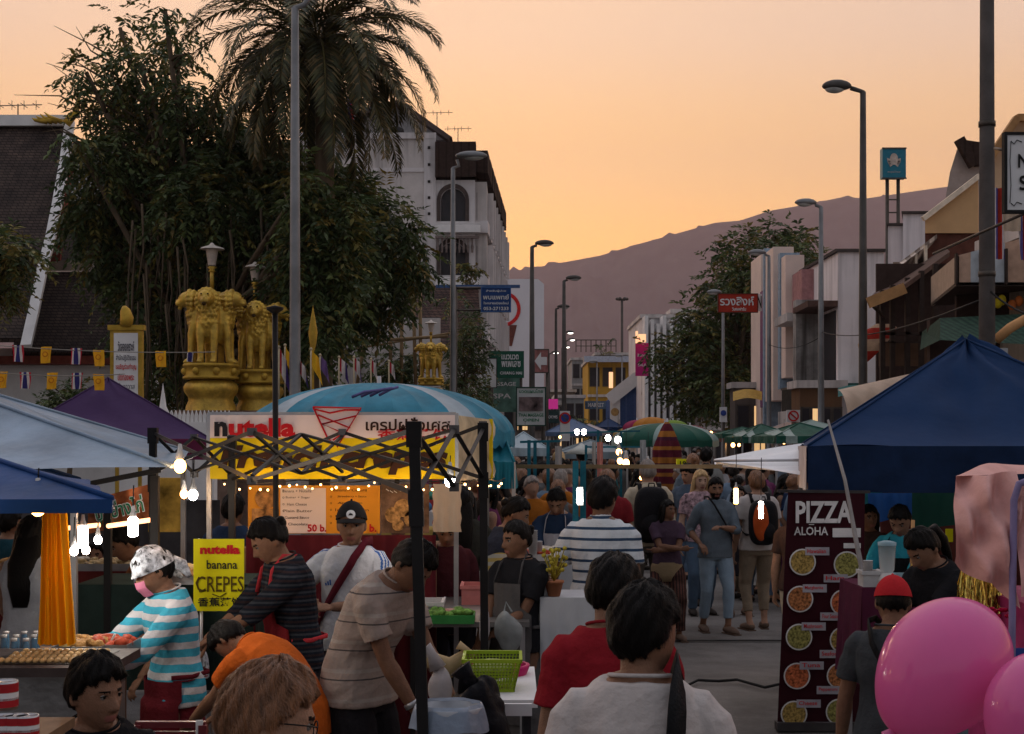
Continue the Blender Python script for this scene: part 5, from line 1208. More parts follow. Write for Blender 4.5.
# facade along the street: line from (X, d) to (Xf, Yf)
A = V((X, d, 0)); B = V((Xf, Yf, 0)); dr = (B-A).normalized(); nr = V((-dr.y, dr.x, 0)); nr = nr if nr.x < 0 else -nr
def fac(s, o, z): return A+dr*s+nr*o+V((0, 0, z))
LL = (B-A).length
def fbox(b, s0, s1, o0, o1, z0, z1): c = (fac(s0, o0, z0)+fac(s1, o1, z1))/2; b.obox(c, dr*(s1-s0)/2, nr*(o1-o0)/2, V((0, 0, (z1-z0)/2)))
b = MB(); fbox(b, 0, LL, -3, 0, 0, 7.2); b.build('street_wall', wh2, root)
b = MB(); fbox(b, .3, 2.9, .002, .05, 3.1, 6.4); fbox(b, 3.5, 6.2, .002, .05, 3.2, 6.2); b.build('dark_glazing', mat('dark window'), root)
b = MB(); fbox(b, 2.9, 3.5, 0, .9, 0, 7.0); b.build('stained_column', mat('mould stained column', (.42, .40, .38), .85, .3, 1, .3, 8, dirt=.95, streak=.8), root)
for nm, s0, s1, o1, z0, z1, m in (('side_panel', 6.3, 7.3, .7, 4.4, 9.0, warmw), ('blue_panel', 7.3, 7.8, .75, 4.0, 9.2, mat('pale blue panel', (.24, .33, .42), .5)), ('tall_panel', 8.6, 10.6, .8, 3.6, 9.6, warmw), ('blue_panel', 10.6, 11.0, .85, 2.4, 9.8, MATS['pale blue panel']),
                              ('purple_panel', 11.4, 12.4, .75, 3.4, 8.2, mat('purple panel', (.20, .08, .16), .5)), ('tall_panel', 12.5, 15.4, .7, 2.4, 9.8, warmw), ('rose_panel', 4.0, 6.0, .5, 6.4, 8.2, mat('faded rose panel', (.40, .20, .20), .6)), ('balcony_box', 3.6, 6.2, 1.0, 2.6, 3.1, conc), ('balcony_box', 3.6, 6.4, 1.1, 6.3, 6.6, conc), ('balcony_box', .0, 2.9, 1.0, 6.5, 6.7, mat('brown soffit', (.10, .06, .05), .8))):
    b = MB(); fbox(b, s0, s1, .003, o1, z0, z1); b.build(nm, m, root)
b = MB()
for i in range(14): fbox(b, .1+i*.2, .15+i*.2, .85, .9, 2.6, 3.6)
fbox(b, 0, 2.9, .85, .9, 3.6, 3.68); fbox(b, 3.6, 6.2, .85, .9, 3.9, 3.98)
for i in range(12): fbox(b, 3.7+i*.2, 3.75+i*.2, .85, .9, 3.1, 3.9)
b.build('balcony_railing', rail, root)
b = MB(); b.box(X+.02, WX(884, d), d-.9, d-.1, WZ(388, d), WZ(384, d)); b.build('shade_ledge', mat('green shade', (.03, .10, .09), .6), root)
b = MB(); b.grid(lambda u, v: fac(.3+u*4.3, .1+v*2.0, 3.0-v*.7), 10, 4); b.build('striped_awning', stripes('peach grey awning', [(.45, .25, .16), (.34, .36, .38)], .9, 1, noise=.1), root)
b = MB(); b.grid(lambda u, v: fac(8+u*7, .1+v*1.6, 2.5-v*.5), 10, 4); b.build('striped_awning', stripes('peach grey awning'), root)
b = MB(); b.text('7', W(777, 262, 63), .5); b.build('panel_mark', rail, root)
for i, lb in enumerate(('yellow pennant on the left above the striped awning', 'yellow pennant on the right above the striped awning')):
    b = MB(); x = 785+i*4.5; d_ = 57; b.add([W(x, 338, d_), W(x-2.6, 356, d_), W(x+2.6, 357, d_)], [(0, 1, 2)]); b.tube([W(x, 336, d_), W(x, 362, d_)], .02, 6); b.build('pennant', yelm, label=lb, cat='flag')
root = signboard('red_hanging_sign', 718, 758, 293.5, 312.5, 57, mat('red sign face', (.36, .035, .02), .55, .12), 'red hanging sign with white curly writing', [('รวงสิงห์', 737, 301, 9, 34, wl), ('วิเศษฟาร์ม', 739, 309, 3.4, 14, wl)], frame=(.7, mat('dark frame', (.1, .03, .02), .6)))
signboard('slanted_mark_sign', 757, 762, 294, 311, 57.4, paper, 'small white panel with a slanted bar beside the red sign', [('N', 759.6, 302, 12, 4, kl)])
bs_ = signboard('bus_sign', 720, 727, 407, 422, 52, paper, 'small white plate with a blue round mark on a post', post=(723,))
disc(723.5, 413, 51.97, .10).build('blue_mark', mat('blue disc'), bs_)
ns_ = signboard('no_turn_sign', 787, 800, 410, 422, 46, paper, 'square white no turning sign with red ring', post=(794,))
q = disc(793.5, 416, 45.97, .17, .12); q.m = 0; q.bar(W(789.5, 412.5, 45.96), W(797.5, 419.5, 45.96), .01, .05, up=(0, 0, 1)); q.build('red_ring', rl, ns_)
root = thing('bank_sign', (WX(894, 74), 74, 0), 'teal bank sign with white emblem high on a ladder like tower', 'sign'); d = 72
b = MB(); b.box(WX(882.5, d), WX(906, d), d, d+.5, WZ(178, d), WZ(148, d)); bd = b.build('board', mat('teal sign face', (.025, .17, .24), .4, .08), root)
b = MB(); b.box(WX(882, d), WX(906.5, d), d-.03, d, WZ(179, d), WZ(177.6, d)); b.box(WX(882, d), WX(906.5, d), d-.03, d, WZ(149, d), WZ(147.5, d)); b.build('frame', rail, root)
pe = mat('emblem paint', (.50, .42, .36), .6)
b = MB()
for s in (-1, 1):
    for k in range(3): b.add([W(894, 160+k*2, d-.02), W(894+s*(7-k), 158+k*2.5, d-.02), W(894+s*(6-k), 163+k*2, d-.02)], [(0, 1, 2)], False)
c = W(894, 159, d-.03); b.add([c+V((math.cos(a)*.2, 0, math.sin(a)*.28)) for a in [2*math.pi*i/14 for i in range(14)]], [tuple(range(14))], False)
b.text('กรุงไทย', W(894, 172, d-.02), .12, width=.6); b.build('emblem', pe, bd)
b = MB(); 
for x in (888.5, 899.5): b.tube([(WX(x, d), d+.25, 0), (WX(x, d), d+.25, WZ(178, d))], .09, 8)
for i in range(22): z = WZ(178, d)-1.0-i*.62; b.bar((WX(888.5, d), d+.25, z), (WX(899.5, d), d+.25, z), .06)
b.build('tower', rail, root)
# awning and balcony buildings
root = thing('shophouse', (WX(950, 34), 34, 0), 'old shophouse with beige slanted panel, slatted awning and dark balconies', 'building')
beige = mat('beige sheet', (.62, .38, .19), .7, .1, 1, dirt=.2)
def sbox(b, p0, p1, d, dep, y1, z0=0.): b.prism([V((WX(p0, d), d, z0)), V((WX(p1, d), d, z0)), V((WX(p1, d), d, WZ(y1, d))), V((WX(p0, d), d, WZ(y1, d)))], ((WX(p0, d)/d+.03)*dep, dep, 0))
d = 36
b = MB(); b.prism([W(925, 218, d), W(978, 177, d), W(978, 233, d), W(925, 233, d)], (.95, 3, 0)); b.build('gable_panel', beige, root)
b = MB(); b.bar(W(923, 219, d-.1), W(979, 176, d-.1), .16, .12, up=(0, 0, 1)); b.build('gable_edge', mat('pale trim', (.75, .62, .48), .6), root)
b = MB(); sbox(b, 925, 1060, d+.1, 6, 233); b.build('wall', mat('red brown wall', (.13, .05, .035), .8, dirt=.3), root)
b = MB(); b.prism([W(892, 268, 34), W(937, 234, 36), W(937, 238, 36), W(900, 266, 34)], (1.5, 5, 0)); b.build('slatted_awning', stripes('pale slats', [(.62, .52, .44), (.25, .2, .17)], .35, 0), root)
b = MB(); sbox(b, 893, 926, 37.2, 6, 262); b.build('side_wing', mat('tan wall', (.33, .25, .20), .8, dirt=.3), root)
for i in range(3): b = MB(); x = WX(905+i*10, 35); b.box(x-.03, x+.03, 34.9, 35, WZ(285, 35), WZ(262-i*8, 35)); b.build('awning_post', MATS['pale trim'], root)
# brown porch roof with timber edge
b = MB(); b.prism([W(868, 304, 30), W(905, 289, 30), W(950, 256, 33), W(946, 252, 35), W(880, 292, 36)], (0, 0, .10)); b.build('porch_roof', mat('brown porch roof', (.09, .055, .045), .8, dirt=.3), root)
b = MB(); b.bar(W(868, 303, 29.8), W(905, 288, 29.8), .22, .08, up=(0, 1, 0)); b.build('timber_edge', mat('timber board', (.42, .23, .10), .7, .3, 2), root)
b = MB()
for x in (883, 893, 908, 922, 936): b.box(WX(x, 31)-.05, WX(x, 31)+.05, 31, 31.1, 0, WZ(290-(x-883)*.5, 31))
b.box(WX(883, 31), WX(950, 31), 31, 31.06, WZ(335, 31), WZ(332, 31)); b.box(WX(883, 31), WX(950, 31), 31, 31.06, WZ(343, 31), WZ(341.5, 31))
b.bar(W(872, 305, 30.5), W(885, 318, 31), .05)
b.build('porch_frame', mat('dark timber', (.045, .032, .027), .7), root)
b = MB(); b.box(WX(880, 31.4), WX(960, 31.4), 31.4, 31.5, WZ(366, 31.4), WZ(343, 31.4)); b.build('balcony_front', mat('balcony boards', (.14, .08, .05), .8, .4, 2), root)
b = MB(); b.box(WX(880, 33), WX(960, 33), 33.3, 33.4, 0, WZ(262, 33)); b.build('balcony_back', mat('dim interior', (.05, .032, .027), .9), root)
# corrugated parapet
corr = stripes('corrugated sheets', [(.56, .36, .26), (.50, .53, .56)], .92, 0, noise=.1, offset=.2, widths=[.4, .6])
corr2 = stripes('corrugated tan sheets', [(.48, .36, .27), (.34, .26, .2)], .12, 1, noise=.1)
b = MB(); b.add([W(956, 256, 24), W(1060, 228, 24), W(1060, 285, 24), W(956, 285, 24)], [(0, 1, 2, 3)], False); b.add([p+V((0, .06, 0)) for p in [W(956, 256, 24), W(1060, 228, 24), W(1060, 285, 24), W(956, 285, 24)]], [(3, 2, 1, 0)], False)
b.build('corrugated_parapet', corr, root)
b = MB(); b.prism([W(956, 256, 24), W(931, 277, 30), W(931, 306, 30), W(956, 285, 24)], (.05, 0, 0)); b.build('corrugated_side', corr2, root)
b = MB()
for i in range(4): x = WX(956+i*25, 23.95); b.box(x-.015, x+.015, 23.9, 23.99, WZ(285, 24), WZ(254-i*2.4, 24))
b.build('parapet_ribs', MATS['dark timber'], root)
b = MB(); b.prism([W(931, 306, 30), W(956, 286, 24), W(1060, 286, 24), W(1060, 300, 30)], (0, 0, .06)); b.build('canopy_underside', MATS['dark timber'], root)
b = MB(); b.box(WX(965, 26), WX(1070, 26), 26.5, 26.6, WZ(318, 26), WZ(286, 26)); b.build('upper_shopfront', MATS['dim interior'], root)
gr2 = stripes('green corrugated sheets', [(.035, .07, .05), (.022, .045, .035)], .12, 0, noise=.2)
b = MB(); b.add([W(940, 318, 24), W(1060, 312, 24), W(1060, 346, 21.5), W(940, 340, 21.5)], [(0, 1, 2, 3)], False); b.add([W(922, 332, 30), W(940, 318, 24), W(940, 340, 21.5), W(920, 350, 26)], [(0, 1, 2, 3)], False); b.build('green_awning', gr2, root)
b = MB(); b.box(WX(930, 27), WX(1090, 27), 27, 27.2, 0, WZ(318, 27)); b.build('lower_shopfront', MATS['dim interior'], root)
b = MB(); b.tube([W(996, 340, 21), W(1010, 328, 21), W(1024, 320, 21), W(1050, 314, 21)], .07, 8); b.build('awning_hoop', MATS['timber board'], root)
# higher houses behind
root = thing('gabled_house', (WX(975, 52), 52, 0), 'grey stuccoed gabled house with dark ribbed roof on the skyline', 'house'); d = 50
b = MB(); b.prism([W(946, 196, d), W(950, 172, d), W(960, 140, d), W(967, 142, d), W(975, 165, d), W(1005, 165, d), W(1005, 215, d), W(946, 215, d)], (1.9, 6, 0)); sbox(b, 948, 1060, d+.1, 6, 200); b.build('wall', mat('grey stucco', (.40, .34, .31), .9, .25, 1, .2, 8, dirt=.4), root)
b = MB(); b.prism([W(960, 139, d-.2), W(1006, 146, d-.2), W(1008, 163, d-.2), W(974, 166, d-.2)], (1.6, 5, .1)); b.bar(W(959, 139, d-.3), W(974, 166, d-.3), .3, .3); b.build('roof', stripes('brown ribbed roof'), root)
b = MB(); b.prism([W(934, 208, 46), W(960, 192, 46), W(962, 198, 46), W(938, 216, 46)], (.9, 3, 0)); b.build('lean_to_roof', MATS['gable roof'], root)
root = thing('tall_tan_house', (WX(1010, 40), 40, 0), 'tan house with slanting top edge at the picture border', 'building'); d = 42
b = MB(); b.prism([W(990, 160, d), W(1017, 118, d), W(1070, 118, d), W(1070, 300, d), W(990, 300, d)], (1.8, 5, 0)); b.build('wall', mat('tan sunlit wall', (.58, .40, .25), .8, .1, 1, dirt=.2), root)
b = MB(); b.bar(W(988, 161, d-.2), W(1017, 118, d-.2), .25, .2); b.bar(W(1017, 118, d-.2), W(1070, 118, d-.2), .2, .2); b.build('roof_edge', MATS['timber board'], root)
for i, (x0, x1, y0, dd, lb) in enumerate(((888, 904, 226, 44, 'left stained chimney like stair tower with dark cap'), (903, 927, 214, 43, 'right wider stair tower with dark cap'))):
    root = thing('stair_tower', (WX((x0+x1)/2, dd), dd, 0), lb, 'tower')
    b = MB(); sbox(b, x0, x1, dd, 2.5, y0); b.build('wall', wh2, root)
    b = MB(); sbox(b, x0-1.5, x1+1.5, dd-.1, 2.7, y0-3, WZ(y0, dd)+.004); b.build('cap', MATS['dark coping'], root)
# hanging flags and signboard at the border
for x, m, lb, w_ in ((997, stripes('striped hanging cloth', [(.5, .05, .03), (.5, .48, .5), (.10, .08, .25)], .12, 0), 'red, white and blue striped cloth hanging by the thick pole', .14), (1012, cloth('cream hanging cloth', (.5, .38, .28)), 'cream cloth hanging behind the white bordered sign', .28), (1022, stripes('striped hanging cloth'), 'striped cloth hanging lower at the picture border', .10)):
    d = 20; y0 = 188 if x < 1000 else (160 if x < 1015 else 215); b = MB(); b.grid(lambda u, v: W(x, y0, d)+V(((u-.5)*w_+.04*v, .03*math.sin(u*12+v*3), -v*(.95 if x < 1015 else .6))), 12, 10); b.build('hanging_cloth', m, label=lb, cat='cloth')
root = thing('bordered_sign', W(1030, 212, 13), 'white signboard with black rounded border cut by the picture edge', 'sign'); d = 13
b = MB(); b.box(WX(1006, d), WX(1060, d), d, d+.05, WZ(211, d), WZ(134, d)); b.build('board', paper, root)
b = MB()
for q in ((1005, 1061, 210, 213), (1005, 1061, 132, 135)): b.box(WX(q[0], d), WX(q[1], d), d-.01, d+.06, WZ(q[3], d), WZ(q[2], d))
b.box(WX(1004, d), WX(1007, d), d-.012, d+.062, WZ(213, d), WZ(132, d)); b.build('border', kl, root)
b = MB(); b.text('Nice', W(1033, 161, d-.01), .12, width=.26, bold=.02); b.text('รวย', W(1033, 183, d-.01), .13, width=.24, bold=.02)
for yy in (141, 203):
    b.tube([W(1011, yy, d-.006), W(1014, yy+3, d-.006), W(1017, yy-1, d-.006), W(1022, yy+1, d-.006)], .004, 4)
b.tube([W(1011, 141, d-.006), W(1010, 160, d-.006), W(1011, 185, d-.006), W(1010, 203, d-.006)], .003, 4)
b.build('lettering', kl, root)
b = MB(); b.tube([W(1004, 150, d+.1), (WX(987, 17)+.05, 16.9, WZ(150, 17))], .015, 6); b.tube([W(1030, 211, d+.08), W(1030, 211, d+.08)+V((0, 3, 0))], .015, 6); b.build('sign_arm', rail, bpy.data.objects['bordered_sign'])
root = signboard('round_mark_sign', 981, 1008, 348, 384, 18.5, mat('pale grey board', (.36, .36, .37), .6), 'pale board with a blue ring, half hidden by the blue canopy peak')
disc(993, 366, 18.48, .17, .12).build('ring', mat('blue disc'), root)
b = MB(); 
for x, y, c in ((1002, 300, 0), (1012, 305, 1), (1019, 301, 1), (998, 303, 0)): b.m = c; b.ell(W(x, y, 24.3), (.07, .07, .09), 8, 6)
b.build('flower_pots', [mat('yellow blooms', (.5, .38, .02), .7), mat('orange blooms', (.45, .12, .03), .7)], label='pots of yellow and orange flowers on the upper shopfront ledge', cat='flowers')
# round red and striped awning bits
b = MB(); b.lathe(W(880, 345, 32), [(.0, .45), (.3, .35), (.5, .1), (.52, 0)], 16, ax=Matrix.Rotation(R(-50), 3, 'Y')); b.build('round_awning', stripes('red tan awning', [(.33, .03, .02), (.45, .3, .2)], .5, 2), label='small red domed awning under the porch roof', cat='awning')
cream = mat('cream tarp', (.66, .50, .38), .7, .12, 2, .3, 6, transl=.2, dirt=.2)
root = thing('cream_awning', (WX(880, 27), 27, 0), 'long cream tarpaulin awning over the shop pavement', 'awning')
b = MB()
def fa(u, v):
    x = 843+u*85; p0 = W(843+u*85, 390-u*19, 26+u*2); a = v*1.15
    return p0+V((-.1, -math.sin(a)*.9, (math.cos(a)-1)*.75+.03*math.sin(u*30)*v))
b.grid(fa, 40, 8); b.build('sheet', cream, root)
b = MB()
for u in (0, .5, 1): p = fa(u, 1); b.tube([(p.x, p.y+.1, 0), (p.x, p.y+.1, p.z)], .025, 6)
b.build('frame', rail, root)
b = MB(); b.grid(lambda u, v: W(842+u*25, 366+v*14, 30-v), 10, 4); b.build('awning', stripes('pale yellow awning', [(.42, .28, .08), (.38, .30, .16)], .4, 0), label='short yellowish awning beside the cream tarpaulin', cat='awning') if False else None
for x0, x1, y, d, m, lb in ((733, 762, 392, 60, mat('ochre tarp', (.42, .26, .06), .7), 'ochre shop awning below the coloured panels'), (838, 868, 388, 44, mat('teal tarp', (.03, .13, .12), .7), 'teal shop awning against the white building')):
    b = MB(); b.grid(lambda u, v: W(x0+(x1-x0)*u, y+v*9-3*math.sin(u*3), d-v*1.2), 12, 5); b.build('shop_awning', m, label=lb, cat='awning')
# shop fronts at street level on the right
for x0, x1, d, col, lb in ((800, 842, 49, (.16, .09, .05), 'dim brown shop front under the white building'), (735, 800, 64, (.12, .10, .09), 'dim shop front with open doors below the coloured panels')):
    block(x0, x1, 388, d, 1.5, col, lb, 1, name='shop', wins=4, bright={1})
block(1085, 1420, 215, 23, 5, (.40, .33, .26), 'tan shophouse row continuing past the picture border', 3, wins=6, bright={2})
# ================================================================ canopies, umbrellas and stalls
blackm = mat('black powder coated steel', (.012, .011, .011), .5, .2, 5, .05, 30, spec=.12)
chrome = mat('brushed steel', (.35, .35, .36), .35, .1, 6, .1, 40, metal=.8)
def tri_patch(b, P, A, B, sag, n=14, wr=.012, seed=0, bil=0.):
    """cloth between a peak and two corners, hanging slack"""
    P, A, B = V(P), V(A), V(B); nrm = (A-P).cross(B-P).normalized()
    if nrm.z < 0: nrm = -nrm
    def f(u, v):
        q = P*(1-v)+(A*(1-u)+B*u)*v
        s = sag*math.sin(math.pi*u)*math.sin(math.pi*min(1, v*1.0))**.8*v
        w = wr*(noise.noise(V((u*5+seed, v*3, seed)))*1.6+math.sin(u*22+v*4+seed)*.35*v*math.sin(math.pi*u)+math.sin((u-.5)*9/(v+.15)+seed)*.2)
        e = bil*math.sin(math.pi*u)*v**3
        return q-nrm*(s+w*math.sin(math.pi*u)*1.2)+V((0, 0, e))
    b.grid(f, n, n)
def canopy(name, peak, cor, m, label, cat='canopy', group=None, val=.25, sag=.12, vm=None, legs=(0, 1, 2, 3), ridge_m=None, seed=0, wr=.012, n=16, legm=None, scal=0):
    """cor: four corners in order"""
    peak = V(peak); cor = [V(c) for c in cor]; c0 = sum(cor, V((0, 0, 0)))/4
    root = thing(name, (c0.x, c0.y, 0), label, cat, group)
    b = MB()
    for i in range(4): tri_patch(b, peak, cor[i], cor[(i+1) % 4], sag, n, wr, seed+i)
    b.build('roof_cloth', m, root)
    b = MB()
    for i in range(4): b.tube([peak.lerp(cor[i], t/6)+V((0, 0, .004)) for t in range(7)], .011, 6)
    b.build('ridge_seam', m, root)
    if val:
        b = MB(); vmats = vm if isinstance(vm, (list, tuple)) else [vm or m]
        for i in range(4):
            A, B = cor[i], cor[(i+1) % 4]; b.m = min(i, len(vmats)-1) if len(vmats) > 1 else 0
            o = ((A+B)/2-c0); o.z = 0; o.normalize()
            b.grid(lambda u, v: A.lerp(B, u)+o*(.012+.018*math.sin(u*19+seed)*v+.01*math.sin(u*47)*v)-V((0, 0, (val+scal*abs(math.sin(u*math.pi*8)))*v)), 40, 5)
        b.build('valance', vmats, root)
    for i in legs:
        b = MB(); p = cor[i].lerp(c0, .02); b.bar((p.x, p.y, 0), (p.x, p.y, p.z), .032); b.build('leg', legm or chrome, root)
    return root
def tarp(name, col, rough=.45, dirt=.15, tr=.12, var=.12): return mat(name, col, rough, var, 1.6, .35, 9, spec=.10, transl=tr, dirt=dirt)
paleblue = tarp('faded blue tarp', (.22, .30, .39), .35, .35, var=.4); deepblue = tarp('blue stall tarp', (.014, .05, .16), .5, .1, .05, .5)
navy = tarp('navy canopy cloth', (.008, .030, .090), .7, .05, .05); purple = tarp('purple canopy cloth', (.065, .034, .10), .7, .05, .12)
canopy('canopy', W(-150, 352, 8.9), [W(172, 467, 7.2), W(190, 452, 10.2), W(-520, 448, 10.2), W(-640, 472, 7.2)], paleblue, 'faded pale blue stall roof at the picture border, above the other blue one', val=.0, sag=.10, seed=2, wr=.03, n=30, legs=(1,))
canopy('canopy', W(-230, 385, 6.7), [W(112, 499, 5.3), W(80, 480, 7.9), W(-560, 478, 7.9), W(-740, 500, 5.3)], deepblue, 'deep blue shiny stall roof with a warm bulb at its corner, lowest one', val=.05, sag=.10, seed=5, wr=.03, n=30, legs=(1,))
canopy('canopy', W(108, 378, 20), [W(211, 439, 18.7), W(195, 439, 21.4), W(20, 436, 21.4), W(4, 438, 18.7)], purple, 'purple peaked canopy with magenta valance in front of the temple board', val=.26, sag=.16, vm=tarp('magenta valance', (.16, .025, .07), .7, 0, .35), seed=1, wr=.02)
canopy('canopy', W(966, 340, 12.1), [W(808, 446, 10.9), W(1218, 446, 10.4), W(1160, 446, 13.3), W(799, 446, 13.7)], navy, 'large navy blue peaked canopy beside the pizza banner', val=.335, sag=.20, vm=[mat('navy valance', (.008, .02, .055), .7), MATS['navy canopy cloth'], MATS['navy canopy cloth'], mat('greyish side flap', (.42, .35, .33), .6, .15, 3, .4, 12)], seed=3, wr=.05, n=32)
b = MB(); b.tube([W(828, 420, 10.4), W(845, 480, 10.2), W(856, 540, 10.1), W(866, 590, 10.0), (WX(880, 9.9), 9.9, .0)], [.008, .012, .016, .018, .018], 8); b.build('guy_pole', mat('dull grey pole', (.28, .26, .25), .6), label='thin grey pole leaning across the pizza banner', cat='pole')
# valances of further stalls under the navy canopy
for x0, x1, y0, y1, d, m, lb in ((868, 914, 493, 521, 14.4, tarp('royal blue valance', (.02, .09, .30), .6, 0, .1), 'royal blue stall flap hanging beneath the navy canopy'), (912, 1010, 493, 526, 14.2, tarp('dark green valance', (.012, .06, .045), .7, 0, .1), 'dark green stall flap hanging beneath the navy canopy')):
    b = MB(); b.grid(lambda u, v: W(x0+(x1-x0)*u, y0+(y1-y0)*v+1.5*math.sin(u*9)*v, d+.03*math.sin(u*16)), 24, 4); b.build('stall_flap', m, label=lb, cat='tarpaulin')
b = MB(); b.grid(lambda u, v: W(880+u*160, 520+v*130, 15.5+.04*math.sin(u*40)), 40, 4); b.build('back_curtain', mat('dim red curtain', (.07, .018, .014), .8, .4, 3), label='dim red backcloth at the rear of the stall under the navy canopy', cat='curtain')
# white side awning
b = MB(); b.grid(lambda u, v: W(714+u*92, 459.5-u*16.5, 14.2-u*.6).lerp(W(716+u*90, 463+u*12, 12.6), v)+V((0, 0, -.04*math.sin(math.pi*v)+.012*math.sin(v*26+u*3))), 20, 24)
root = thing('white_awning', W(760, 470, 13), 'white ribbed awning between the crowd and the navy canopy', 'awning'); b.build('sheet', tarp('white ribbed tarp', (.76, .78, .80), .5, .05, .1), root)
b = MB(); b.tube([W(714, 461, 13.5), W(806, 460, 12.9)], .012, 6); b.tube([W(800, 460, 13), (WX(800, 13), 13, 0)], .016, 6); b.build('frame', chrome, root)
# umbrellas
def umbrella(name, px, ytop, yrim, d, r, cols, label, n=8, group=None, finial=True, lobes=.06, pole=True, rib=True, segs=6):
    root = thing(name, (WX(px, d), d, 0), label, 'umbrella', group)
    ct = W(px, ytop, d); zr = WZ(yrim, d); h = ct.z-zr; b = MB(); k = segs
    for i in range(n):
        b.m = i % len(cols); a0, a1 = 2*math.pi*i/n+.2, 2*math.pi*(i+1)/n+.2
        def f(u, v):
            a = a0+(a1-a0)*u; rr = r*math.sin(v*math.pi/2*.96)*(1-lobes*math.sin(math.pi*u)*v); zz = -h*(1-math.cos(v*math.pi/2))-.03*math.sin(math.pi*u)*v
            return V((ct.x+rr*math.cos(a), ct.y+rr*math.sin(a), ct.z+zz))
        b.grid(f, k, 10)
    b.build('canopy', cols, root)
    b = MB()
    for i in range(n):
        b.m = i % len(cols); a0, a1 = 2*math.pi*i/n+.2, 2*math.pi*(i+1)/n+.2
        def f2(u, v):
            a = a0+(a1-a0)*u; rr = r*math.sin(math.pi/2*.96)*(1-lobes*math.sin(math.pi*u)); return V((ct.x+rr*math.cos(a), ct.y+rr*math.sin(a), ct.z-h*(1-math.cos(math.pi/2*.96))-.03*math.sin(math.pi*u)-v*.13*(1+.15*math.sin(u*math.pi*3))))
        b.grid(f2, k, 2)
    b.build('valance', cols, root)
    b = MB()
    if pole: b.tube([(ct.x, ct.y, 0), (ct.x, ct.y, ct.z+.06)], .02, 8)
    for i in range(n): a = 2*math.pi*i/n+.2; b.tube([(ct.x, ct.y, ct.z-h*.6), (ct.x+r*.5*math.cos(a), ct.y+r*.5*math.sin(a), ct.z-h*.24)], .006, 5)
    b.build('frame', chrome, root); return root
aq = mat('aqua umbrella panel', (.05, .25, .36), .5, .35, 3, .15, 20, transl=.25, streak=.0, dirt=.15); wq = mat('white umbrella panel', (.42, .50, .55), .5, .2, 3, .15, 20, transl=.25, dirt=.2)
um = umbrella('beach_umbrella', 379, 383, 433, 13.2, 1.20, [aq, aq, wq, aq, aq, aq, aq], 'big aqua and white domed umbrella behind the food banner', n=28, lobes=.006, segs=4)
b = MB()
for s_ in range(4): b.tube([W(352+s_*9, 397-s_*.6, 12.0+.06*s_), W(364+s_*9, 392-s_, 12.05+.06*s_), W(380+s_*6, 390-s_, 12.1+.06*s_)], .012, 4)
b.build('printed_strokes', mat('printed violet', (.10, .10, .25), .6), um)
grn = tarp('green umbrella cloth', (.02, .10, .07), .6, .1, .2); gwh = tarp('green white stripe', (.30, .40, .37), .6, .1, .2)
umbrella('market_umbrella', 665, 423, 441, 32, 1.15, [grn, gwh, grn], 'large green and white market umbrella behind the folded tartan one', n=15, segs=3)
umbrella('market_umbrella', 652, 417, 427, 38, .52, [tarp('orange umbrella cloth', (.55, .22, .03), .6, .05, .3)], 'orange umbrella poking over the big green umbrella', n=8)
umbrella('market_umbrella', 637, 420, 428, 42, .42, [tarp('magenta umbrella cloth', (.35, .03, .10), .6, .05, .3)], 'magenta umbrella peeping left of the orange one', n=8)
umbrella('market_umbrella', 673, 420, 427, 42, .45, [tarp('lime umbrella cloth', (.22, .35, .05), .6, .05, .3)], 'lime umbrella peeping right of the orange one', n=8)
umbrella('market_umbrella', 690, 425, 433, 40, .55, [tarp('maroon umbrella cloth', (.20, .03, .05), .6, .05, .3), gwh], 'maroon and white umbrella just right of the lime one', n=8)
def lowcanopy(px0, px1, y0, y1, d, m, label, group='stall canopies along the road', dep=2.4, name='canopy', seed=0, val=.12, vm=None):
    X0, X1 = WX(px0, d), WX(px1, d); zt = WZ(y0, d+dep/2); ze = WZ(y1, d)
    return canopy(name, ((X0+X1)/2, d+dep/2, zt), [(X0, d, ze), (X1, d, ze), (X1, d+dep, ze), (X0, d+dep, ze)], m, label, group=group, val=val, sag=.08, seed=seed, n=8, vm=vm)
gst = stripes('green striped tarp', [(.02, .09, .065), (.30, .38, .35), (.02, .09, .065)], .9, 0, rough=.55, widths=[.5, .2, .3], transl=.1)
lowcanopy(742, 800, 424, 437, 30, gst, 'green striped stall roof left of the two beyond the white awning', seed=1)
lowcanopy(776, 852, 423, 436, 24, gst, 'green striped stall roof right of the two beyond the white awning', seed=2)
lowcanopy(722, 775, 427, 434, 42, grn, 'plain green stall roof far beyond the white awning', seed=3)
lowcanopy(790, 850, 420, 430, 40, gwh, 'pale green stall roof far below the cream awning', seed=4)
lowcanopy(546, 602, 419, 432, 44, tarp('steel blue tarp', (.09, .14, .24), .6, .1, .1), 'steel blue canopy behind the round no parking disc', seed=5)
lowcanopy(596, 624, 418, 427, 58, navy, 'small dark blue canopy between the steel blue and orange roofs', seed=6)
lowcanopy(572, 610, 424, 432, 50, tarp('white pink tarp', (.5, .42, .42), .6, .1, .1), 'whitish canopy tucked behind the steel blue one', seed=7)
lowcanopy(618, 648, 424, 433, 52, tarp('ochre stall tarp', (.40, .27, .10), .6, .1, .1), 'ochre canopy left of the orange umbrella', seed=8)
lowcanopy(560, 628, 440, 452, 26, tarp('grey stall tarp', (.20, .25, .28), .6, .1, .1), 'greyish tarp roof below the steel blue canopy', seed=9)
lowcanopy(500, 548, 432, 448, 22, tarp('light stall tarp', (.30, .38, .42), .6, .1, .1), 'pale tarp roof behind the teal box tarp', seed=10)
lowcanopy(690, 735, 430, 438, 48, tarp('red brown tarp', (.22, .08, .06), .6, .1, .1), 'red brown stall roof deep in the crowd', seed=11)
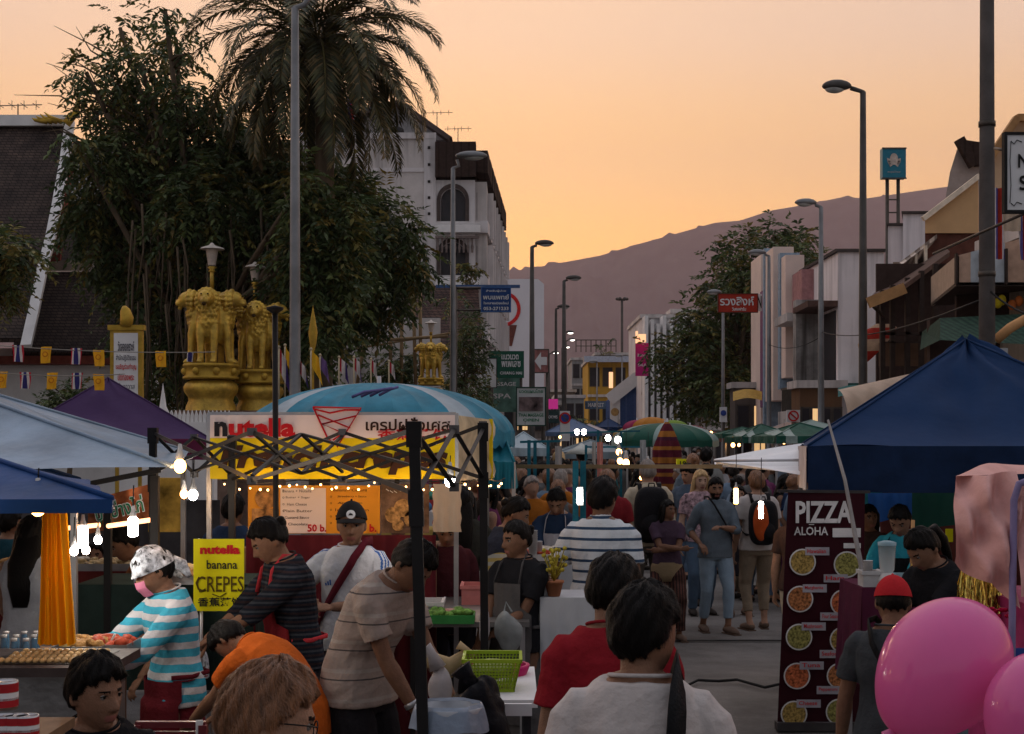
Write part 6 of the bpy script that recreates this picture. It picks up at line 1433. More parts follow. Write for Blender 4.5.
lowcanopy(484, 514, 424, 462, 12.4, tarp('teal box tarp', (.015, .16, .21), .5, .1, .15), 'teal tarp stall roof right of the food banner', dep=1.6, seed=12, val=.22, group=None)
# folded tartan umbrella
tart = stripes('tartan cloth', [(.28, .11, .025), (.09, .015, .025), (.28, .11, .025), (.09, .015, .025), (.06, .015, .03)], .42, 2, noise=.1, widths=[.22, .28, .14, .22, .14])
root = thing('folded_umbrella', (WX(667, 24), 24, 0), 'closed orange and maroon tartan umbrella standing in the crowd', 'umbrella')
b = MB(); cx_ = WX(667, 24); zt = WZ(422, 24)
def ff(u, v):
    a = u*2*math.pi; r_ = (.03+.17*min(1, v*3.2)**.7+.03*v)*(1+.16*math.sin(a*8)*min(1, v*3)); return V((cx_+r_*math.cos(a), 24+r_*math.sin(a), zt-v*1.35))
b.grid(ff, 64, 24); b.build('cloth', tart, root)
b = MB(); b.tube([(cx_, 24, 0), (cx_, 24, zt+.06)], .022, 8); b.build('pole', chrome, root)
b = MB(); b.tube([W(667, 425, 24), W(663, 440, 23.8), W(671, 452, 23.8)], .03, 6); 
# ---------------------------------------------------------------- crepe stall
yel_s = mat('yellow banner vinyl', (.80, .60, .01), .4, .06, 2, .04, 10, transl=.15); wht_s = mat('white banner vinyl', (.80, .66, .61), .45, .05, 2, .05, 10, transl=.1)
redp = mat('red print', (.50, .015, .02), .5, .05); brp = mat('dark brown print', (.045, .02, .012), .5, .05); blp = mat('black print', (.02, .018, .02), .5, .05)
root = thing('food_banner', W(335, 478, 9.6), 'wide white and yellow pancake stall banner with big red and brown lettering', 'banner'); d = 9.6
b = MB(); b.grid(lambda u, v: W(210+u*245, 415+v*23, d+.008*math.sin(u*25)), 30, 3); b.m = 1; b.grid(lambda u, v: W(210+u*245, 438+v*41, d+.008*math.sin(u*25)), 30, 4)
bd = b.build('sheet', [wht_s, yel_s], root)
e_ = d-.016
b = MB(); b.text('n', W(221, 429, e_), .095, width=.085, bold=.05); b.build('lettering', blp, bd)
b = MB(); b.text('utella', W(262, 427.5, e_), .122, width=.425, bold=.045); b.build('lettering', redp, bd)
b = MB(); b.text('เครปฝรั่งเศส', W(408, 424, e_), .085, width=.54, bold=.022); b.build('lettering', brp, bd)
b = MB(); b.text('香蕉薄饼', W(414, 434.5, e_), .075, width=.47, bold=.02); b.build('lettering', redp, bd)
b = MB(); b.text('French crepes', W(333, 460, e_), .19, width=1.47, bold=.055, shear=.22); b.build('lettering', brp, bd)
b = MB()
for pts in ([(313, 407), (361, 408), (337, 447), (327, 437), (313, 407)], [(313, 409), (330, 413), (345, 410), (361, 410)], [(318, 415), (350, 428), (333, 440)], [(356, 416), (322, 424), (345, 434)]):
    b.tube([W(x, y, e_-.006) for x, y in pts], .006, 5)
b.build('cone_drawing', redp, bd)
b = MB(); b.prism([W(313.5, 407.5, e_), W(360.5, 408.5, e_), W(337, 446.5, e_), W(327, 436.5, e_)], (0, .004, 0)); b.build('cone_fill', wht_s, bd)
b = MB(); b.grid(lambda u, v: W(456, 415+v*66, 9.62).lerp(W(493, 420+v*58, 10.9), u)+V((.02*math.sin(v*9), 0, 0)), 10, 8); b.build('side_sheet', mat('white yellow side vinyl', (.50, .42, .28), .4, .5, 2.5, .05, 10, transl=.35), root)
b = MB(); b.box(WX(489, 10.8), WX(493, 10.8), 10.75, 10.79, WZ(480, 10.8), WZ(419, 10.8)); b.build('side_edge', yel_s, root)
b = MB()
for x in (208, 456): b.bar((WX(x, d), d+.04, 0), (WX(x, d), d+.04, WZ(413, d)), .03)
b.bar(W(208, 414, d+.04), W(456, 414, d+.04), .025); b.build('frame', chrome, root)
# menu board
root = thing('menu_board', W(338, 534, 9.9), 'orange and white menu board with food photos and a 50 b. price', 'menu board'); d = 9.9
org = mat('orange print', (.75, .32, .03), .45, .12, 3, transl=.1)
b = MB(); b.box(WX(248, d), WX(380, d), d, d+.02, WZ(533.5, d), WZ(485.5, d)); bd = b.build('board', org, root)
food = mat('printed food photo', (.34, .17, .06), .45, .95, 16, .0); food2 = mat('printed waffle photo', (.34, .20, .08), .45, .9, 30)
def panel(x0, x1, y0, y1, m, nm='picture', o=.004, par=None): b = MB(); b.box(WX(x0, d), WX(x1, d), d-o-.003, d-o, WZ(y1, d), WZ(y0, d)); return b.build(nm, m, par or bd)
panel(280.5, 326, 488, 533, wht_s, 'white_panel'); panel(252, 279, 508.5, 532, food)
q = disc(266, 498, d-.006, 11*d/F); q.build('bowl_picture', food, bd)
b = MB()
for i in range(6): b.text(['Banana + Nutella', 'Butter + Sugar', 'Ham Cheese', 'Plain Butter', 'Custard Sauce', 'Chocolate'][i], W(297+(i % 2), 491+i*6.6, d-.0075), .018, width=.19-.03*(i % 3)); b.text('o', W(283.5, 491+i*6.6, d-.0075), .02)
for i in range(6): b.text(['Banana + Custard', 'Strawberry + Sauce', 'Apple Jam', 'Ice Cream', 'Honey', 'Pineapple'][i], W(350+(i % 2)*2, 490+i*6.6, d-.0075), .018, width=.22-.03*(i % 3)); b.text('o', W(331, 490+i*6.6, d-.0075), .02)
b.build('lettering', brp, bd)
b = MB(); b.text('50 b.', W(317, 528, d-.009), .05, width=.125, bold=.03); b.text('b.', W(373, 528, d-.009), .05, bold=.03); b.build('lettering', redp, bd)
root2 = thing('waffle_poster', W(404, 534, 9.9), 'poster of stuffed waffles beside the orange menu board', 'poster')
b = MB(); b.box(WX(381, d), WX(429, d), d, d+.02, WZ(533, d), WZ(484, d)); bd2 = b.build('board', mat('dim poster', (.16, .10, .07), .5, .7, 9), root2)
for x, y, r_ in ((393, 515, 8), (403, 508, 9), (413, 519, 9), (398, 525, 6)): disc(x, y, d-.005-.001*r_, r_*d/F).build('waffle_picture', food2, bd2)
b = MB(); 
for i in range(8): b.bar(W(386+i*4, 489+2*math.sin(i), d-.006), W(389+i*4, 491+2*math.sin(i), d-.006), .01, .004)
b.build('script', wl, bd2)
b = MB(); b.grid(lambda u, v: W(433+u*28, 484+v*48, 9.3)+V((.004*math.sin(v*20), .014*math.sin(u*14)*v, 0)), 14, 14); b.build('hanging_cloth', mat('cream paper sheet', (.50, .38, .27), .6, .1, 4, .3, 14, transl=.25), label='cream cloth sheet hung beside the waffle poster', cat='cloth')
# fairy lights
def spot(p, e, col, par, r=.03):
    l = bpy.data.lights.new('lamp_light', 'POINT'); l.energy = e; l.color = col; l.shadow_soft_size = r; o = bpy.data.objects.new('lamp_light', l); COL.objects.link(o); o.parent = par; o.location = V(p)-origin_of(par)
def strand(pts, n, sag, r, m, label, drops=True, name='fairy_lights', seed=0):
    rs = random.Random(seed); A, B = V(pts[0]), V(pts[1]); root = thing(name, (A+B)/2, label, 'fairy lights'); b = MB()
    line = [A.lerp(B, i/40)-V((0, 0, sag*abs(math.sin(math.pi*3*i/40)))) for i in range(41)]; b.tube(line, .004, 4); b.build('wire', wire, root)
    for t in (8, 20, 32): spot(line[t]-V((0, .06, .04)), 1.3 if n > 9 else .4, (1, .55, .24), root)
    for i in range(n):
        p = line[int((i+.5)/n*40)]+V((rs.uniform(-.02, .02), rs.uniform(-.02, .02), -rs.uniform(.01, .05))); q = MB(); q.ell(p, r*rs.uniform(.7, 1.2), 6, 5); q.build('bulb', m, root)
warmb = emis('warm bulb', (1, .48, .14), 9); whb = emis('cool bulb', (1, .90, .80), 34); warmb2 = emis('soft warm bulb', (1, .50, .18), 7)
strand((W(222, 480, 9.5), W(456, 479, 9.5)), 26, .02, .0075, warmb2, 'string of tiny warm lights under the wide banner')
strand((W(456, 480, 9.6), W(505, 478, 11.2)), 9, .02, .008, warmb2, 'short string of tiny warm lights under the side of the banner', seed=3)
# counter of the crepe stall
maroonm = mat('maroon counter cloth', (.085, .012, .018), .8, .2, 3, .3, 12)
root = thing('stall_counter', W(340, 734, 9.7), 'maroon draped counter below the menu board', 'counter')
b = MB(); b.grid(lambda u, v: W(246+u*190, 535+v*225, 9.75+.02*math.sin(u*50)), 60, 3); b.build('drape', maroonm, root); b = MB(); b.box(WX(246, 10), WX(436, 10), 9.8, 10.5, .0, WZ(548, 9.8)); b.build('top', mat('worn wood', (.20, .12, .07), .7, .3, 6, dirt=.4), root)
# black folding frame
root = thing('folding_frame', (WX(300, 6.5), 6.5, 0), 'bare black folding canopy frame with crossed bars and no roof cloth', 'frame')
FR, FL, BR, BL = W(414, 430, 5.2), W(153, 433, 8.5), W(483, 429, 7.3), W(232, 441, 9.3)
for P, bot in ((FR, W(432, 740, 5.05)), (FL, None), (BR, W(486, 690, 7.2)), (BL, None)):
    q = bot or V((P.x, P.y, 0)); 
    if bot is not None: q = V((bot.x, bot.y, 0))
    b = MB(); b.bar(q, P+V((0, 0, .02)), .038); b.bar(P.lerp(q, .10)+V((0, 0, 0)), P.lerp(q, .16), .050); b.bar(P-V((0, 0, .06)), P+V((0, 0, .03)), .052); b.build('leg', blackm, root)
def scissor(A, B, n, zt, zb, tag_):
    for i in range(n):
        a, c = A.lerp(B, i/n), A.lerp(B, (i+1)/n)
        for s in (0, 1):
            b = MB(); o = V((0, .012 if s else -.012, 0)); p = a+V((0, 0, zt if s else zb))+o; q = c+V((0, 0, zb if s else zt))+o; b.bar(p, q, .018, .012, up=(0, 1, 0)); b.build('cross_bar', blackm, root)
    for i in range(n+1):
        a = A.lerp(B, i/n)
        for z_ in (zt, zb): b = MB(); b.obox(a+V((0, 0, z_)), (.02, 0, 0), (0, .02, 0), (0, 0, .018)); b.build('joint', mat('grey plastic joint', (.10, .095, .095), .5), root)
scissor(FL, FR, 2, .0, -.22, 'a'); scissor(FR, BR, 2, .0, -.24, 'b'); scissor(BL, BR, 2, .02, -.24, 'c'); scissor(FL, BL, 2, .0, -.22, 'd')
mid1, mid2 = FL.lerp(FR, .5), BL.lerp(BR, .5); pk = mid1.lerp(mid2, .5)+V((0, 0, .02))
for a in (FR.lerp(BR, .5), FL.lerp(BL, .5), mid1, mid2):
    for z_ in (0, -.2): b = MB(); b.bar(a+V((0, 0, z_)), pk+V((0, 0, -.22-z_)), .016, .012); b.build('cross_bar', blackm, root)
b = MB(); b.tube([(WX(277, 9.2), 9.2, 0), (WX(275, 9.2), 9.2, WZ(312, 9.2))], .018, 8); b.lathe(W(275, 310, 9.2), [(.018, -.02), (.05, .0), (.055, .015), (.0, .03)], 12); b.build('black_pole', blackm, label='tall thin black pole with a pale cap before the shorter lion statue', cat='pole')
b = MB(); b.bar((WX(413, 8.6), 8.6, 0), (WX(413, 8.6), 8.6, WZ(478, 8.6)), .03); b.build('stall_post', blackm, label='short black stall post behind the polo shirt man', cat='post')
# yellow hand lettered sign
root = thing('yellow_sign', W(218, 612, 8.1), 'small yellow sheet sign with hand lettered red and black words', 'sign'); d = 8.1
b = MB(); b.box(WX(193.5, d), WX(244, d), d, d+.008, WZ(611, d), WZ(539, d)); bd = b.build('board', mat('lime yellow card', (.72, .68, .01), .5, .06, 3), root)
b = MB(); b.text('nutella', W(220, 549.5, d-.004), .05, width=.215, bold=.05); b.build('lettering', redp, bd)
b = MB(); b.text('banana', W(222, 564.5, d-.004), .048, width=.165, bold=.012); b.text('香蕉薄饼', W(220, 602, d-.004), .05, width=.24, bold=.015); b.build('lettering', blp, bd)
b = MB(); b.text('CREPES', W(220, 584, d-.004), .085, width=.255, bold=.006); b.tube([W(199, 577, d-.006), W(196, 583, d-.006), W(200, 592, d-.006), W(206, 590, d-.006)], .004, 5); b.tube([W(212, 594, d-.006), W(220, 597, d-.006), W(226, 593, d-.006)], .003, 5); b.build('lettering', mat('brown marker', (.10, .07, .01), .6), bd)
b = MB(); b.tube([(WX(200, d), d+.03, 0), (WX(200, d), d+.03, WZ(541, d))], .01, 6); b.tube([(WX(238, d), d+.03, 0), (WX(238, d), d+.03, WZ(541, d))], .01, 6); b.build('post', chrome, root)
# ---------------------------------------------------------------- pizza banner
root = thing('pizza_banner', (WX(822, 10.6), 10.6, 0), 'dark maroon pizza roll-up banner with two columns of pizza pictures', 'banner'); d = 10.6
def PBn(x, y, o=0.): k = (y-490)/240; return W(x+(822-x)*0+(-9*k if x < 822 else -3.5*k), y, d-o)
b = MB(); b.grid(lambda u, v: W(788+u*77-(11-7*u)*v, 491+v*239, d)+V((0, .01*math.sin(u*6), 0)), 10, 16); bd = b.build('sheet', mat('maroon banner vinyl', (.035, .006, .010), .5, .15, 2, .05, 10), root)
b = MB(); b.text('PIZZA', W(824, 512, d-.02), .155, width=.40, bold=.03); b.text('ALOHA', W(811, 531, d-.02), .06, width=.24, bold=.015); b.bar(W(809, 524.5, d-.02), W(814, 524.5, d-.02), .008, .005); b.build('lettering', mat('white print', (.60, .58, .57), .5), bd)
wp = MATS['white print']; b = MB(); b.box(WX(832, d), WX(860, d), d-.022, d-.018, WZ(537, d), WZ(528, d)); b.box(WX(843, d), WX(860, d), d-.022, d-.018, WZ(548, d), WZ(543, d)); b.build('price_box', wp, bd)
topp = [mat('pizza print %d' % i, c, .5, .9, 60, .0) for i, c in enumerate(((.30, .20, .06), (.34, .13, .05), (.22, .20, .06), (.38, .10, .04)))]
LF = [(802.6, 562), (800, 599), (799, 637), (797, 676), (794, 714)]; RG = [(847, 564.5), (843.6, 602.6), (843, 640), (840, 676), (839, 712)]
names = ['Hawaiian', 'Margherita', 'Mushroom', 'Tuna', 'Cheese', 'Ham', 'Four Seasons', 'Seafood', 'Pepperoni', 'Vegetable']; n_ = 0
for col, L_ in enumerate((LF, RG)):
    for i, (x, y) in enumerate(L_):
        disc(x, y, d-.018, .094).build('plate_picture', wp, bd); o = disc(x, y, d-.021, .084); o.build('pizza_picture', topp[(i+col*2) % 4], bd)
        lx = x+14 if col == 0 else x-12; ly = y-11 if col == 0 else y+13.5
        q = MB(); q.box(WX(lx-12, d), WX(lx+12, d), d-.026, d-.023, WZ(ly+4, d), WZ(ly-4, d)); lb_ = q.build('name_strip', mat('greyish strip', (.33, .31, .34), .5), bd)
        q = MB(); q.text(names[n_], W(lx, ly, d-.028), .03, width=.13, bold=.01); q.build('lettering', redp, lb_); n_ += 1
b = MB(); b.bar(W(777, 491, d), W(870, 492, d), .02); b.tube([W(822, 491, d+.05), (WX(822, d), d+.5, .01)], .012, 6); b.box(WX(776, d), WX(864, d), d-.05, d+.06, 0, .06); b.build('stand', mat('dark stand metal', (.05, .045, .045), .5), root)
# ---------------------------------------------------------------- bulbs
def bulb(px, py, d, r, kind, label, wire_to=None, name='light_bulb', group=None, socket=True, el_=None):
    p = W(px, py, d); root = thing(name, p, label, 'light bulb', group); m = {'w': whb, 'o': warmb}[kind]
    b = MB()
    if el_: b.tube([p-V((0, 0, el_)), p-V((0, 0, el_*.9)), p+V((0, 0, el_*.9)), p+V((0, 0, el_))], [r*.7, r, r, r*.7], 12)
    else: b.ell(p, (r, r, r*1.15), 12, 10)
    b.build('globe', m, root)
    top = p+V((0, 0, el_ or r*1.1))
    if d < 13.5: spot(p-V((0, r*1.3, (el_ or r)+.02)), 2.4, (1, .9, .78) if kind == 'w' else (1, .55, .22), root)
    if socket: b = MB(); b.lathe(top, [(r*.7, 0), (r*.75, r*.5), (r*.45, r*1.3), (r*.3, r*2.4), (0, r*2.5)], 10); b.build('socket', mat('white plastic', (.45, .44, .43), .4), root)
    b = MB(); b.tube([top+V((0, 0, r*2)), top+V((0.003, 0, r*2+(wire_to or .10)))], .003, 4); b.build('wire', wire, root)
    return root
bulb(38, 507, 5.5, .030, 'o', 'warm orange bulb under the corner of the deep blue roof', .05)
bulb(83, 537, 6.2, .020, 'w', 'largest white tube bulb, hung from a long grey socket by the yellow cloth', .06, el_=.045)
bulb(86, 550, 7.0, .018, 'w', 'small white bulb just under the largest one'); bulb(74, 551, 7.0, .019, 'w', 'small white bulb next to the edge of the yellow cloth'); bulb(98, 540, 7.6, .020, 'w', 'round white bulb right of the largest one')
bulb(133, 527, 6.6, .021, 'w', 'white bulb before the orange script banner', .10, el_=.042)
bulb(184, 494, 9, .024, 'o', 'warm bulb in the pair below the black frame, left one'); bulb(193, 495, 8.8, .028, 'w', 'bright bulb in the pair below the black frame, right one')
bulb(180, 466, 7.2, .030, 'o', 'warm bulb glowing at the tip of the faded blue roof', .02)
bulb(450, 481, 8.4, .030, 'w', 'white bulb under the banner at the cream cloth sheet', .05)
for i, (x, y, dd, r_, k, lb) in enumerate(((608, 438, 24, .07, 'w', 'white bulb beside the green umbrella rim'), (618, 440, 22, .075, 'w', 'white bulb left of the warm cluster'), (619, 452, 19, .060, 'o', 'top bulb of the warm cluster in the crowd'), (620, 461, 18, .055, 'o', 'lower left bulb of the warm cluster in the crowd'), (626, 463, 18.5, .07, 'o', 'lower right bulb of the warm cluster in the crowd'),
                              (648, 467, 18, .06, 'o', 'warm bulb just left of the folded tartan umbrella'), (641, 478, 18.5, .035, 'o', 'small warm bulb above the grey haired man'), (525, 447, 26, .075, 'o', 'warm bulb left of the blue frame'), (529, 450, 27, .07, 'w', 'white bulb at the top of the blue frame'), (577, 432, 33, .09, 'w', 'white bulb under the steel blue canopy, left one'), (584, 432, 33, .09, 'w', 'white bulb under the steel blue canopy, right one'),
                              (736, 496, 12.5, .020, 'o', 'long warm bulb beside the man with the orange backpack'), (761, 510, 11.5, .018, 'w', 'long white bulb hanging in front of the orange backpack'), (711, 433, 40, .07, 'o', 'warm bulb at the right rim of the green umbrella'), (733, 445, 32, .07, 'o', 'warm bulb over the heads by the white awning, left one'), (739, 445, 32, .05, 'o', 'warm bulb over the heads by the white awning, right one'),
                              (603, 446, 36, .05, 'o', 'tiny warm bulb above the conical hat'), (672, 427, 46, .06, 'o', 'tiny warm bulb near the lime umbrella'), (640, 430, 45, .06, 'o', 'tiny warm bulb under the magenta umbrella'), (560, 437, 36, .05, 'o', 'tiny warm bulb by the no parking disc'), (784, 442, 26, .05, 'o', 'tiny warm bulb under the green striped roof'))):
    bulb(x, y, dd, r_*(.62 if dd > 15 else 1), k, lb, .3, group='light bulbs over the market' if i > 40 else None, socket=dd < 20, el_=.065 if 'long' in lb else None)
root = thing('tube_lamp', W(579, 500, 12.4), 'short glowing tube lamp on the blue post', 'lamp'); b = MB(); b.tube([W(579.5, 503, 12.35), W(579.5, 489, 12.35)], .022, 10); b.build('tube', emis('tube light', (1, .95, .88), 16), root); b = MB(); b.box(WX(577, 12.4), WX(583, 12.4), 12.37, 12.42, WZ(505, 12.4), WZ(487, 12.4)); b.build('holder', mat('white plastic'), root)
b = MB(); b.tube([W(68, 528, 7.9), W(100, 525, 7.9)], .012, 8); b.build('tube_lamp', emis('warm tube', (1, .45, .2), 2.6), label='dim warm tube light behind the yellow cloth', cat='lamp')
b = MB(); b.tube([W(108, 526, 7.8), W(150, 520, 7.6)], .012, 8); b.build('tube_lamp', emis('warm tube'  , (1, .45, .2), 2.6), label='warm tube light along the foot of the orange script banner', cat='lamp')
# blue painted stall frames
teal = mat('teal painted steel', (.015, .12, .165), .45, .3, 8, .1, 30, dirt=.3)
def rack(name, posts, bars, m, label, r=.02):
    x = sum(p[0].x for p in posts)/len(posts); y = sum(p[0].y for p in posts)/len(posts); root = thing(name, (x, y, 0), label, 'rack')
    for t, bot in posts:
        b = MB(); b.bar(V((t.x, t.y, bot)), t, r*2); b.build('post', m, root)
    for a, c, mm in bars:
        b = MB(); b.bar(a, c, r*1.4); b.build('bar', mm, root)
    return root
rack('stall_rack', [(W(575.5, 461, 12.5), 0), (W(583, 461, 12.6), 0)], [(W(500, 466.5, 13.2), W(722, 466.5, 12.4), mat('bamboo')), ], teal, 'blue painted double post with a pole across it and a tube lamp', .024)
rack('stall_rack', [(W(529, 440, 17), 0), (W(535, 441, 17.2), 0), (W(548, 442, 17.5), 0)], [(W(520, 442, 17.1), W(560, 441, 17.1), teal)], teal, 'blue painted stall frame behind the red shirt', .019)
rack('stall_rack', [(W(598, 430, 26), 0), (W(586, 445, 24), 0), (W(621, 432, 26), 0)], [(W(560, 433, 26), W(640, 431, 26), teal), (W(586, 447, 24), W(640, 447, 24), teal)], teal, 'blue painted frame under the greyish tarp roof', .02)
rack('stall_rack', [(W(480, 452, 15), 0), (W(500, 455, 16), 0)], [], mat('dull red post', (.25, .06, .05), .6), 'pair of dull posts right of the food banner', .025)
# ---------------------------------------------------------------- left foreground stall
yc = mat('marigold cloth', (.72, .34, .01), .75, .18, 5, .2, 30, stretch=(3, 3, .3), transl=.25)
b = MB()
def drape(u, v):
    k = .7+.5*v; x = 54+(u-.5)*33*k+2*v; return W(x, 503+v*141, 6.0)+V((0, .030*math.sin(u*34+v*1.2)+.015*math.sin(u*61+2), .004*math.sin(u*34)))
b.grid(drape, 90, 20); b.build('yellow_cloth', yc, label='marigold yellow pleated cloth hanging from the deep blue roof', cat='cloth')
root = thing('script_banner', W(120, 530, 9), 'orange printed banner with green and white script behind the bulbs', 'banner'); d = 9
b = MB(); b.grid(lambda u, v: W(88+u*62, 500-u*16+v*(34+u*2), d+.01*math.sin(u*17)), 20, 5); bd = b.build('sheet', mat('orange food print', (.30, .09, .035), .5, .9, 5), root)
b = MB(); b.text('ปิ้งย่างไก่', W(119, 508, d-.016), .11, width=.30, bold=.05, up=(-.2, 0, 1), right=(1, 0, .22)); b.build('lettering', wl, bd)
b = MB(); b.text('ปิ้งย่างไก่', W(119, 508, d-.020), .10, width=.29, bold=.012, up=(-.2, 0, 1), right=(1, 0, .22)); b.text('อร่อย', W(108, 521, d-.02), .05, width=.12); b.build('lettering', gl, bd)
rack('stall_rack', [(W(155, 476, 7.6), 0), (W(108, 505, 8.6), 0)], [(W(88, 484, 8), W(160, 470, 8), blackm)], blackm, 'dark frame carrying the orange script banner', .02)
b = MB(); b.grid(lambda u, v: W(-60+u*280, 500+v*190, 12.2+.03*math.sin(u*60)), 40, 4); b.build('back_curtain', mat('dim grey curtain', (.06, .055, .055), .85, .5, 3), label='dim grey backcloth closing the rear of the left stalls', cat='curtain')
b = MB(); b.box(WX(148, 10.5), WX(182, 10.5), 10.5, 10.6, WZ(532, 10.5), WZ(478, 10.5)); b.build('lit_poster', mat('lit yellow print', (.45, .30, .06), .5, .8, 5), label='yellowish printed panel above the food trays by the two bulbs', cat='poster')
# counter with griddle
steelc = mat('stained steel', (.20, .195, .19), .4, .3, 4, .15, 30, metal=.7, dirt=.4)
root = thing('griddle_cart', (WX(60, 6.2), 6.2, 0), 'steel food cart with a dark griddle of round cakes', 'food cart')
def zt_(y, d): return WZ(y, d)
b = MB(); b.box(WX(-90, 5.9), WX(112, 5.9), 5.7, 6.1, .05, WZ(674, 5.7)); b.build('cabinet', steelc, root)
b = MB(); b.box(WX(-90, 5.6), WX(104, 5.6), 5.62, 6.15, WZ(674, 5.7), WZ(668, 5.62)); b.build('worktop', mat('dark edge', (.05, .04, .04), .5), root)
b = MB(); b.box(WX(2, 5.9), WX(108, 5.9), 5.70, 6.08, WZ(668, 5.62)+.002, WZ(664, 5.7)); gr_ = b.build('griddle', mat('cast iron', (.02, .018, .017), .45), root)
cake = mat('golden batter', (.50, .34, .16), .6, .35, 9, .3, 30)
zg = WZ(664, 5.7)
for r_ in range(4):
    for c in range(13):
        x = WX(14, 5.9)+c*.027+(r_ % 2)*.013; y = 5.75+r_*.085; q = MB(); q.ell((x, y, zg+.006), (.0125, .026, .012), 8, 6); q.build('round_cake', cake, gr_)
b = MB(); b.box(WX(-80, 6.8), WX(118, 6.8), 6.25, 6.95, .7, WZ(648, 6.9)); b.build('back_shelf', mat('brown shelf', (.11, .06, .035), .7, .4, 6), root)
def jar(px, py, d, r, h, m, name, label, cat, lid=None, prof=None, z=None):
    p = W(px, py, d); p.z = z or p.z; root = thing(name, p, label, cat); b = MB(); b.lathe(p, prof or [(0, 0), (r, 0), (r*1.05, h*.1), (r, h*.8), (r*.8, h*.92), (r*.8, h), (0, h)], 14); b.build('vessel', m, root)
    if lid: b = MB(); b.lathe(p+V((0, 0, h)), [(0, 0), (r*.85, 0), (r*.85, h*.14), (0, h*.14)], 14); b.build('lid', lid, root)
    return root
gls = glass('clear glass', (.7, .75, .75), .08, .45)
jar(50, 656, 6.3, .022, .065, gls, 'glass_jar', 'clear glass jar left of the row behind the griddle', 'jar', z=1.094); jar(57, 656, 6.32, .022, .068, gls, 'glass_jar', 'clear glass jar in the middle of the row behind the griddle', 'jar', z=1.094); jar(64.5, 655, 6.34, .02, .07, gls, 'glass_jar', 'clear glass jar beside the mustard bottle', 'jar', z=1.094)
jar(64, 654, 6.6, .024, .12, mat('mustard plastic', (.45, .33, .14), .4), 'sauce_bottle', 'mustard coloured sauce bottle among the glass jars', 'bottle', lid=mat('white plastic'), z=1.094)
for i in range(9):
    x = -4+i*5+(i % 2)*3; y = 662-(i % 3)*4
    jar(x, y, 6.5+(i % 3)*.12, .016, .085, glass('blue bottle', (.05, .12, .2), .1, .8), 'water_bottle', 'small bluish bottle standing in the cluster on the steel cart', 'bottle', lid=mat('white plastic'), z=1.094)['group'] = 'bluish bottles on the steel cart'
foodm = [mat('fried food', (.34, .18, .06), .6, .6, 30, .6, 60), mat('noodles', (.45, .33, .17), .6, .5, 40, .6, 80), mat('green salad', (.10, .20, .04), .6, .6, 30, .6, 50), mat('red sauce food', (.35, .06, .03), .5, .5, 30, .5, 50), mat('pale food', (.48, .42, .34), .6, .3, 30, .5, 50)]
foilm = mat('tray metal', (.3, .3, .3), .3, metal=.8)
def food_tray(px, py, d, w_, l_, fm, label, n=40, seed=0, tm=None, h=.05, cat='tray', z=None):
    rs = random.Random(seed+int(px)); p = W(px, py, d); p.z = z or p.z; root = thing('food_tray', p, label, cat)
    b = MB(); t = .006
    b.box(p.x-w_/2, p.x+w_/2, p.y-l_/2, p.y+l_/2, p.z, p.z+t); b.box(p.x-w_/2, p.x-w_/2+t, p.y-l_/2, p.y+l_/2, p.z+t, p.z+h); b.box(p.x+w_/2-t, p.x+w_/2, p.y-l_/2, p.y+l_/2, p.z+t, p.z+h)
    b.box(p.x-w_/2+t, p.x+w_/2-t, p.y-l_/2, p.y-l_/2+t, p.z+t, p.z+h); b.box(p.x-w_/2+t, p.x+w_/2-t, p.y+l_/2-t, p.y+l_/2, p.z+t, p.z+h); b.build('tray', tm or foilm, root)
    b = MB(); b.ell(p+V((0, 0, h*.5)), (w_*.44, l_*.42, h*.55), 14, 8)
    for i in range(n):
        a = V((rs.uniform(-.4, .4)*w_, rs.uniform(-.38, .38)*l_, h*(.75+.5*rs.random()))); s = rs.uniform(.014, .03)
        b.ell(p+a, (s*rs.uniform(.8, 1.9), s*rs.uniform(.8, 1.6), s*.8), 7, 5, rot=Matrix.Rotation(rs.uniform(0, 3), 3, 'Z') @ Matrix.Rotation(rs.uniform(-.6, .6), 3, 'X'))
    o = b.build('food', fm, root); o['kind'] = 'stuff'
    return root
def table(px, py, d, w_, dep, m, label, cloth=None, name='table', leg=None, cloth_drop=.6, rot=0):
    p = W(px, py, d); z = p.z; root = thing(name, (p.x, p.y, 0), label, 'table')
    b = MB(); b.box(p.x-w_/2, p.x+w_/2, p.y, p.y+dep, z-.03, z); b.build('tabletop', m, root)
    for sx_ in (-1, 1):
        for yy in (.04, dep-.04): b = MB(); b.bar((p.x+sx_*(w_/2-.04), p.y+yy, 0), (p.x+sx_*(w_/2-.04), p.y+yy, z-.03), .03); b.build('leg', leg or chrome, root)
    if cloth:
        b = MB(); x0, x1 = p.x-w_/2-.012, p.x+w_/2+.012; y0 = p.y-.012; y1 = p.y+dep+.012
        b.grid(lambda u, v: V((x0+(x1-x0)*u, y0-.015*math.sin(u*26)*v-.02*v, z+.004-cloth_drop*v)), 50, 8)
        b.grid(lambda u, v: V((x0-.015*math.sin(u*20)*v-.02*v, y0+(y1-y0)*u, z+.004-cloth_drop*v)), 24, 8); b.grid(lambda u, v: V((x1+.015*math.sin(u*20)*v+.02*v, y0+(y1-y0)*u, z+.004-cloth_drop*v)), 24, 8)
        b.grid(lambda u, v: V((x0+(x1-x0)*u, y0+(y1-y0)*v, z+.004)), 6, 6); b.build('tablecloth', cloth, root)
    return root
woodt = mat('worn wood')
table(165, 585, 8.6, 1.0, .7, woodt, 'low stall table with skewers behind the masked vendor', cloth=mat('dull green cloth', (.018, .032, .028), .8)); 
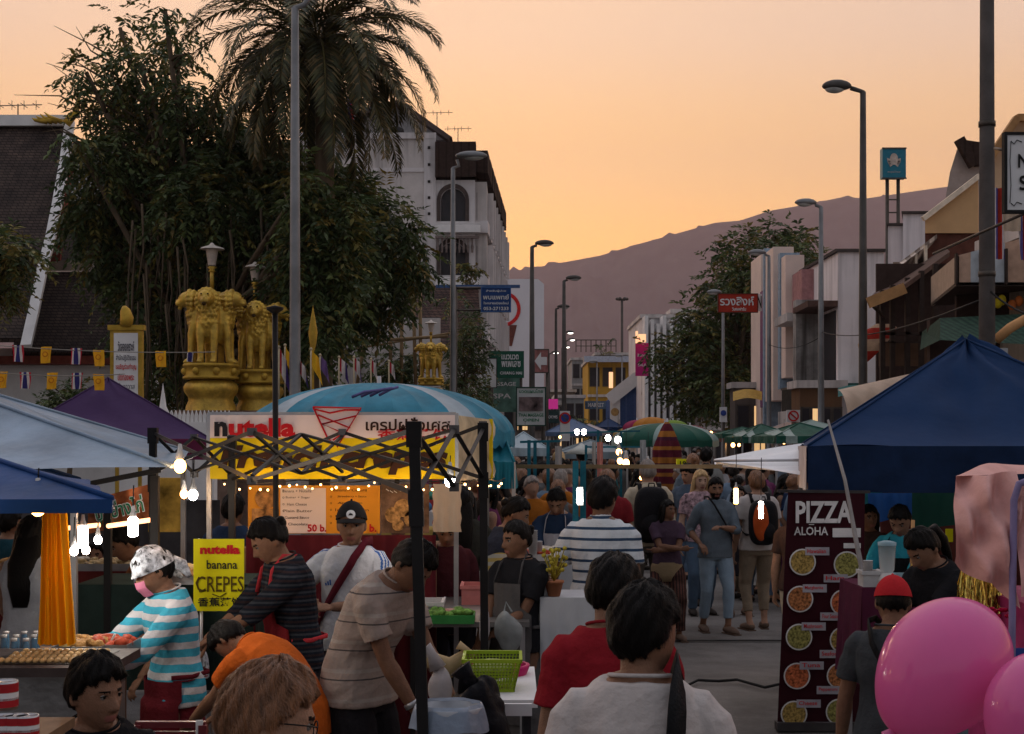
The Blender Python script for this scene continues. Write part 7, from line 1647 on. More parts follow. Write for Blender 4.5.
food_tray(182, 572, 9.0, .34, .35, foodm[1], 'tray of noodles by the two bulbs', seed=1, z=1.225); food_tray(178, 588, 8.7, .30, .3, foodm[0], 'tray of fried snacks behind the masked vendor', seed=2, z=1.225); food_tray(108, 567, 10.4, .5, .35, foodm[1], 'wide tray of shredded food left of the masked vendor', seed=3, z=1.155); food_tray(66, 578, 10.5, .35, .3, foodm[4], 'tray of pale food beside the yellow cloth', seed=4, z=1.155); food_tray(12, 590, 10.4, .3, .3, foodm[0], 'tray of fried food at the picture border', seed=41, z=1.155)
table(62, 572, 10.2, 1.35, .7, woodt, 'long stall table behind the yellow cloth', cloth=mat('dark red cloth', (.12, .02, .02), .8))
food_tray(86, 648, 6.72, .22, .3, foodm[0], 'tray of brown snacks behind the griddle', seed=5, z=1.094); food_tray(112, 636, 6.75, .2, .25, foodm[3], 'tray of reddish food behind the griddle', seed=6, z=1.094)
cr_ = mat('crimson label', (.33, .02, .025), .4); 
def can(px, py, d, label, r=.038, h=.10, z=None):
    p = W(px, py, d); p.z = z or p.z; root = thing('food_can', p, label, 'can'); b = MB(); b.lathe(p, [(0, 0), (r, 0), (r, h), (r*.93, h), (r*.93, h-.004), (0, h-.004)], 20); b.build('tin', chrome, root)
    b = MB(); b.lathe(p+V((0, 0, .008)), [(r+.001, 0), (r+.001, h*.32)], 20); b.lathe(p+V((0, 0, h*.62)), [(r+.001, 0), (r+.001, h*.32)], 20); b.m = 1; b.lathe(p+V((0, 0, h*.34)), [(r+.001, .0), (r+.001, h*.26)], 20); b.build('can_label', [cr_, paper], root)
    return root
can(3, 719, 4.6, 'red and white tin at the picture corner, the upright one on top', .045, .085, z=1.227)
for i, (x, y) in enumerate(((4, 738), (16, 742), (26, 742))): can(x, y, 4.5, ['red tin under the upright one at the corner', 'middle red tin of the lower row at the corner', 'red tin nearest the seated man in dark clothes'][i], .038, .07, z=1.155)
table(2, 742, 4.45, .2, .4, woodt, 'little table edge holding the red tins at the corner')
root = thing('maroon_chair', (WX(170, 5.6), 5.6, 0), 'back of a maroon plastic chair behind the seated man', 'chair'); d = 5.6
mp = mat('maroon plastic', (.12, .018, .022), .35, spec=.5)
b = MB(); b.box(WX(135, d), WX(205, d), d, d+.03, WZ(728, d), WZ(722, d)); b.box(WX(135, d), WX(205, d), d, d+.025, WZ(765, d), WZ(732, d)); b.build('backrest', mp, root)
b = MB(); b.box(WX(135, d), WX(205, d), d-.4, d, .42, .45); b.build('seat', mp, root)
b = MB(); b.box(WX(196, d), WX(203, d), d-.006, d, WZ(742, d), WZ(720, d)); b.build('edge_trim', paper, root)
for sx_, sy_ in ((137, 0), (203, 0), (137, -.38), (203, -.38)): b = MB(); b.bar((WX(sx_, d), d+sy_, 0), (WX(sx_, d), d+sy_, .45 if sy_ else WZ(725, d)), .03); b.build('leg', mp, root)
# ---------------------------------------------------------------- centre tables and goods
whc = mat('white tablecloth', (.38, .39, .41), .8, .08, 3, .3, 10)
table(569, 598, 8.9, .32, .45, woodt, 'small table with a white cloth beside the striped shirt man', cloth=whc, cloth_drop=.75)
table(540, 560, 11.6, .9, 1.1, woodt, 'food table with trays in front of the aproned vendor', cloth=whc)
food_tray(549, 549, 11.9, .42, .35, foodm[4], 'big tray of pale food in front of the aproned vendor', 60, seed=7, tm=mat('brown basket', (.20, .11, .05), .7), z=1.124); food_tray(537, 560, 11.6, .26, .25, foodm[3], 'tray of pinkish food beside the white cups', seed=8, tm=mat('white plastic'), z=1.124); food_tray(525, 536, 12.4, .25, .25, foodm[4], 'small pale tray at the far corner of the aproned vendor table', seed=9, z=1.124)
def cupstack(px, py, d, n, label, r=.035, z=None):
    p = W(px, py, d); p.z = z or p.z; root = thing('cup_stack', p, label, 'cups'); b = MB()
    for i in range(n): b.lathe(p+V((0, 0, i*.018)), [(r*.7, 0), (r, .09), (r*1.06, .09)], 14)
    b.build('cup', mat('white paper cup', (.6, .6, .6), .5), root)
cupstack(533, 552, 11.5, 9, 'taller stack of white paper cups on the food table', z=1.124); cupstack(538, 548, 11.6, 4, 'shorter stack of white paper cups on the food table', z=1.124)
root = thing('potted_flowers', W(554, 602, 8.95), 'small yellow flowers in a terracotta pot on the white table', 'potted plant'); p = W(554, 598, 8.95); p.z = 1.118
b = MB(); b.lathe(p, [(0, 0), (.035, 0), (.055, .08), (.06, .08), (.06, .095), (.0, .09)], 16); b.build('pot', mat('terracotta', (.30, .12, .06), .8), root)
b = MB(); rs = random.Random(3)
for i in range(26): a = rs.uniform(0, 6.28); r_ = rs.uniform(.01, .08); q = p+V((math.cos(a)*r_, math.sin(a)*r_, .15+rs.uniform(0, .14))); b.tube([p+V((0, 0, .09)), q], .003, 4); b.ell(q, .013, 6, 5)
b.build('flowers', mat('yellow green buds', (.30, .24, .03), .7, .5, 30), root)
cupstack(545, 600, 9.0, 3, 'short stack of cups beside the flower pot', z=1.118)
table(445, 622, 8.7, .98, 2.1, steelc, 'steel work table behind the polo shirt man')
root = thing('striped_chair', W(500, 640, 9.6), 'pale chair back with yellow stripes behind the woman in the grey dress', 'chair'); 
b = MB(); b.grid(lambda u, v: W(488+u*24, 556+v*55, 9.9)+V((0, .03*math.sin(u*3.1), .02*math.sin(u*3.1))), 10, 10); b.build('backrest', stripes('yellow striped plastic', [(.42, .42, .38), (.45, .35, .12)], .05, 2), root)
for x in (490, 510): b = MB(); b.bar((WX(x, 9.9), 9.9, 0), (WX(x, 9.9), 9.9, WZ(600, 9.9)), .025); b.build('leg', paper, root)
pinkp = mat('pink plastic box', (.45, .16, .15), .5); 
def openbox(name, px, py, d, w_, l_, h, m, label, cat, t=.01, flare=.0, z=None):
    p = W(px, py, d); p.z = z or p.z; root = thing(name, p, label, cat); b = MB()
    b.box(p.x-w_/2, p.x+w_/2, p.y, p.y+l_, p.z, p.z+t)
    b.box(p.x-w_/2, p.x-w_/2+t, p.y, p.y+l_, p.z+t, p.z+h); b.box(p.x+w_/2-t, p.x+w_/2, p.y, p.y+l_, p.z+t, p.z+h); b.box(p.x-w_/2+t, p.x+w_/2-t, p.y, p.y+t, p.z+t, p.z+h); b.box(p.x-w_/2+t, p.x+w_/2-t, p.y+l_-t, p.y+l_, p.z+t, p.z+h)
    b.box(p.x-w_/2-.01, p.x+w_/2+.01, p.y-.01, p.y, p.z+h-.02, p.z+h+.003); b.box(p.x-w_/2-.01, p.x-w_/2, p.y, p.y+l_+.01, p.z+h-.02, p.z+h+.003); b.box(p.x+w_/2, p.x+w_/2+.01, p.y, p.y+l_+.01, p.z+h-.02, p.z+h+.003)
    b.build('box', m, root); return root
openbox('plastic_box', 474, 600, 9.6, .16, .3, .12, pinkp, 'pinkish plastic box left of the grey dress woman', 'box', z=.995); openbox('plastic_box', 472, 578, 10.4, .24, .3, .12, mat('white plastic'), 'white plastic box above the pinkish one', 'box', z=.995)
openbox('plastic_box', 418, 606, 8.8, .28, .3, .10, mat('white plastic'), 'white lidded box on the steel work table', 'box', z=.995); openbox('plastic_box', 415, 622, 8.7, .3, .2, .05, mat('crimson plastic', (.3, .02, .05), .4), 'flat crimson box on the steel work table', 'box', z=.995)
jar(450, 612, 8.75, .035, .07, mat('pink mug', (.42, .22, .2), .5), 'mug', 'pinkish mug on the steel work table', 'mug', z=.995); jar(407, 612, 8.9, .03, .11, mat('orange sauce', (.45, .2, .05), .4), 'sauce_bottle', 'orange sauce bottle by the white lidded box', 'bottle', lid=mat('white plastic'), z=.995)
food_tray(449, 622, 8.72, .3, .25, foodm[2], 'green vegetables heap on the steel work table', seed=10, tm=mat('green plastic', (.03, .16, .04), .5), z=.995)
# green lattice basket on folding table
root = thing('plastic_basket', W(492, 699, 5.9), 'yellow green latticed plastic basket on the white folding table', 'basket'); d = 5.9; lim = mat('lime plastic', (.30, .42, .03), .4, .1, 5, .0, transl=.2)
p = W(492, 699, d); p.z = 1.055; w0, w1, l0, l1, h = .085, .115, .10, .13, .13
b = MB()
def ring(z, k, t, th):
    q = z/h; hw = w0+(w1-w0)*q; hl = l0+(l1-l0)*q
    for a, c in (((-hw, -hl), (hw, -hl)), ((hw, -hl), (hw, hl)), ((hw, hl), (-hw, hl)), ((-hw, hl), (-hw, -hl))): b.bar(p+V((a[0], a[1]+.13, z)), p+V((c[0], c[1]+.13, z)), t, th)
for z in [i*.012 for i in range(2, 10)]: ring(z, 0, .003, .004)
ring(.124, 0, .012, .014); ring(.0, 0, .01, .02); b.box(p.x-w0, p.x+w0, p.y+.03, p.y+.23, p.z, p.z+.006)
for i in range(17):
    t = -1+2*i/16
    for sg in (-1, 1): b.bar(p+V((w0*t, sg*l0+.13, 0)), p+V((w1*t, sg*l1+.13, h)), .004); b.bar(p+V((sg*w0, l0*t+.13, 0)), p+V((sg*w1, l1*t+.13, h)), .004)
b.build('lattice', lim, root); b = MB(); b.text('DIY', p+V((-.045, .027, .10)), .016, width=.02); b.build('lettering', wl, root)
b = MB(); b.ell(p+V((0, .13, .075)), (.09, .1, .04), 14, 8); b.build('contents', mat('greenish goods', (.22, .26, .08), .7, .4, 20, .5, 40), root)
b = MB(); b.lathe(W(498, 664, 6.4), [(.10, -.10), (.135, -.01), (.135, 0), (.12, 0)], 24); b.build('round_basket', mat('magenta plastic', (.42, .02, .12), .4), label='magenta round basket rim behind the latticed basket', cat='basket')
root = table(505, 700, 5.75, .25, .85, paper, 'white folding table under the latticed basket', leg=mat('dark folding leg', (.03, .03, .035), .5))
b = MB(); b.box(WX(478, 5.7), WX(532, 5.7), 5.70, 5.72, WZ(716, 5.7), WZ(704, 5.7)); b.bar(W(484, 718, 5.7), W(526, 760, 5.7), .012); b.build('apron_board', paper, root)
root = thing('bucket', (WX(449, 5.3), 5.3, 0), 'white bin lined with a clear bluish bag beside the polo shirt man', 'bin'); pb_ = V((WX(449, 5.25), 5.25, .55)); zt2 = WZ(706, 5.25)
b = MB(); b.lathe((pb_.x, pb_.y, .0), [(0, .3), (.09, .3), (.115, zt2-.02), (.12, zt2), (.112, zt2), (.10, .35)], 24); b.build('bin_shell', mat('pale bin', (.40, .42, .45), .5), root)
b = MB(); b.grid(lambda u, v: V((pb_.x+math.cos(u*6.283)*(.108+.028*v+.006*math.sin(u*40)), pb_.y+math.sin(u*6.283)*(.108+.028*v+.006*math.sin(u*40)), zt2+.012-.09*v**1.5+.008*math.sin(u*25)*v)), 60, 8); b.build('bin_liner', mat('bluish film', (.30, .36, .45), .25, .2, 8, .5, 20, transl=.3), root)
b = MB(); 
def bagf(c, r, seed):
    def f(p):
        q = noise.noise(V((p.x*9+seed, p.y*9, p.z*9)))*.25+noise.noise(V((p.x*25+seed, p.y*25, p.z*12)))*.14
        return p*(1+q)
    return f
b.ell(W(478, 725, 5.6), (.11, .12, .17), 40, 30, fn=bagf(0, 0, 3)); b.tube([W(470, 690, 5.6), W(466, 676, 5.6), W(460, 668, 5.6)], [.05, .03, .045], 12); b.build('bin_bag', mat('black plastic film', (.008, .008, .010), .45, .2, 8, .6, 20, spec=.04), label='glossy black rubbish bag between the bin and the basket', cat='bag')
b = MB(); b.ell(W(440, 685, 5.9), (.045, .05, .085), 30, 20, fn=bagf(0, 0, 8)); b.tube([W(438, 668, 5.9), W(432, 655, 5.9), W(425, 648, 5.9)], [.035, .02, .03], 12); b.build('plastic_bag', mat('white plastic film', (.45, .42, .42), .3, .1, 8, .6, 20, transl=.4), label='crumpled white bag the polo shirt man is tying', cat='bag')
b = MB(); b.tube([W(418, 655, 6.2), W(450, 668, 6.2), W(470, 652, 6.2), W(458, 645, 6.2)], [.03, .045, .03, .02], 10); b.build('paper_wrap', mat('tan paper', (.30, .22, .12), .7), label='tan paper bundle by the hands of the polo shirt man', cat='paper')
# ---------------------------------------------------------------- right foreground
bp_ = bpy.data.materials.new('pink balloon rubber'); bp_.use_nodes = True; N = bp_.node_tree.nodes; pr = N['Principled BSDF']
pr.inputs['Base Color'].default_value = (.72, .16, .42, 1); pr.inputs['Roughness'].default_value = .14; pr.inputs['Subsurface Weight'].default_value = .0; pr.inputs['Specular IOR Level'].default_value = .5
tr = N.new('ShaderNodeBsdfTranslucent'); tr.inputs[0].default_value = (.90, .30, .55, 1); ms = N.new('ShaderNodeMixShader'); ms.inputs[0].default_value = .4
lw = N.new('ShaderNodeLayerWeight'); lw.inputs[0].default_value = .35
bp_.node_tree.links.new(pr.outputs[0], ms.inputs[1]); bp_.node_tree.links.new(tr.outputs[0], ms.inputs[2]); bp_.node_tree.links.new(ms.outputs[0], N['Material Output'].inputs[0])
def balloon(px, py, d, r, ax, label):
    c = W(px, py, d); root = thing('balloon', c, label, 'balloon'); rot = V(ax).normalized().to_track_quat('Z', 'Y').to_matrix()
    def f(p):
        t = p.z/(r*1.22); k = 1-.14*max(0, -t)**1.3*(1 if t < 0 else 0)+.02*t; return V((p.x*k, p.y*k, p.z*(1.08 if t < 0 else 1)))
    b = MB(); b.ell(c, (r, r, r*1.22), 64, 44, rot=rot, fn=f); b.build('skin', bp_, root)
    b = MB(); e = c+rot @ V((0, 0, -r*1.32)); b.lathe(e, [(.006, .03), (.012, 0), (.022, -.02), (.018, -.024)], 12, ax=rot); b.build('knot', bp_, root)
    b = MB(); b.tube([e, e+V((-.02, .02, -.2)), e+V((.01, 0, -.5)), V((e.x, e.y, .6))], .0015, 4); b.build('thread', wl, root)
balloon(943, 668, 4.3, .178, (.62, .1, .72), 'large pink balloon tilted in front of the person in the red cap')
balloon(1036, 712, 4.0, .135, (.3, 0, .9), 'second pink balloon cut off by the picture corner')
pk = mat('pink quilted cloth', (.60, .34, .31), .7, .15, 4, .5, 14, transl=.1)
root = thing('pink_canopy', (WX(1010, 5), 5, 0), 'pink cloth hood of a cart at the picture border', 'cart hood')
d = 5.0; b = MB()
def pkf(u, v):
    x = 956+u*62; yt = 476-u*4+math.sin(u*5)*1.2; yb = 562+u*42+4*math.sin(u*7)
    y = yt+(yb-yt)*v; n = noise.fractal(V((u*1.6, v*1.8, 3)), 1.1, 2, 3)*.45
    return W(x-1.5*v, y, d-.10*math.sin(u*1.4)-.12*math.sin(v*2.4)*.8)+V((.012*n, .085*n+.028*math.sin(v*7+u*9)+.02*math.sin(u*13-v*8), .012*n))
b.grid(pkf, 60, 60); b.build('front_cloth', pk, root)
b = MB(); b.grid(lambda u, v: W(956+u*120, 476-4*u, d-.02).lerp(W(985+u*120, 465-2*u, d+.75), v)+V((0, 0, .02*math.sin(u*14)*math.sin(v*3))), 30, 14); b.grid(lambda u, v: W(956, 478+u*80, d).lerp(W(972, 474+u*60, d+.75), v), 10, 6); b.build('top_cloth', pk, root)
lav = mat('lavender piping', (.20, .17, .30), .6)
b = MB(); b.tube([W(1030, 480, d-.2), W(1019, 484, d-.2), W(1014, 500, d-.2), W(1013, 560, d-.2), W(1012, 640, d-.2), (WX(1012, d-.2), d-.2, .3)], .012, 8); b.build('piping', lav, root)
b = MB(); b.grid(lambda u, v: W(1018+u*70, 486+v*110, d-.2)+V((0, .03*math.sin(u*10+v*5), 0)), 20, 20); b.build('side_cloth', pk, root)
b = MB(); b.box(WX(1014, d), WX(1090, d), d-.1, d+.5, .2, WZ(600, d)); b.build('cart_body', mat('magenta cart', (.30, .03, .12), .5, .4, 6), root)
b = MB(); b.box(WX(1013, d-.2), WX(1040, d-.2), d-.2, d-.19, WZ(655, d), WZ(640, d)); b.build('blue_tag', mat('blue disc'), root)
b = MB(); rs = random.Random(8)
for i in range(520):
    x = rs.uniform(962, 1012); y0 = 572+(x-962)*.55; L_ = rs.uniform(20, 60); p0 = W(x, y0-6, 5.15+rs.uniform(0, .12)); p1 = W(x+rs.uniform(-7, 7), y0+L_, 5.1+rs.uniform(0, .15)); m_ = p0.lerp(p1, .5)+V((rs.uniform(-.01, .01), rs.uniform(-.01, .01), 0))
    s_ = V((.0016, rs.uniform(-.0016, .0016), 0)); k = len(b.v); b.add([p0-s_, p0+s_, m_-s_, m_+s_, p1-s_, p1+s_], [(0, 1, 3, 2), (2, 3, 5, 4)], False)
b.build('tinsel', mat('gold tinsel', (.75, .50, .12), .25, .6, 60, .0, metal=1.), label='gold tinsel fringe hanging under the pink hood', cat='tinsel', kind='stuff')
b = MB(); 
for i in range(9): b.ell(W(985+i*3.3, 612+4*math.sin(i*2), 5.0), (.012, .008, .008), 8, 6)
b.build('tinsel_bow', mat('red foil', (.45, .01, .06), .25, metal=.6), label='small red foil bow in the gold tinsel', cat='ornament')
# stall under navy canopy: table, blender, goods
table(928, 588, 9.3, .8, .6, woodt, 'cluttered drink table behind the pizza banner', cloth=mat('magenta table cloth', (.07, .012, .03), .7))
root = thing('blender_jug', W(887, 592, 9.2), 'kitchen blender with clear jug on the drink table', 'blender'); p = W(887, 588, 9.32); p.z = 1.133
b = MB(); b.lathe(p, [(0, 0), (.06, 0), (.055, .05), (.04, .09), (0, .09)], 16); b.build('motor_base', mat('white plastic'), root)
b = MB(); b.lathe(p+V((0, 0, .092)), [(.035, 0), (.045, .02), (.055, .17), (.056, .17)], 16); b.build('jug', gls, root); b = MB(); b.lathe(p+V((0, 0, .262)), [(.057, 0), (.057, .02), (.02, .03), (0, .03)], 16); b.build('lid', mat('pale blue lid', (.25, .36, .40), .4), root)
openbox('plastic_box', 873, 592, 9.32, .12, .15, .10, mat('white plastic'), 'white box left of the blender on the drink table', 'box', z=1.133); cupstack(868, 580, 9.4, 5, 'stack of cups at the end of the drink table', .03, z=1.133); openbox('plastic_box', 905, 590, 9.32, .1, .15, .08, mat('pale blue lid'), 'pale blue box right of the blender', 'box', z=1.133)
jar(915, 588, 9.4, .03, .14, mat('yellow gourd', (.40, .25, .05), .5), 'juice_bottle', 'yellow bottle on the drink table by the turquoise sleeve', 'bottle', z=1.133)
b = MB(); b.tube([W(913, 520, 9.6), (WX(911, 9.6), 9.6, WZ(592, 9.6))], .012, 8); b.build('wooden_pole', mat('timber board'), label='thin wooden pole by the turquoise sleeve', cat='pole')
b = MB(); b.box(WX(946, 14), WX(953, 14), 14, 14.02, WZ(542, 14), WZ(529, 14)); b.build('price_tag', mat('lime yellow card'), label='small lime price card under the dark green flap', cat='tag')
# cable across the road
b = MB(); b.tube([V((WX(600+i*20, 12.5), 12.5+.18*math.sin(i*1.3)+.1*math.sin(i*2.9), .028)) for i in range(16)], .012, 6); b.build('power_cable', wire, label='black cable lying across the bare road', cat='cable')
b = MB(); b.box(WX(620, 15.3), WX(880, 15.3), 15.2, 15.26, .012, .02); b.build('road_joint', mat('tar seam', (.02, .02, .02), .6), kind='structure')
# yellow small sign and others in the crowd
signboard('yellow_price_sign', 677, 689, 459, 468, 22, mat('lime yellow card'), 'small bright yellow price sign beside the folded tartan umbrella', [('19', 683, 463.5, 5, 6, blp)], post=(683,))
for (x0, x1, y0, y1, d, col, lb) in ((555, 562, 446, 500, 20, (.35, .34, .33), 'narrow grey cloth hung on the blue stall frame'), (597, 603, 442, 480, 23, (.45, .18, .15), 'narrow reddish cloth hung by the blue frame'), (592, 596, 442, 476, 23.5, (.45, .42, .38), 'narrow pale cloth hung by the blue frame'), (640, 646, 440, 470, 27, (.4, .4, .4), 'narrow pale cloth under the green umbrella')):
    b = MB(); b.grid(lambda u, v: W(x0+(x1-x0)*u, y0+(y1-y0)*v, d+.02*math.sin(u*9)), 8, 6); b.build('hung_cloth', cloth('hung %.2f' % col[0]+str(col[1]), col), label=lb, cat='cloth')
# stall tables with goods down both sides
rs = random.Random(17)
gc = [(.35, .05, .05), (.05, .15, .30), (.40, .28, .08), (.06, .25, .18), (.45, .42, .40), (.30, .10, .25)]
for i in range(16):
    side = i % 2; d = 16+i*2.6; x = (-1.8-.05*i+rs.uniform(-.3, .3)) if not side else (4.0+.12*i+rs.uniform(-.3, .3))
    px = 512+x*F/d; root = table(px, 440+(2.05-.78)*F/d, d, 1.5, .8, woodt, 'market table number x', cloth=cloth('stall cloth %d' % (i % 6), gc[i % 6]))
    root['label'] = ('%s clothed goods table on the %s row of the road, %s' % (['red', 'blue', 'ochre', 'green', 'white', 'plum'][i % 6], ['temple side', 'shop side'][side], ['nearest of all', 'next to nearest', 'third along', 'fourth along', 'fifth along', 'sixth along', 'seventh along', 'farthest'][i//2])); root['group'] = 'goods tables along the road'
    for k in range(5):
        m_ = cloth('goods %d' % ((i+k) % 6), gc[(i+k) % 6]); q = MB(); c = V((x-.6+k*.3, d+.3, .80)); q.ell(c+V((0, 0, .06)), (.12, .2, .1), 10, 8); o = q.build('goods', m_, root)
# ================================================================ the people
def per(px, ytop, d, **k):
    H = k.pop('H', None) or (CH+(HY-ytop)*d/F-.02)
    return person(px=px, d=d, H=H, **k)
white_t = cloth('white jersey', (.42, .385, .37)); jeans = cloth('denim', (.075, .115, .17)); darkj = cloth('dark trousers', (.022, .022, .028)); khaki = cloth('khaki trousers', (.20, .155, .11)); black_t = cloth('black jersey', (.012, .012, .014)); maroon_t = cloth('maroon cloth', (.10, .012, .018))
greyt = cloth('grey blue shirt', (.10, .125, .15)); navyt = cloth('navy cloth', (.02, .035, .07)); redt = cloth('red jersey', (.30, .025, .022)); cream_t = cloth('cream shirt', (.42, .36, .27)); ltd = cloth('light denim', (.20, .27, .34))
blkstrap = mat('black webbing', (.012, .012, .013), .6, .2, 40, .3, 120)
def glasses(c):
    b = MB(); HM = c['HM']
    for s in (1, -1):
        b.tube([HM @ V((s*.032+.021*math.cos(a), -.093, .004+.017*math.sin(a))) for a in [i*math.pi/8 for i in range(17)]], .0016, 6)
        b.tube([HM @ V((s*.053, -.092, .010)), HM @ V((s*.078, -.06, .012)), HM @ V((s*.080, .01, .010))], .0016, 6)
    b.tube([HM @ V((-.011, -.094, .006)), HM @ V((.011, -.094, .006))], .0016, 6); c['raw']('glasses', b, blackm)
def fringe(c):
    sp = c['sp']; b = MB(); b.tube([sp(.95), sp(.9), V((0, 0, .80)), V((0, 0, .72))], [.175, .2, .2, .19], 20, flat=(1, .78), up=(1, 0, 0)); c['raw']('waist_shawl', b, cloth('sand shawl', (.20, .15, .09)))
# -- nearest, backs to the camera
person(px=640, d=3.9, H=1.665, rz=174, head=(-40, 4, 0), vox=.0048, near=True, hair=('short', .017, 0), strands=26000, skin=0,
       label='man in plain white tee with a broad black strap over one shoulder', aL=(.27, .06, .82), aR=(-.27, -.02, .80), fat=1.05,
       shirt=dict(m=white_t, fit=.020, wr=.9), legs=dict(m=darkj), extra=lambda c: cross_strap(c, blkstrap, side=-1, w=.055, g=.038, sl=.03), seed=11)
person(px=612, d=5.0, H=1.66, rz=186, head=(-38, 14, 0), lean=6, vox=.006, near=True, hair=('short', .018, 0), strands=14000, label='dark haired man in a red tee right behind the white tee man',
       shirt=dict(m=cloth('crimson jersey', (.20, .012, .018)), fit=.018), legs=dict(m=darkj), seed=12)
person(px=256, d=2.95, H=1.605, rz=150, head=(-42, 14, 6), vox=.0045, near=True, hair=('short', .017, 'brown'), strands=42000, skin=1, label='brown haired person with glasses at the very bottom, closest of all to the camera',
       shirt=dict(m=cloth('drab green jersey', (.06, .07, .05))), legs=dict(m=darkj), seed=13,
       extra=lambda c: glasses(c))
person(px=97, d=5.1, H=1.70, rz=8, drop=.36, lean=12, head=(46, 0, 2), vox=.0055, near=True, hair=('short', .019, 0), strands=16000, skin=0, label='seated man in a black tee with his face turned aside',
       feet=[(.14, -.45), (-.14, -.42)], aL=(.16, -.36, .62), aR=(-.16, -.36, .62), shirt=dict(m=black_t), legs=dict(m=darkj), seed=14, kneehint=(0, -1, .4))
# -- vendor in striped top with bandana and mask
hood = stripes('turquoise striped jersey', [(.045, .30, .42), (.45, .45, .47)], .076, 2, noise=.1, warp=.05, widths=[.52, .48])
bandm = mat('patterned bandana', (.36, .38, .42), .8, 1.0, 26, .3, 60)
def bandana(c):
    HM = c['HM']; b = MB(); nn, m_ = 40, 14; vs = []
    for i in range(m_+1):
        th = .001+1.5*i/m_
        for j in range(nn):
            ph = 2*math.pi*j/nn; p = head_pt(th, ph); n = V((p.x/.0057, p.y/.0088, p.z/.0137)).normalized(); k = .020+.006*math.sin(th*9+ph*3)*math.sin(th)
            vs.append(HM @ (p+n*k+V((0, .0, .004))))
    b.add(vs, [tuple(reversed((i*nn+j, i*nn+(j+1) % nn, (i+1)*nn+(j+1) % nn, (i+1)*nn+j))) for i in range(m_) for j in range(nn)])
    b.tube([HM @ V((0, .10, .02)), HM @ V((.03, .14, -.03)), HM @ V((.05, .15, -.10))], [.03, .035, .012], 10, flat=(1, .4)); c['raw']('bandana', b, bandm)
def mask(c):
    HM = c['HM']; b = MB()
    def f(u, v):
        x = (u-.5)*.135; z = -.012-v*.088; y = -.125*math.sqrt(max(0, 1-(x/.088)**2))+.012*abs(v-.4)*2+(.012*v); return HM @ V((x, y, z))
    b.grid(f, 16, 12); c['raw']('face_mask', b, mat('pink mask', (.50, .17, .27), .7))
person(px=176, d=7.2, H=1.55, rz=-58, head=(-12, 20, 0), lean=10, vox=.0065, near=True, hair=('short', .014, 0), aL=(.10, -.46, 1.06), aR=(-.14, -.50, 1.12), curl=.9, label='vendor in turquoise striped top, patterned bandana, pink mask and maroon apron',
       shirt=dict(m=hood, sleeve='long', fit=.018), legs=dict(m=maroon_t, kind='skirt', hemz=.35, flare=.24), extra=lambda c: (bandana(c), mask(c), apron(c, maroon_t, bib=False, w=.16)), seed=15)
b = MB(); b.tube([W(103, 656, 6.75), W(115, 634, 6.7)], .005, 6); b.build('tongs', mat('white plastic'), label='white tongs in the hands of the masked vendor', cat='tongs')
per(185, 606, 8.4, rz=-50, lean=24, H=1.42, head=(-10, 30, 0), vox=.008, label='person in a patterned cap bending behind the masked vendor', hair=('short', .014, 0), shirt=dict(m=bandm, sleeve='short'), legs=dict(m=darkj), extra=bandana, aL=(.2, -.5, .8), aR=(-.1, -.5, .8), seed=16)
person(px=297, d=6.7, H=1.44, rz=-118, lean=60, head=(0, 45, 0), vox=.0065, near=True, fat=1.08, label='person in an orange shirt bent far forward behind the brown haired head', hair=('short', .015, 0), aL=(.05, -.75, .78), aR=(-.1, -.78, .75), shirt=dict(m=cloth('orange jersey', (.48, .10, .015)), fit=.02), legs=dict(m=darkj), seed=17)
plaid = stripes('dark plaid', [(.012, .016, .024), (.04, .045, .055), (.012, .014, .02), (.03, .02, .022)], .045, 2, noise=.2)
def redstraps(c): apron(c, cloth('dark red apron', (.16, .015, .02)), bib=True, strapm=cloth('bright red band', (.45, .04, .05)))
per(296, 531, 8.0, rz=-62, lean=14, head=(-8, 24, 0), H=1.66, vox=.007, near=True, hair=('up', .016, 0), label='woman with hair bun, dark plaid shirt and red apron by the yellow sign', aL=(.05, -.52, 1.02), aR=(-.12, -.50, .98), shirt=dict(m=plaid, sleeve='rolled', fit=.022), legs=dict(m=darkj), extra=redstraps, seed=18)
# -- cap man
sport = cloth('white sports jersey', (.56, .56, .58)); sblue = mat('blue trim', (.03, .10, .32), .6)
def sportpaint(ce, arms, sp):
    idx = np.zeros(len(ce)); 
    for s in (1, -1):
        S, E, T = arms[s]; S = S+V((-s*.035, .0, .055)); d_ = (E-V(S)).normalized(); L = (E-S).length
        up = V((s*.75, 0, .6)); up = (up-d_*up.dot(d_)).normalized(); sd2 = d_.cross(up)
        q = ce-np.array(S); a = q@np.array(d_); b_ = q@np.array(sd2); c_ = q@np.array(up)
        for o in (-.020, 0, .020): idx[(a > -.06) & (a < .19) & (np.abs(b_-o) < .0052) & (c_ > -.03)] = 1
    return idx
def capman(c):
    cross_strap(c, cloth('dark crimson strap', (.09, .012, .02)), side=1, w=.045, g=.028, bag=True)
    sp = c['sp']; b = MB()
    for i in range(3): x = -.105+i*.013; b.bar(sp(1.235+i*.001, x, -.1475), sp(1.25+i*.009, x-.004, -.1465), .008, .004, up=(0, 1, 0))
    c['raw']('chest_mark', b, sblue)
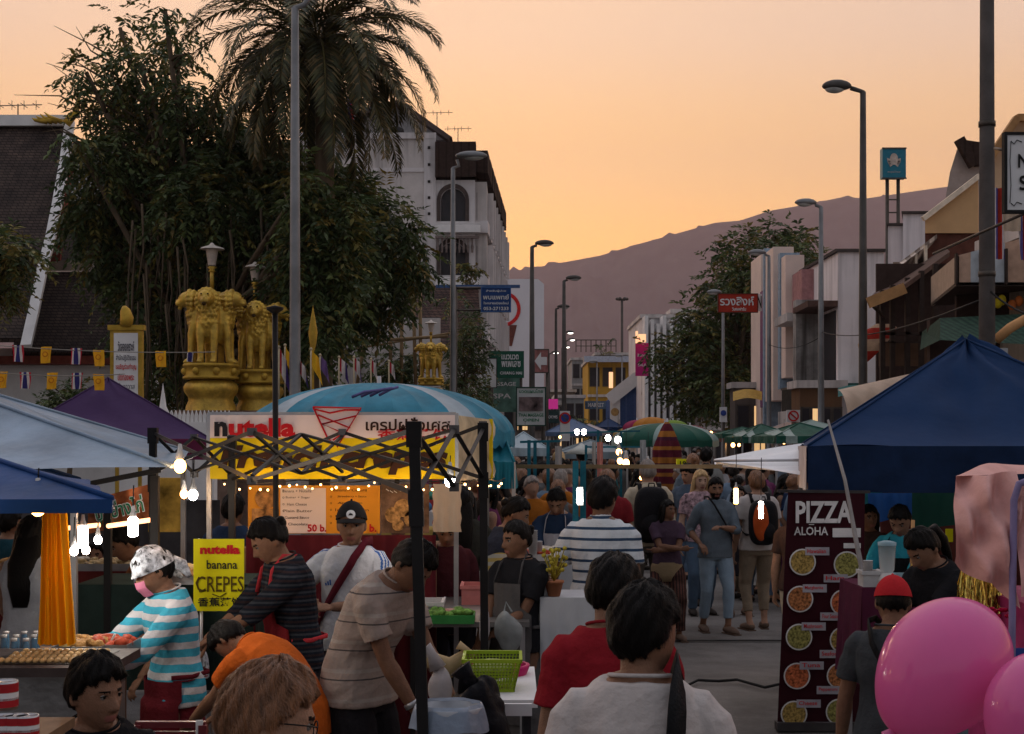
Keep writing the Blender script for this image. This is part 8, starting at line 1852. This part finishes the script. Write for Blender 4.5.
person(px=352, d=8.6, H=1.68, rz=-12, head=(16, 2, 0), vox=.0062, near=True, skin=0, hair=('crop', .010, 0), aL=(-.02, -.30, 1.13), aR=(-.20, -.26, 1.14), hL=(.8, .3, -.5), hR=(-.9, .3, -.5), curl=1.0, fat=1.06, palmL=(0, .5, -1), palmR=(0, .5, 1),
       label='man in black cap and white jersey with dark strap across his chest', shirt=dict(m=sport, mats=(sport, sblue), paint=sportpaint, fit=.020), legs=dict(m=darkj), cap=dict(m=mat('black cap', (.015, .014, .014), .8), badge=(paper, blp)), extra=capman, seed=19)
polo = stripes('taupe polo cloth', [(.27, .215, .185), (.07, .06, .06), (.27, .215, .185), (.30, .26, .23), (.27, .215, .185)], .13, 2, widths=[.42, .05, .2, .13, .2], noise=.08)
def watch(c):
    S, E, T = c['arms'][-1]; b = MB(); ax = (T-E).normalized(); p = T-ax*.03; m = ax.to_track_quat('Z', 'Y').to_matrix(); b.lathe(p, [(.031, -.012), (.034, -.01), (.034, .01), (.031, .012)], 16, ax=m); b.ell(p+V((0, -.034, .01)), (.018, .01, .018), 10, 8); c['raw']('wrist_watch', b, chrome)
person(px=358, d=6.9, H=1.70, rz=62, lean=34, head=(-4, 30, 0), vox=.0062, near=True, skin=2, hair=('short', .015, 0), fat=1.05, aL=(.10, -.50, .76), aR=(-.06, -.42, .70), curl=.8, label='older man in a striped taupe polo shirt bending over the bin to tie a bag',
       shirt=dict(m=polo, collar=True, fit=.020, flare=.018, hem=.84), legs=dict(m=cloth('black baggy trousers', (.014, .013, .015)), w=1.15), extra=watch, seed=20)
# -- around the centre tables
per(447, 530, 10.2, rz=20, head=(-20, 20, 0), H=1.55, vox=.009, label='person in dark maroon behind the steel work table', hair=('short', .015, 0), shirt=dict(m=cloth('dark maroon jersey', (.045, .012, .016)), sleeve='long'), legs=dict(m=darkj), seed=21)
per(398, 528, 11.4, rz=8, H=1.5, vox=.010, label='person in black half hidden behind the front post', hair=('short', .015, 0), shirt=dict(m=black_t), legs=dict(m=darkj), aL=(.1, -.35, 1.1), seed=22)
per(232, 492, 11.2, rz=165, vox=.009, label='man in a navy tee seen from behind under the black frame', hair=('short', .015, 0), shirt=dict(m=navyt), legs=dict(m=darkj), seed=23)
per(463, 486, 11.8, rz=178, vox=.009, label='person in a dark olive top behind the cream cloth sheet', hair=('long', .014, 0), shirt=dict(m=cloth('dark olive', (.03, .03, .025))), legs=dict(m=darkj), seed=24)
per(497, 506, 10.6, rz=110, lean=14, head=(-20, 15, 0), H=1.66, vox=.008, label='person in a dark slate top leaning behind the grey dress woman', hair=('up', .014, 0), shirt=dict(m=cloth('dark slate', (.025, .03, .045)), sleeve='long'), legs=dict(m=darkj), aL=(.1, -.4, .9), aR=(-.2, -.35, .9), seed=25)
def dressw(c): apron(c, cloth('grey pinafore', (.075, .07, .07)), bib=True, hemz=.4, strapm=cloth('grey pinafore', (.075, .07, .07)))
per(519, 519, 9.0, rz=-35, head=(-22, 4, 0), vox=.0068, near=True, skin=2, hair=('up', .014, 0), H=1.56, aL=(-.02, -.28, .98), aR=(-.12, -.28, .92), label='woman in black tee and long grey pinafore dress looking aside', shirt=dict(m=black_t), legs=dict(m=cloth('grey pinafore', (.075, .07, .07)), kind='skirt', hemz=.15, flare=.26), extra=dressw, seed=26)
b = MB(); b.ell(W(508, 632, 8.5), (.075, .06, .11), 30, 20, fn=bagf(0, 0, 21)); b.tube([W(504, 612, 8.5), W(506, 602, 8.6), W(512, 612, 8.5)], .006, 6); b.build('plastic_bag', mat('translucent grey film', (.28, .30, .30), .25, .2, 8, .5, 20, transl=.4), label='greyish carrier bag hanging from the wrist of the pinafore woman', cat='bag')
b = MB(); b.ell(W(484, 626, 8.4), (.03, .03, .10), 20, 16, fn=bagf(0, 0, 5)); b.build('plastic_bag', mat('white plastic film'), label='slim white plastic bag hanging left of the pinafore woman', cat='bag')
polo2 = stripes('blue striped white polo', [(.50, .53, .56), (.03, .055, .10)], .064, 2, widths=[.74, .26], noise=.06)
person(px=601, d=9.6, H=1.80, rz=166, head=(-14, 8, 0), vox=.0068, near=True, skin=2, hair=('short', .018, 0), strands=5000, aL=(.40, -.06, .86), aR=(-.24, 0, .80), label='tall man in a white polo with thin blue stripes at the white table', shirt=dict(m=polo2, collar=True, fit=.024, flare=.025), legs=dict(m=darkj), seed=27)
per(559, 489, 12.9, rz=-14, lean=8, head=(4, 30, 0), H=1.66, vox=.0085, hair=('up', .014, 0), aL=(-.02, -.36, .98), aR=(-.12, -.38, .96), label='aproned woman looking down at the food trays by the tube lamp', shirt=dict(m=navyt, sleeve='rolled'), legs=dict(m=darkj), extra=lambda c: apron(c, cloth('pale apron', (.40, .38, .40))), seed=28)
def tshirt_print(c): sp = c['sp']; b = MB(); b.text('SECURITY', sp(1.30, 0, .150), .03, width=.17, right=(-1, 0, 0)); c['raw']('printed_line', b, wl)
per(544, 474, 19, rz=176, vox=.012, label='person in a bright red printed tee seen from behind by the blue frame', hair=('short', .014, 0), shirt=dict(m=redt), legs=dict(m=white_t), extra=tshirt_print, seed=29)
per(577, 476, 18, rz=170, vox=.012, label='brown haired woman in patterned top behind the aproned woman', hair=('mid', .015, 'brown', .1), shirt=dict(m=mat('pink pattern cloth', (.34, .22, .22), .8, .8, 22)), legs=dict(m=jeans), seed=30)
per(607, 468, 15, rz=178, vox=.011, skin=1, label='maroon shirted person beside the striped polo man', hair=('crop', .012, 'brown'), shirt=dict(m=cloth('maroon tee', (.16, .015, .02))), legs=dict(m=darkj), seed=31)
# -- the walkers right of centre
packm = mat('black nylon', (.010, .010, .012), .6, .3, 10, .3, 60)
per(648, 458, 15.8, rz=184, head=(6, 4, 0), vox=.0095, skin=1, hair=('crop', .010, 'grey'), label='balding grey haired man with a big black backpack over a cream shirt', shirt=dict(m=cream_t, sleeve='rolled', collar=True), legs=dict(m=cloth('grey brown slacks', (.11, .10, .09))), extra=lambda c: backpack(c, packm, w=.17, h=.27, dpt=.10, z=1.17), seed=32)
per(667, 499, 15.4, rz=6, head=(38, -8, 4), vox=.009, skin=2, hair=('mid', .018, 0, .10), aL=(-.13, -.20, 1.10), aR=(.12, -.24, 1.12), hL=(1, -.2, -.6), hR=(-1, -.2, -.6), palmL=(0, 1, 0), palmR=(0, 1, 0), fdL=(-1, 0, .1), fdR=(1, 0, .1), feet=[(.13, -.1), (-.08, .10)],
    label='woman with folded arms in a dark purple tee and patterned baggy trousers', shirt=dict(m=cloth('dark plum tee', (.055, .035, .055)), hem=.88), legs=dict(m=stripes('patterned harem cloth', [(.03, .02, .02), (.10, .045, .035)], .035, 0, noise=.4), w=1.35, len=.95), extra=lambda c: fringe(c), shoes=mat('sandal', (.12, .08, .06), .6), seed=33)
per(715, 476, 16.0, rz=14, head=(-8, 4, 0), vox=.009, skin=0, beard=True, hair=('short', .013, 0), aL=(-.02, -.26, 1.16), aR=(-.22, -.12, .98), hL=(.9, .2, -.6), feet=[(.09, -.16), (-.10, .10)], label='bearded man in an open grey blue shirt and light jeans holding something up', shirt=dict(m=greyt, sleeve='rolled', collar=True, hem=.82, fit=.016), legs=dict(m=ltd, len=.9), extra=lambda c: cross_strap(c, blkstrap, side=-1, w=.02, g=.03), shoes=mat('sandal'), seed=34)
per(700, 469, 17.6, rz=10, head=(0, 4, 0), vox=.010, skin=3, hair=('long', .016, 'blond', .16), label='blonde woman behind the bearded man in a flowered top', shirt=dict(m=mat('flowered cloth', (.30, .20, .22), .8, .9, 24)), legs=dict(m=jeans), seed=35)
per(690, 463, 18.6, rz=-20, head=(-30, 12, 0), vox=.011, skin=1, hair=('short', .018, 0), label='dark haired man in a slate blue tee looking down behind the folded arms woman', shirt=dict(m=cloth('slate blue tee', (.055, .085, .13))), legs=dict(m=jeans), seed=36)
per(693, 453, 22, rz=180, vox=.013, skin=1, hair=('up', .016, 'brown'), label='woman with tied up light brown hair above the dark haired man', shirt=dict(m=greyt), legs=dict(m=jeans), seed=37)
per(706, 447, 24, rz=160, vox=.013, skin=1, hair=('short', .018, 0), label='tall man in a grey shirt walking away behind the tied hair woman', shirt=dict(m=cloth('mid grey shirt', (.20, .20, .19)), sleeve='rolled'), legs=dict(m=darkj), seed=38)
per(738, 484, 17.5, rz=4, vox=.011, skin=1, hair=('mid', .015, 0, .1), label='woman in a dark knee length dress beside the bearded man', shirt=dict(m=cloth('dark dress cloth', (.02, .018, .022)), sleeve='none'), legs=dict(m=cloth('dark dress cloth'), kind='skirt', hemz=.52, flare=.2), shoes=mat('sandal'), seed=39)
orp = mat('orange nylon', (.42, .07, .015), .6, .2, 10, .3, 60)
def orpack(c):
    backpack(c, packm, w=.155, h=.24, dpt=.09, z=1.16); sp = c['sp']; b = MB(); b.ell(sp(1.17, .05, .30), (.085, .045, .20), 20, 14); c['raw']('orange_pocket', b, orp)
per(757, 470, 16.2, rz=188, vox=.009, skin=1, hair=('short', .016, 'brown'), label='man in a white tee with a black and orange backpack below the white awning', shirt=dict(m=white_t, fit=.02), legs=dict(m=khaki, len=.86), extra=orpack, feet=[(.10, .06), (-.10, -.06)], shoes=mat('sandal'), seed=40)
per(800, 500, 12.4, rz=150, H=1.58, vox=.010, skin=1, hair=('short', .014, 0), label='person in pale trousers half hidden by the pizza banner', shirt=dict(m=cloth('dark brown tee', (.05, .03, .025))), legs=dict(m=cream_t), seed=41)
# -- right stall
per(893, 590, 6.3, rz=150, head=(18, 22, 0), H=1.47, vox=.0065, near=True, skin=0, hair=('crop', .012, 0), aL=(.30, -.10, .80), aR=(-.26, -.12, .76), label='person in a red cap and dark grey tee standing before the pizza banner', shirt=dict(m=cloth('charcoal tee', (.045, .05, .055))), legs=dict(m=darkj), cap=dict(m=cloth('red cap cloth', (.38, .02, .025)), back=False, brim=cloth('grey cap brim', (.28, .26, .25))), extra=lambda c: cross_strap(c, blkstrap, side=1, w=.03, g=.03), seed=42)
per(948, 551, 8.2, rz=-58, lean=20, head=(-5, 30, 0), H=1.62, vox=.0075, near=True, skin=0, hair=('tail', .015, 0), aL=(.0, -.5, .95), aR=(-.1, -.5, .9), label='woman with tied hair bending over behind the large balloon', shirt=dict(m=black_t), legs=dict(m=darkj), seed=43)
per(905, 522, 11.0, rz=-30, lean=12, H=1.6, head=(0, 25, 0), vox=.010, skin=0, hair=('short', .014, 0), aL=(.05, -.45, .95), aR=(-.30, -.35, .92), label='person with turquoise sleeves working under the dark green flap', shirt=dict(m=cloth('turquoise cloth', (.03, .28, .36)), sleeve='long'), legs=dict(m=darkj), extra=lambda c: apron(c, black_t), seed=44)
per(868, 528, 12.6, rz=10, H=1.5, vox=.012, skin=2, hair=('long', .014, 0, .2), label='person in dark clothes in the shade behind the drink table', shirt=dict(m=cloth('dark brown tee')), legs=dict(m=darkj), seed=45)
per(958, 600, 6.8, rz=-150, H=1.25, head=(0, 10, 0), vox=.009, hair=('short', .016, 'brown'), skin=1, label='light brown haired child between the red cap and the balloon', shirt=dict(m=greyt), legs=dict(m=jeans), seed=46)
# -- left stall
per(30, 515, 8.9, rz=172, head=(14, 6, 0), vox=.008, near=True, skin=1, hair=('long', .016, 0, .26), aL=(-.32+.55, -.30, .95), aR=(-.24, 0, .80), label='woman with long black hair and a sleeveless whitish top behind the yellow cloth', shirt=dict(m=cloth('whitish blouse', (.36, .38, .42)), sleeve='none', fit=.02), legs=dict(m=black_t), seed=47)
per(8, 506, 11.0, rz=150, vox=.010, label='man in a dark teal tee at the picture border', hair=('short', .015, 0), shirt=dict(m=cloth('dark teal tee', (.012, .045, .06))), legs=dict(m=darkj), extra=lambda c: None, seed=48)
per(178, 545, 10.0, rz=-70, lean=48, H=1.62, head=(0, 10, 0), vox=.010, label='person in a brown top bending over the food trays by the two bulbs', hair=('short', .015, 0), shirt=dict(m=cloth('rust brown top', (.22, .085, .035)), sleeve='long'), legs=dict(m=darkj), aL=(.1, -.6, .85), aR=(-.1, -.6, .8), seed=49)
per(92, 560, 10.8, rz=20, H=1.5, drop=.2, vox=.012, label='person in green in the gloom behind the hanging bulbs', hair=('short', .015, 0), shirt=dict(m=cloth('dull green tee', (.03, .10, .07))), legs=dict(m=darkj), feet=[(.1, -.2), (-.1, -.2)], seed=50)
# ---------------------------------------------------------------- the distant crowd, each a person of their own
rs = random.Random(99)
tops = [('black', (.012, .012, .014)), ('white', (.42, .41, .42)), ('navy', (.02, .035, .08)), ('red', (.26, .025, .03)), ('grey', (.14, .14, .14)), ('pale blue', (.20, .28, .38)), ('dark green', (.03, .07, .045)), ('plum', (.12, .03, .08)), ('beige', (.30, .24, .17)), ('orange', (.42, .14, .02)), ('brown', (.09, .05, .03)), ('teal', (.02, .14, .16))]
tops = [(n, tuple(q*.72 for q in c)) for n, c in tops]
bots = [('jeans', 'jeans'), ('dark trousers', 'darkj'), ('khaki trousers', 'khaki'), ('a skirt', None)]
hs = [('short', 'short black hair'), ('mid', 'chin length black hair'), ('long', 'long black hair'), ('up', 'tied up black hair'), ('brownshort', 'short brown hair'), ('greyshort', 'short grey hair')]
slots = []
for i in range(112):
    t = i/111; d = 17.5+t**1.35*44; px = rs.uniform(512, 724) if d < 34 else rs.uniform(540, 715)
    if d < 22 and 590 < px < 724: px = rs.uniform(506, 590)
    slots.append((px, d))
slots += [(rs.uniform(690, 795), rs.uniform(18.5, 21)) for _ in range(8)]+[(rs.uniform(500, 590), rs.uniform(14.8, 18)) for _ in range(7)]
slots += [(rs.uniform(724, 800), rs.uniform(20, 36)) for _ in range(22)]+[(rs.uniform(800, 868), rs.uniform(17, 24)) for _ in range(5)]+[(rs.uniform(455, 512), rs.uniform(14, 22)) for _ in range(6)]
used = {}
for i, (px, d) in enumerate(slots):
    for _ in range(30):
        tp = rs.choice(tops); bt = rs.choice(bots); hr = rs.choice(hs); face = rs.choice((0, 180, 180, 0, 90, -90))
        key = (tp[0], bt[0], hr[0], face)
        if key not in used: used[key] = 1; break
    fw = {0: 'coming this way', 180: 'walking away', 90: 'facing the shops', -90: 'facing the temple'}[face]
    zone = 'by the white awning' if px > 724 else ('in near crowd' if d < 26 else 'in mid crowd' if d < 40 else 'in far crowd')
    hk = {'brownshort': ('short', .015, 'brown'), 'greyshort': ('short', .013, 'grey')}.get(hr[0], (hr[0], .015, 0, .16))
    lb = '%s top, %s, %s, %s %s' % (tp[0], bt[0], hr[1], fw, zone)
    sk = dict(m=cloth('crowd '+tp[0], tp[1]), sleeve=rs.choice(('short', 'short', 'long', 'none')))
    lg_ = dict(m=dict(jeans=jeans, darkj=darkj, khaki=khaki).get(bt[1], darkj)) if bt[1] else dict(m=cloth('crowd plum', (.12, .03, .08)), kind='skirt', hemz=rs.choice((.3, .5)))
    st = rs.uniform(.02, .2)
    person(px=px, d=d, H=rs.uniform(1.56, 1.78), rz=face+rs.uniform(-25, 25), head=(rs.uniform(-30, 30), rs.uniform(-4, 18), 0), vox=.016 if d < 26 else .024, hair=hk, skin=rs.choice((0, 0, 2, 1, 3)), label=lb, group='people walking through the market',
           shirt=sk, legs=lg_, feet=[(.1, -st), (-.1, st)], aL=(.25, rs.uniform(-.3, .1), rs.uniform(.8, 1.0)), aR=(-.25, rs.uniform(-.3, .1), rs.uniform(.8, 1.0)), seed=500+i)
def conical(c):
    b = MB(); HM = c['HM']; b.lathe(HM @ V((0, 0, .08)), [(.24, -.04), (.25, -.045), (.10, .05), (.0, .12)], 20); c['raw']('conical_hat', b, mat('pale straw', (.42, .44, .42), .6))
per(582, 447, 25, rz=200, vox=.014, label='person with a pale conical hat in the middle of the crowd', hair=('short', .014, 0), shirt=dict(m=cloth('crowd teal', (.02, .14, .16))), legs=dict(m=darkj), extra=conical, seed=600)
per(559, 450, 23, rz=190, vox=.014, skin=3, label='person with fair hair and a red top left of the conical hat', hair=('short', .015, 'blond'), shirt=dict(m=cloth('crowd red', (.26, .025, .03))), legs=dict(m=darkj), seed=601)
bpy.data.scenes.remove(TMP)
make_haze()
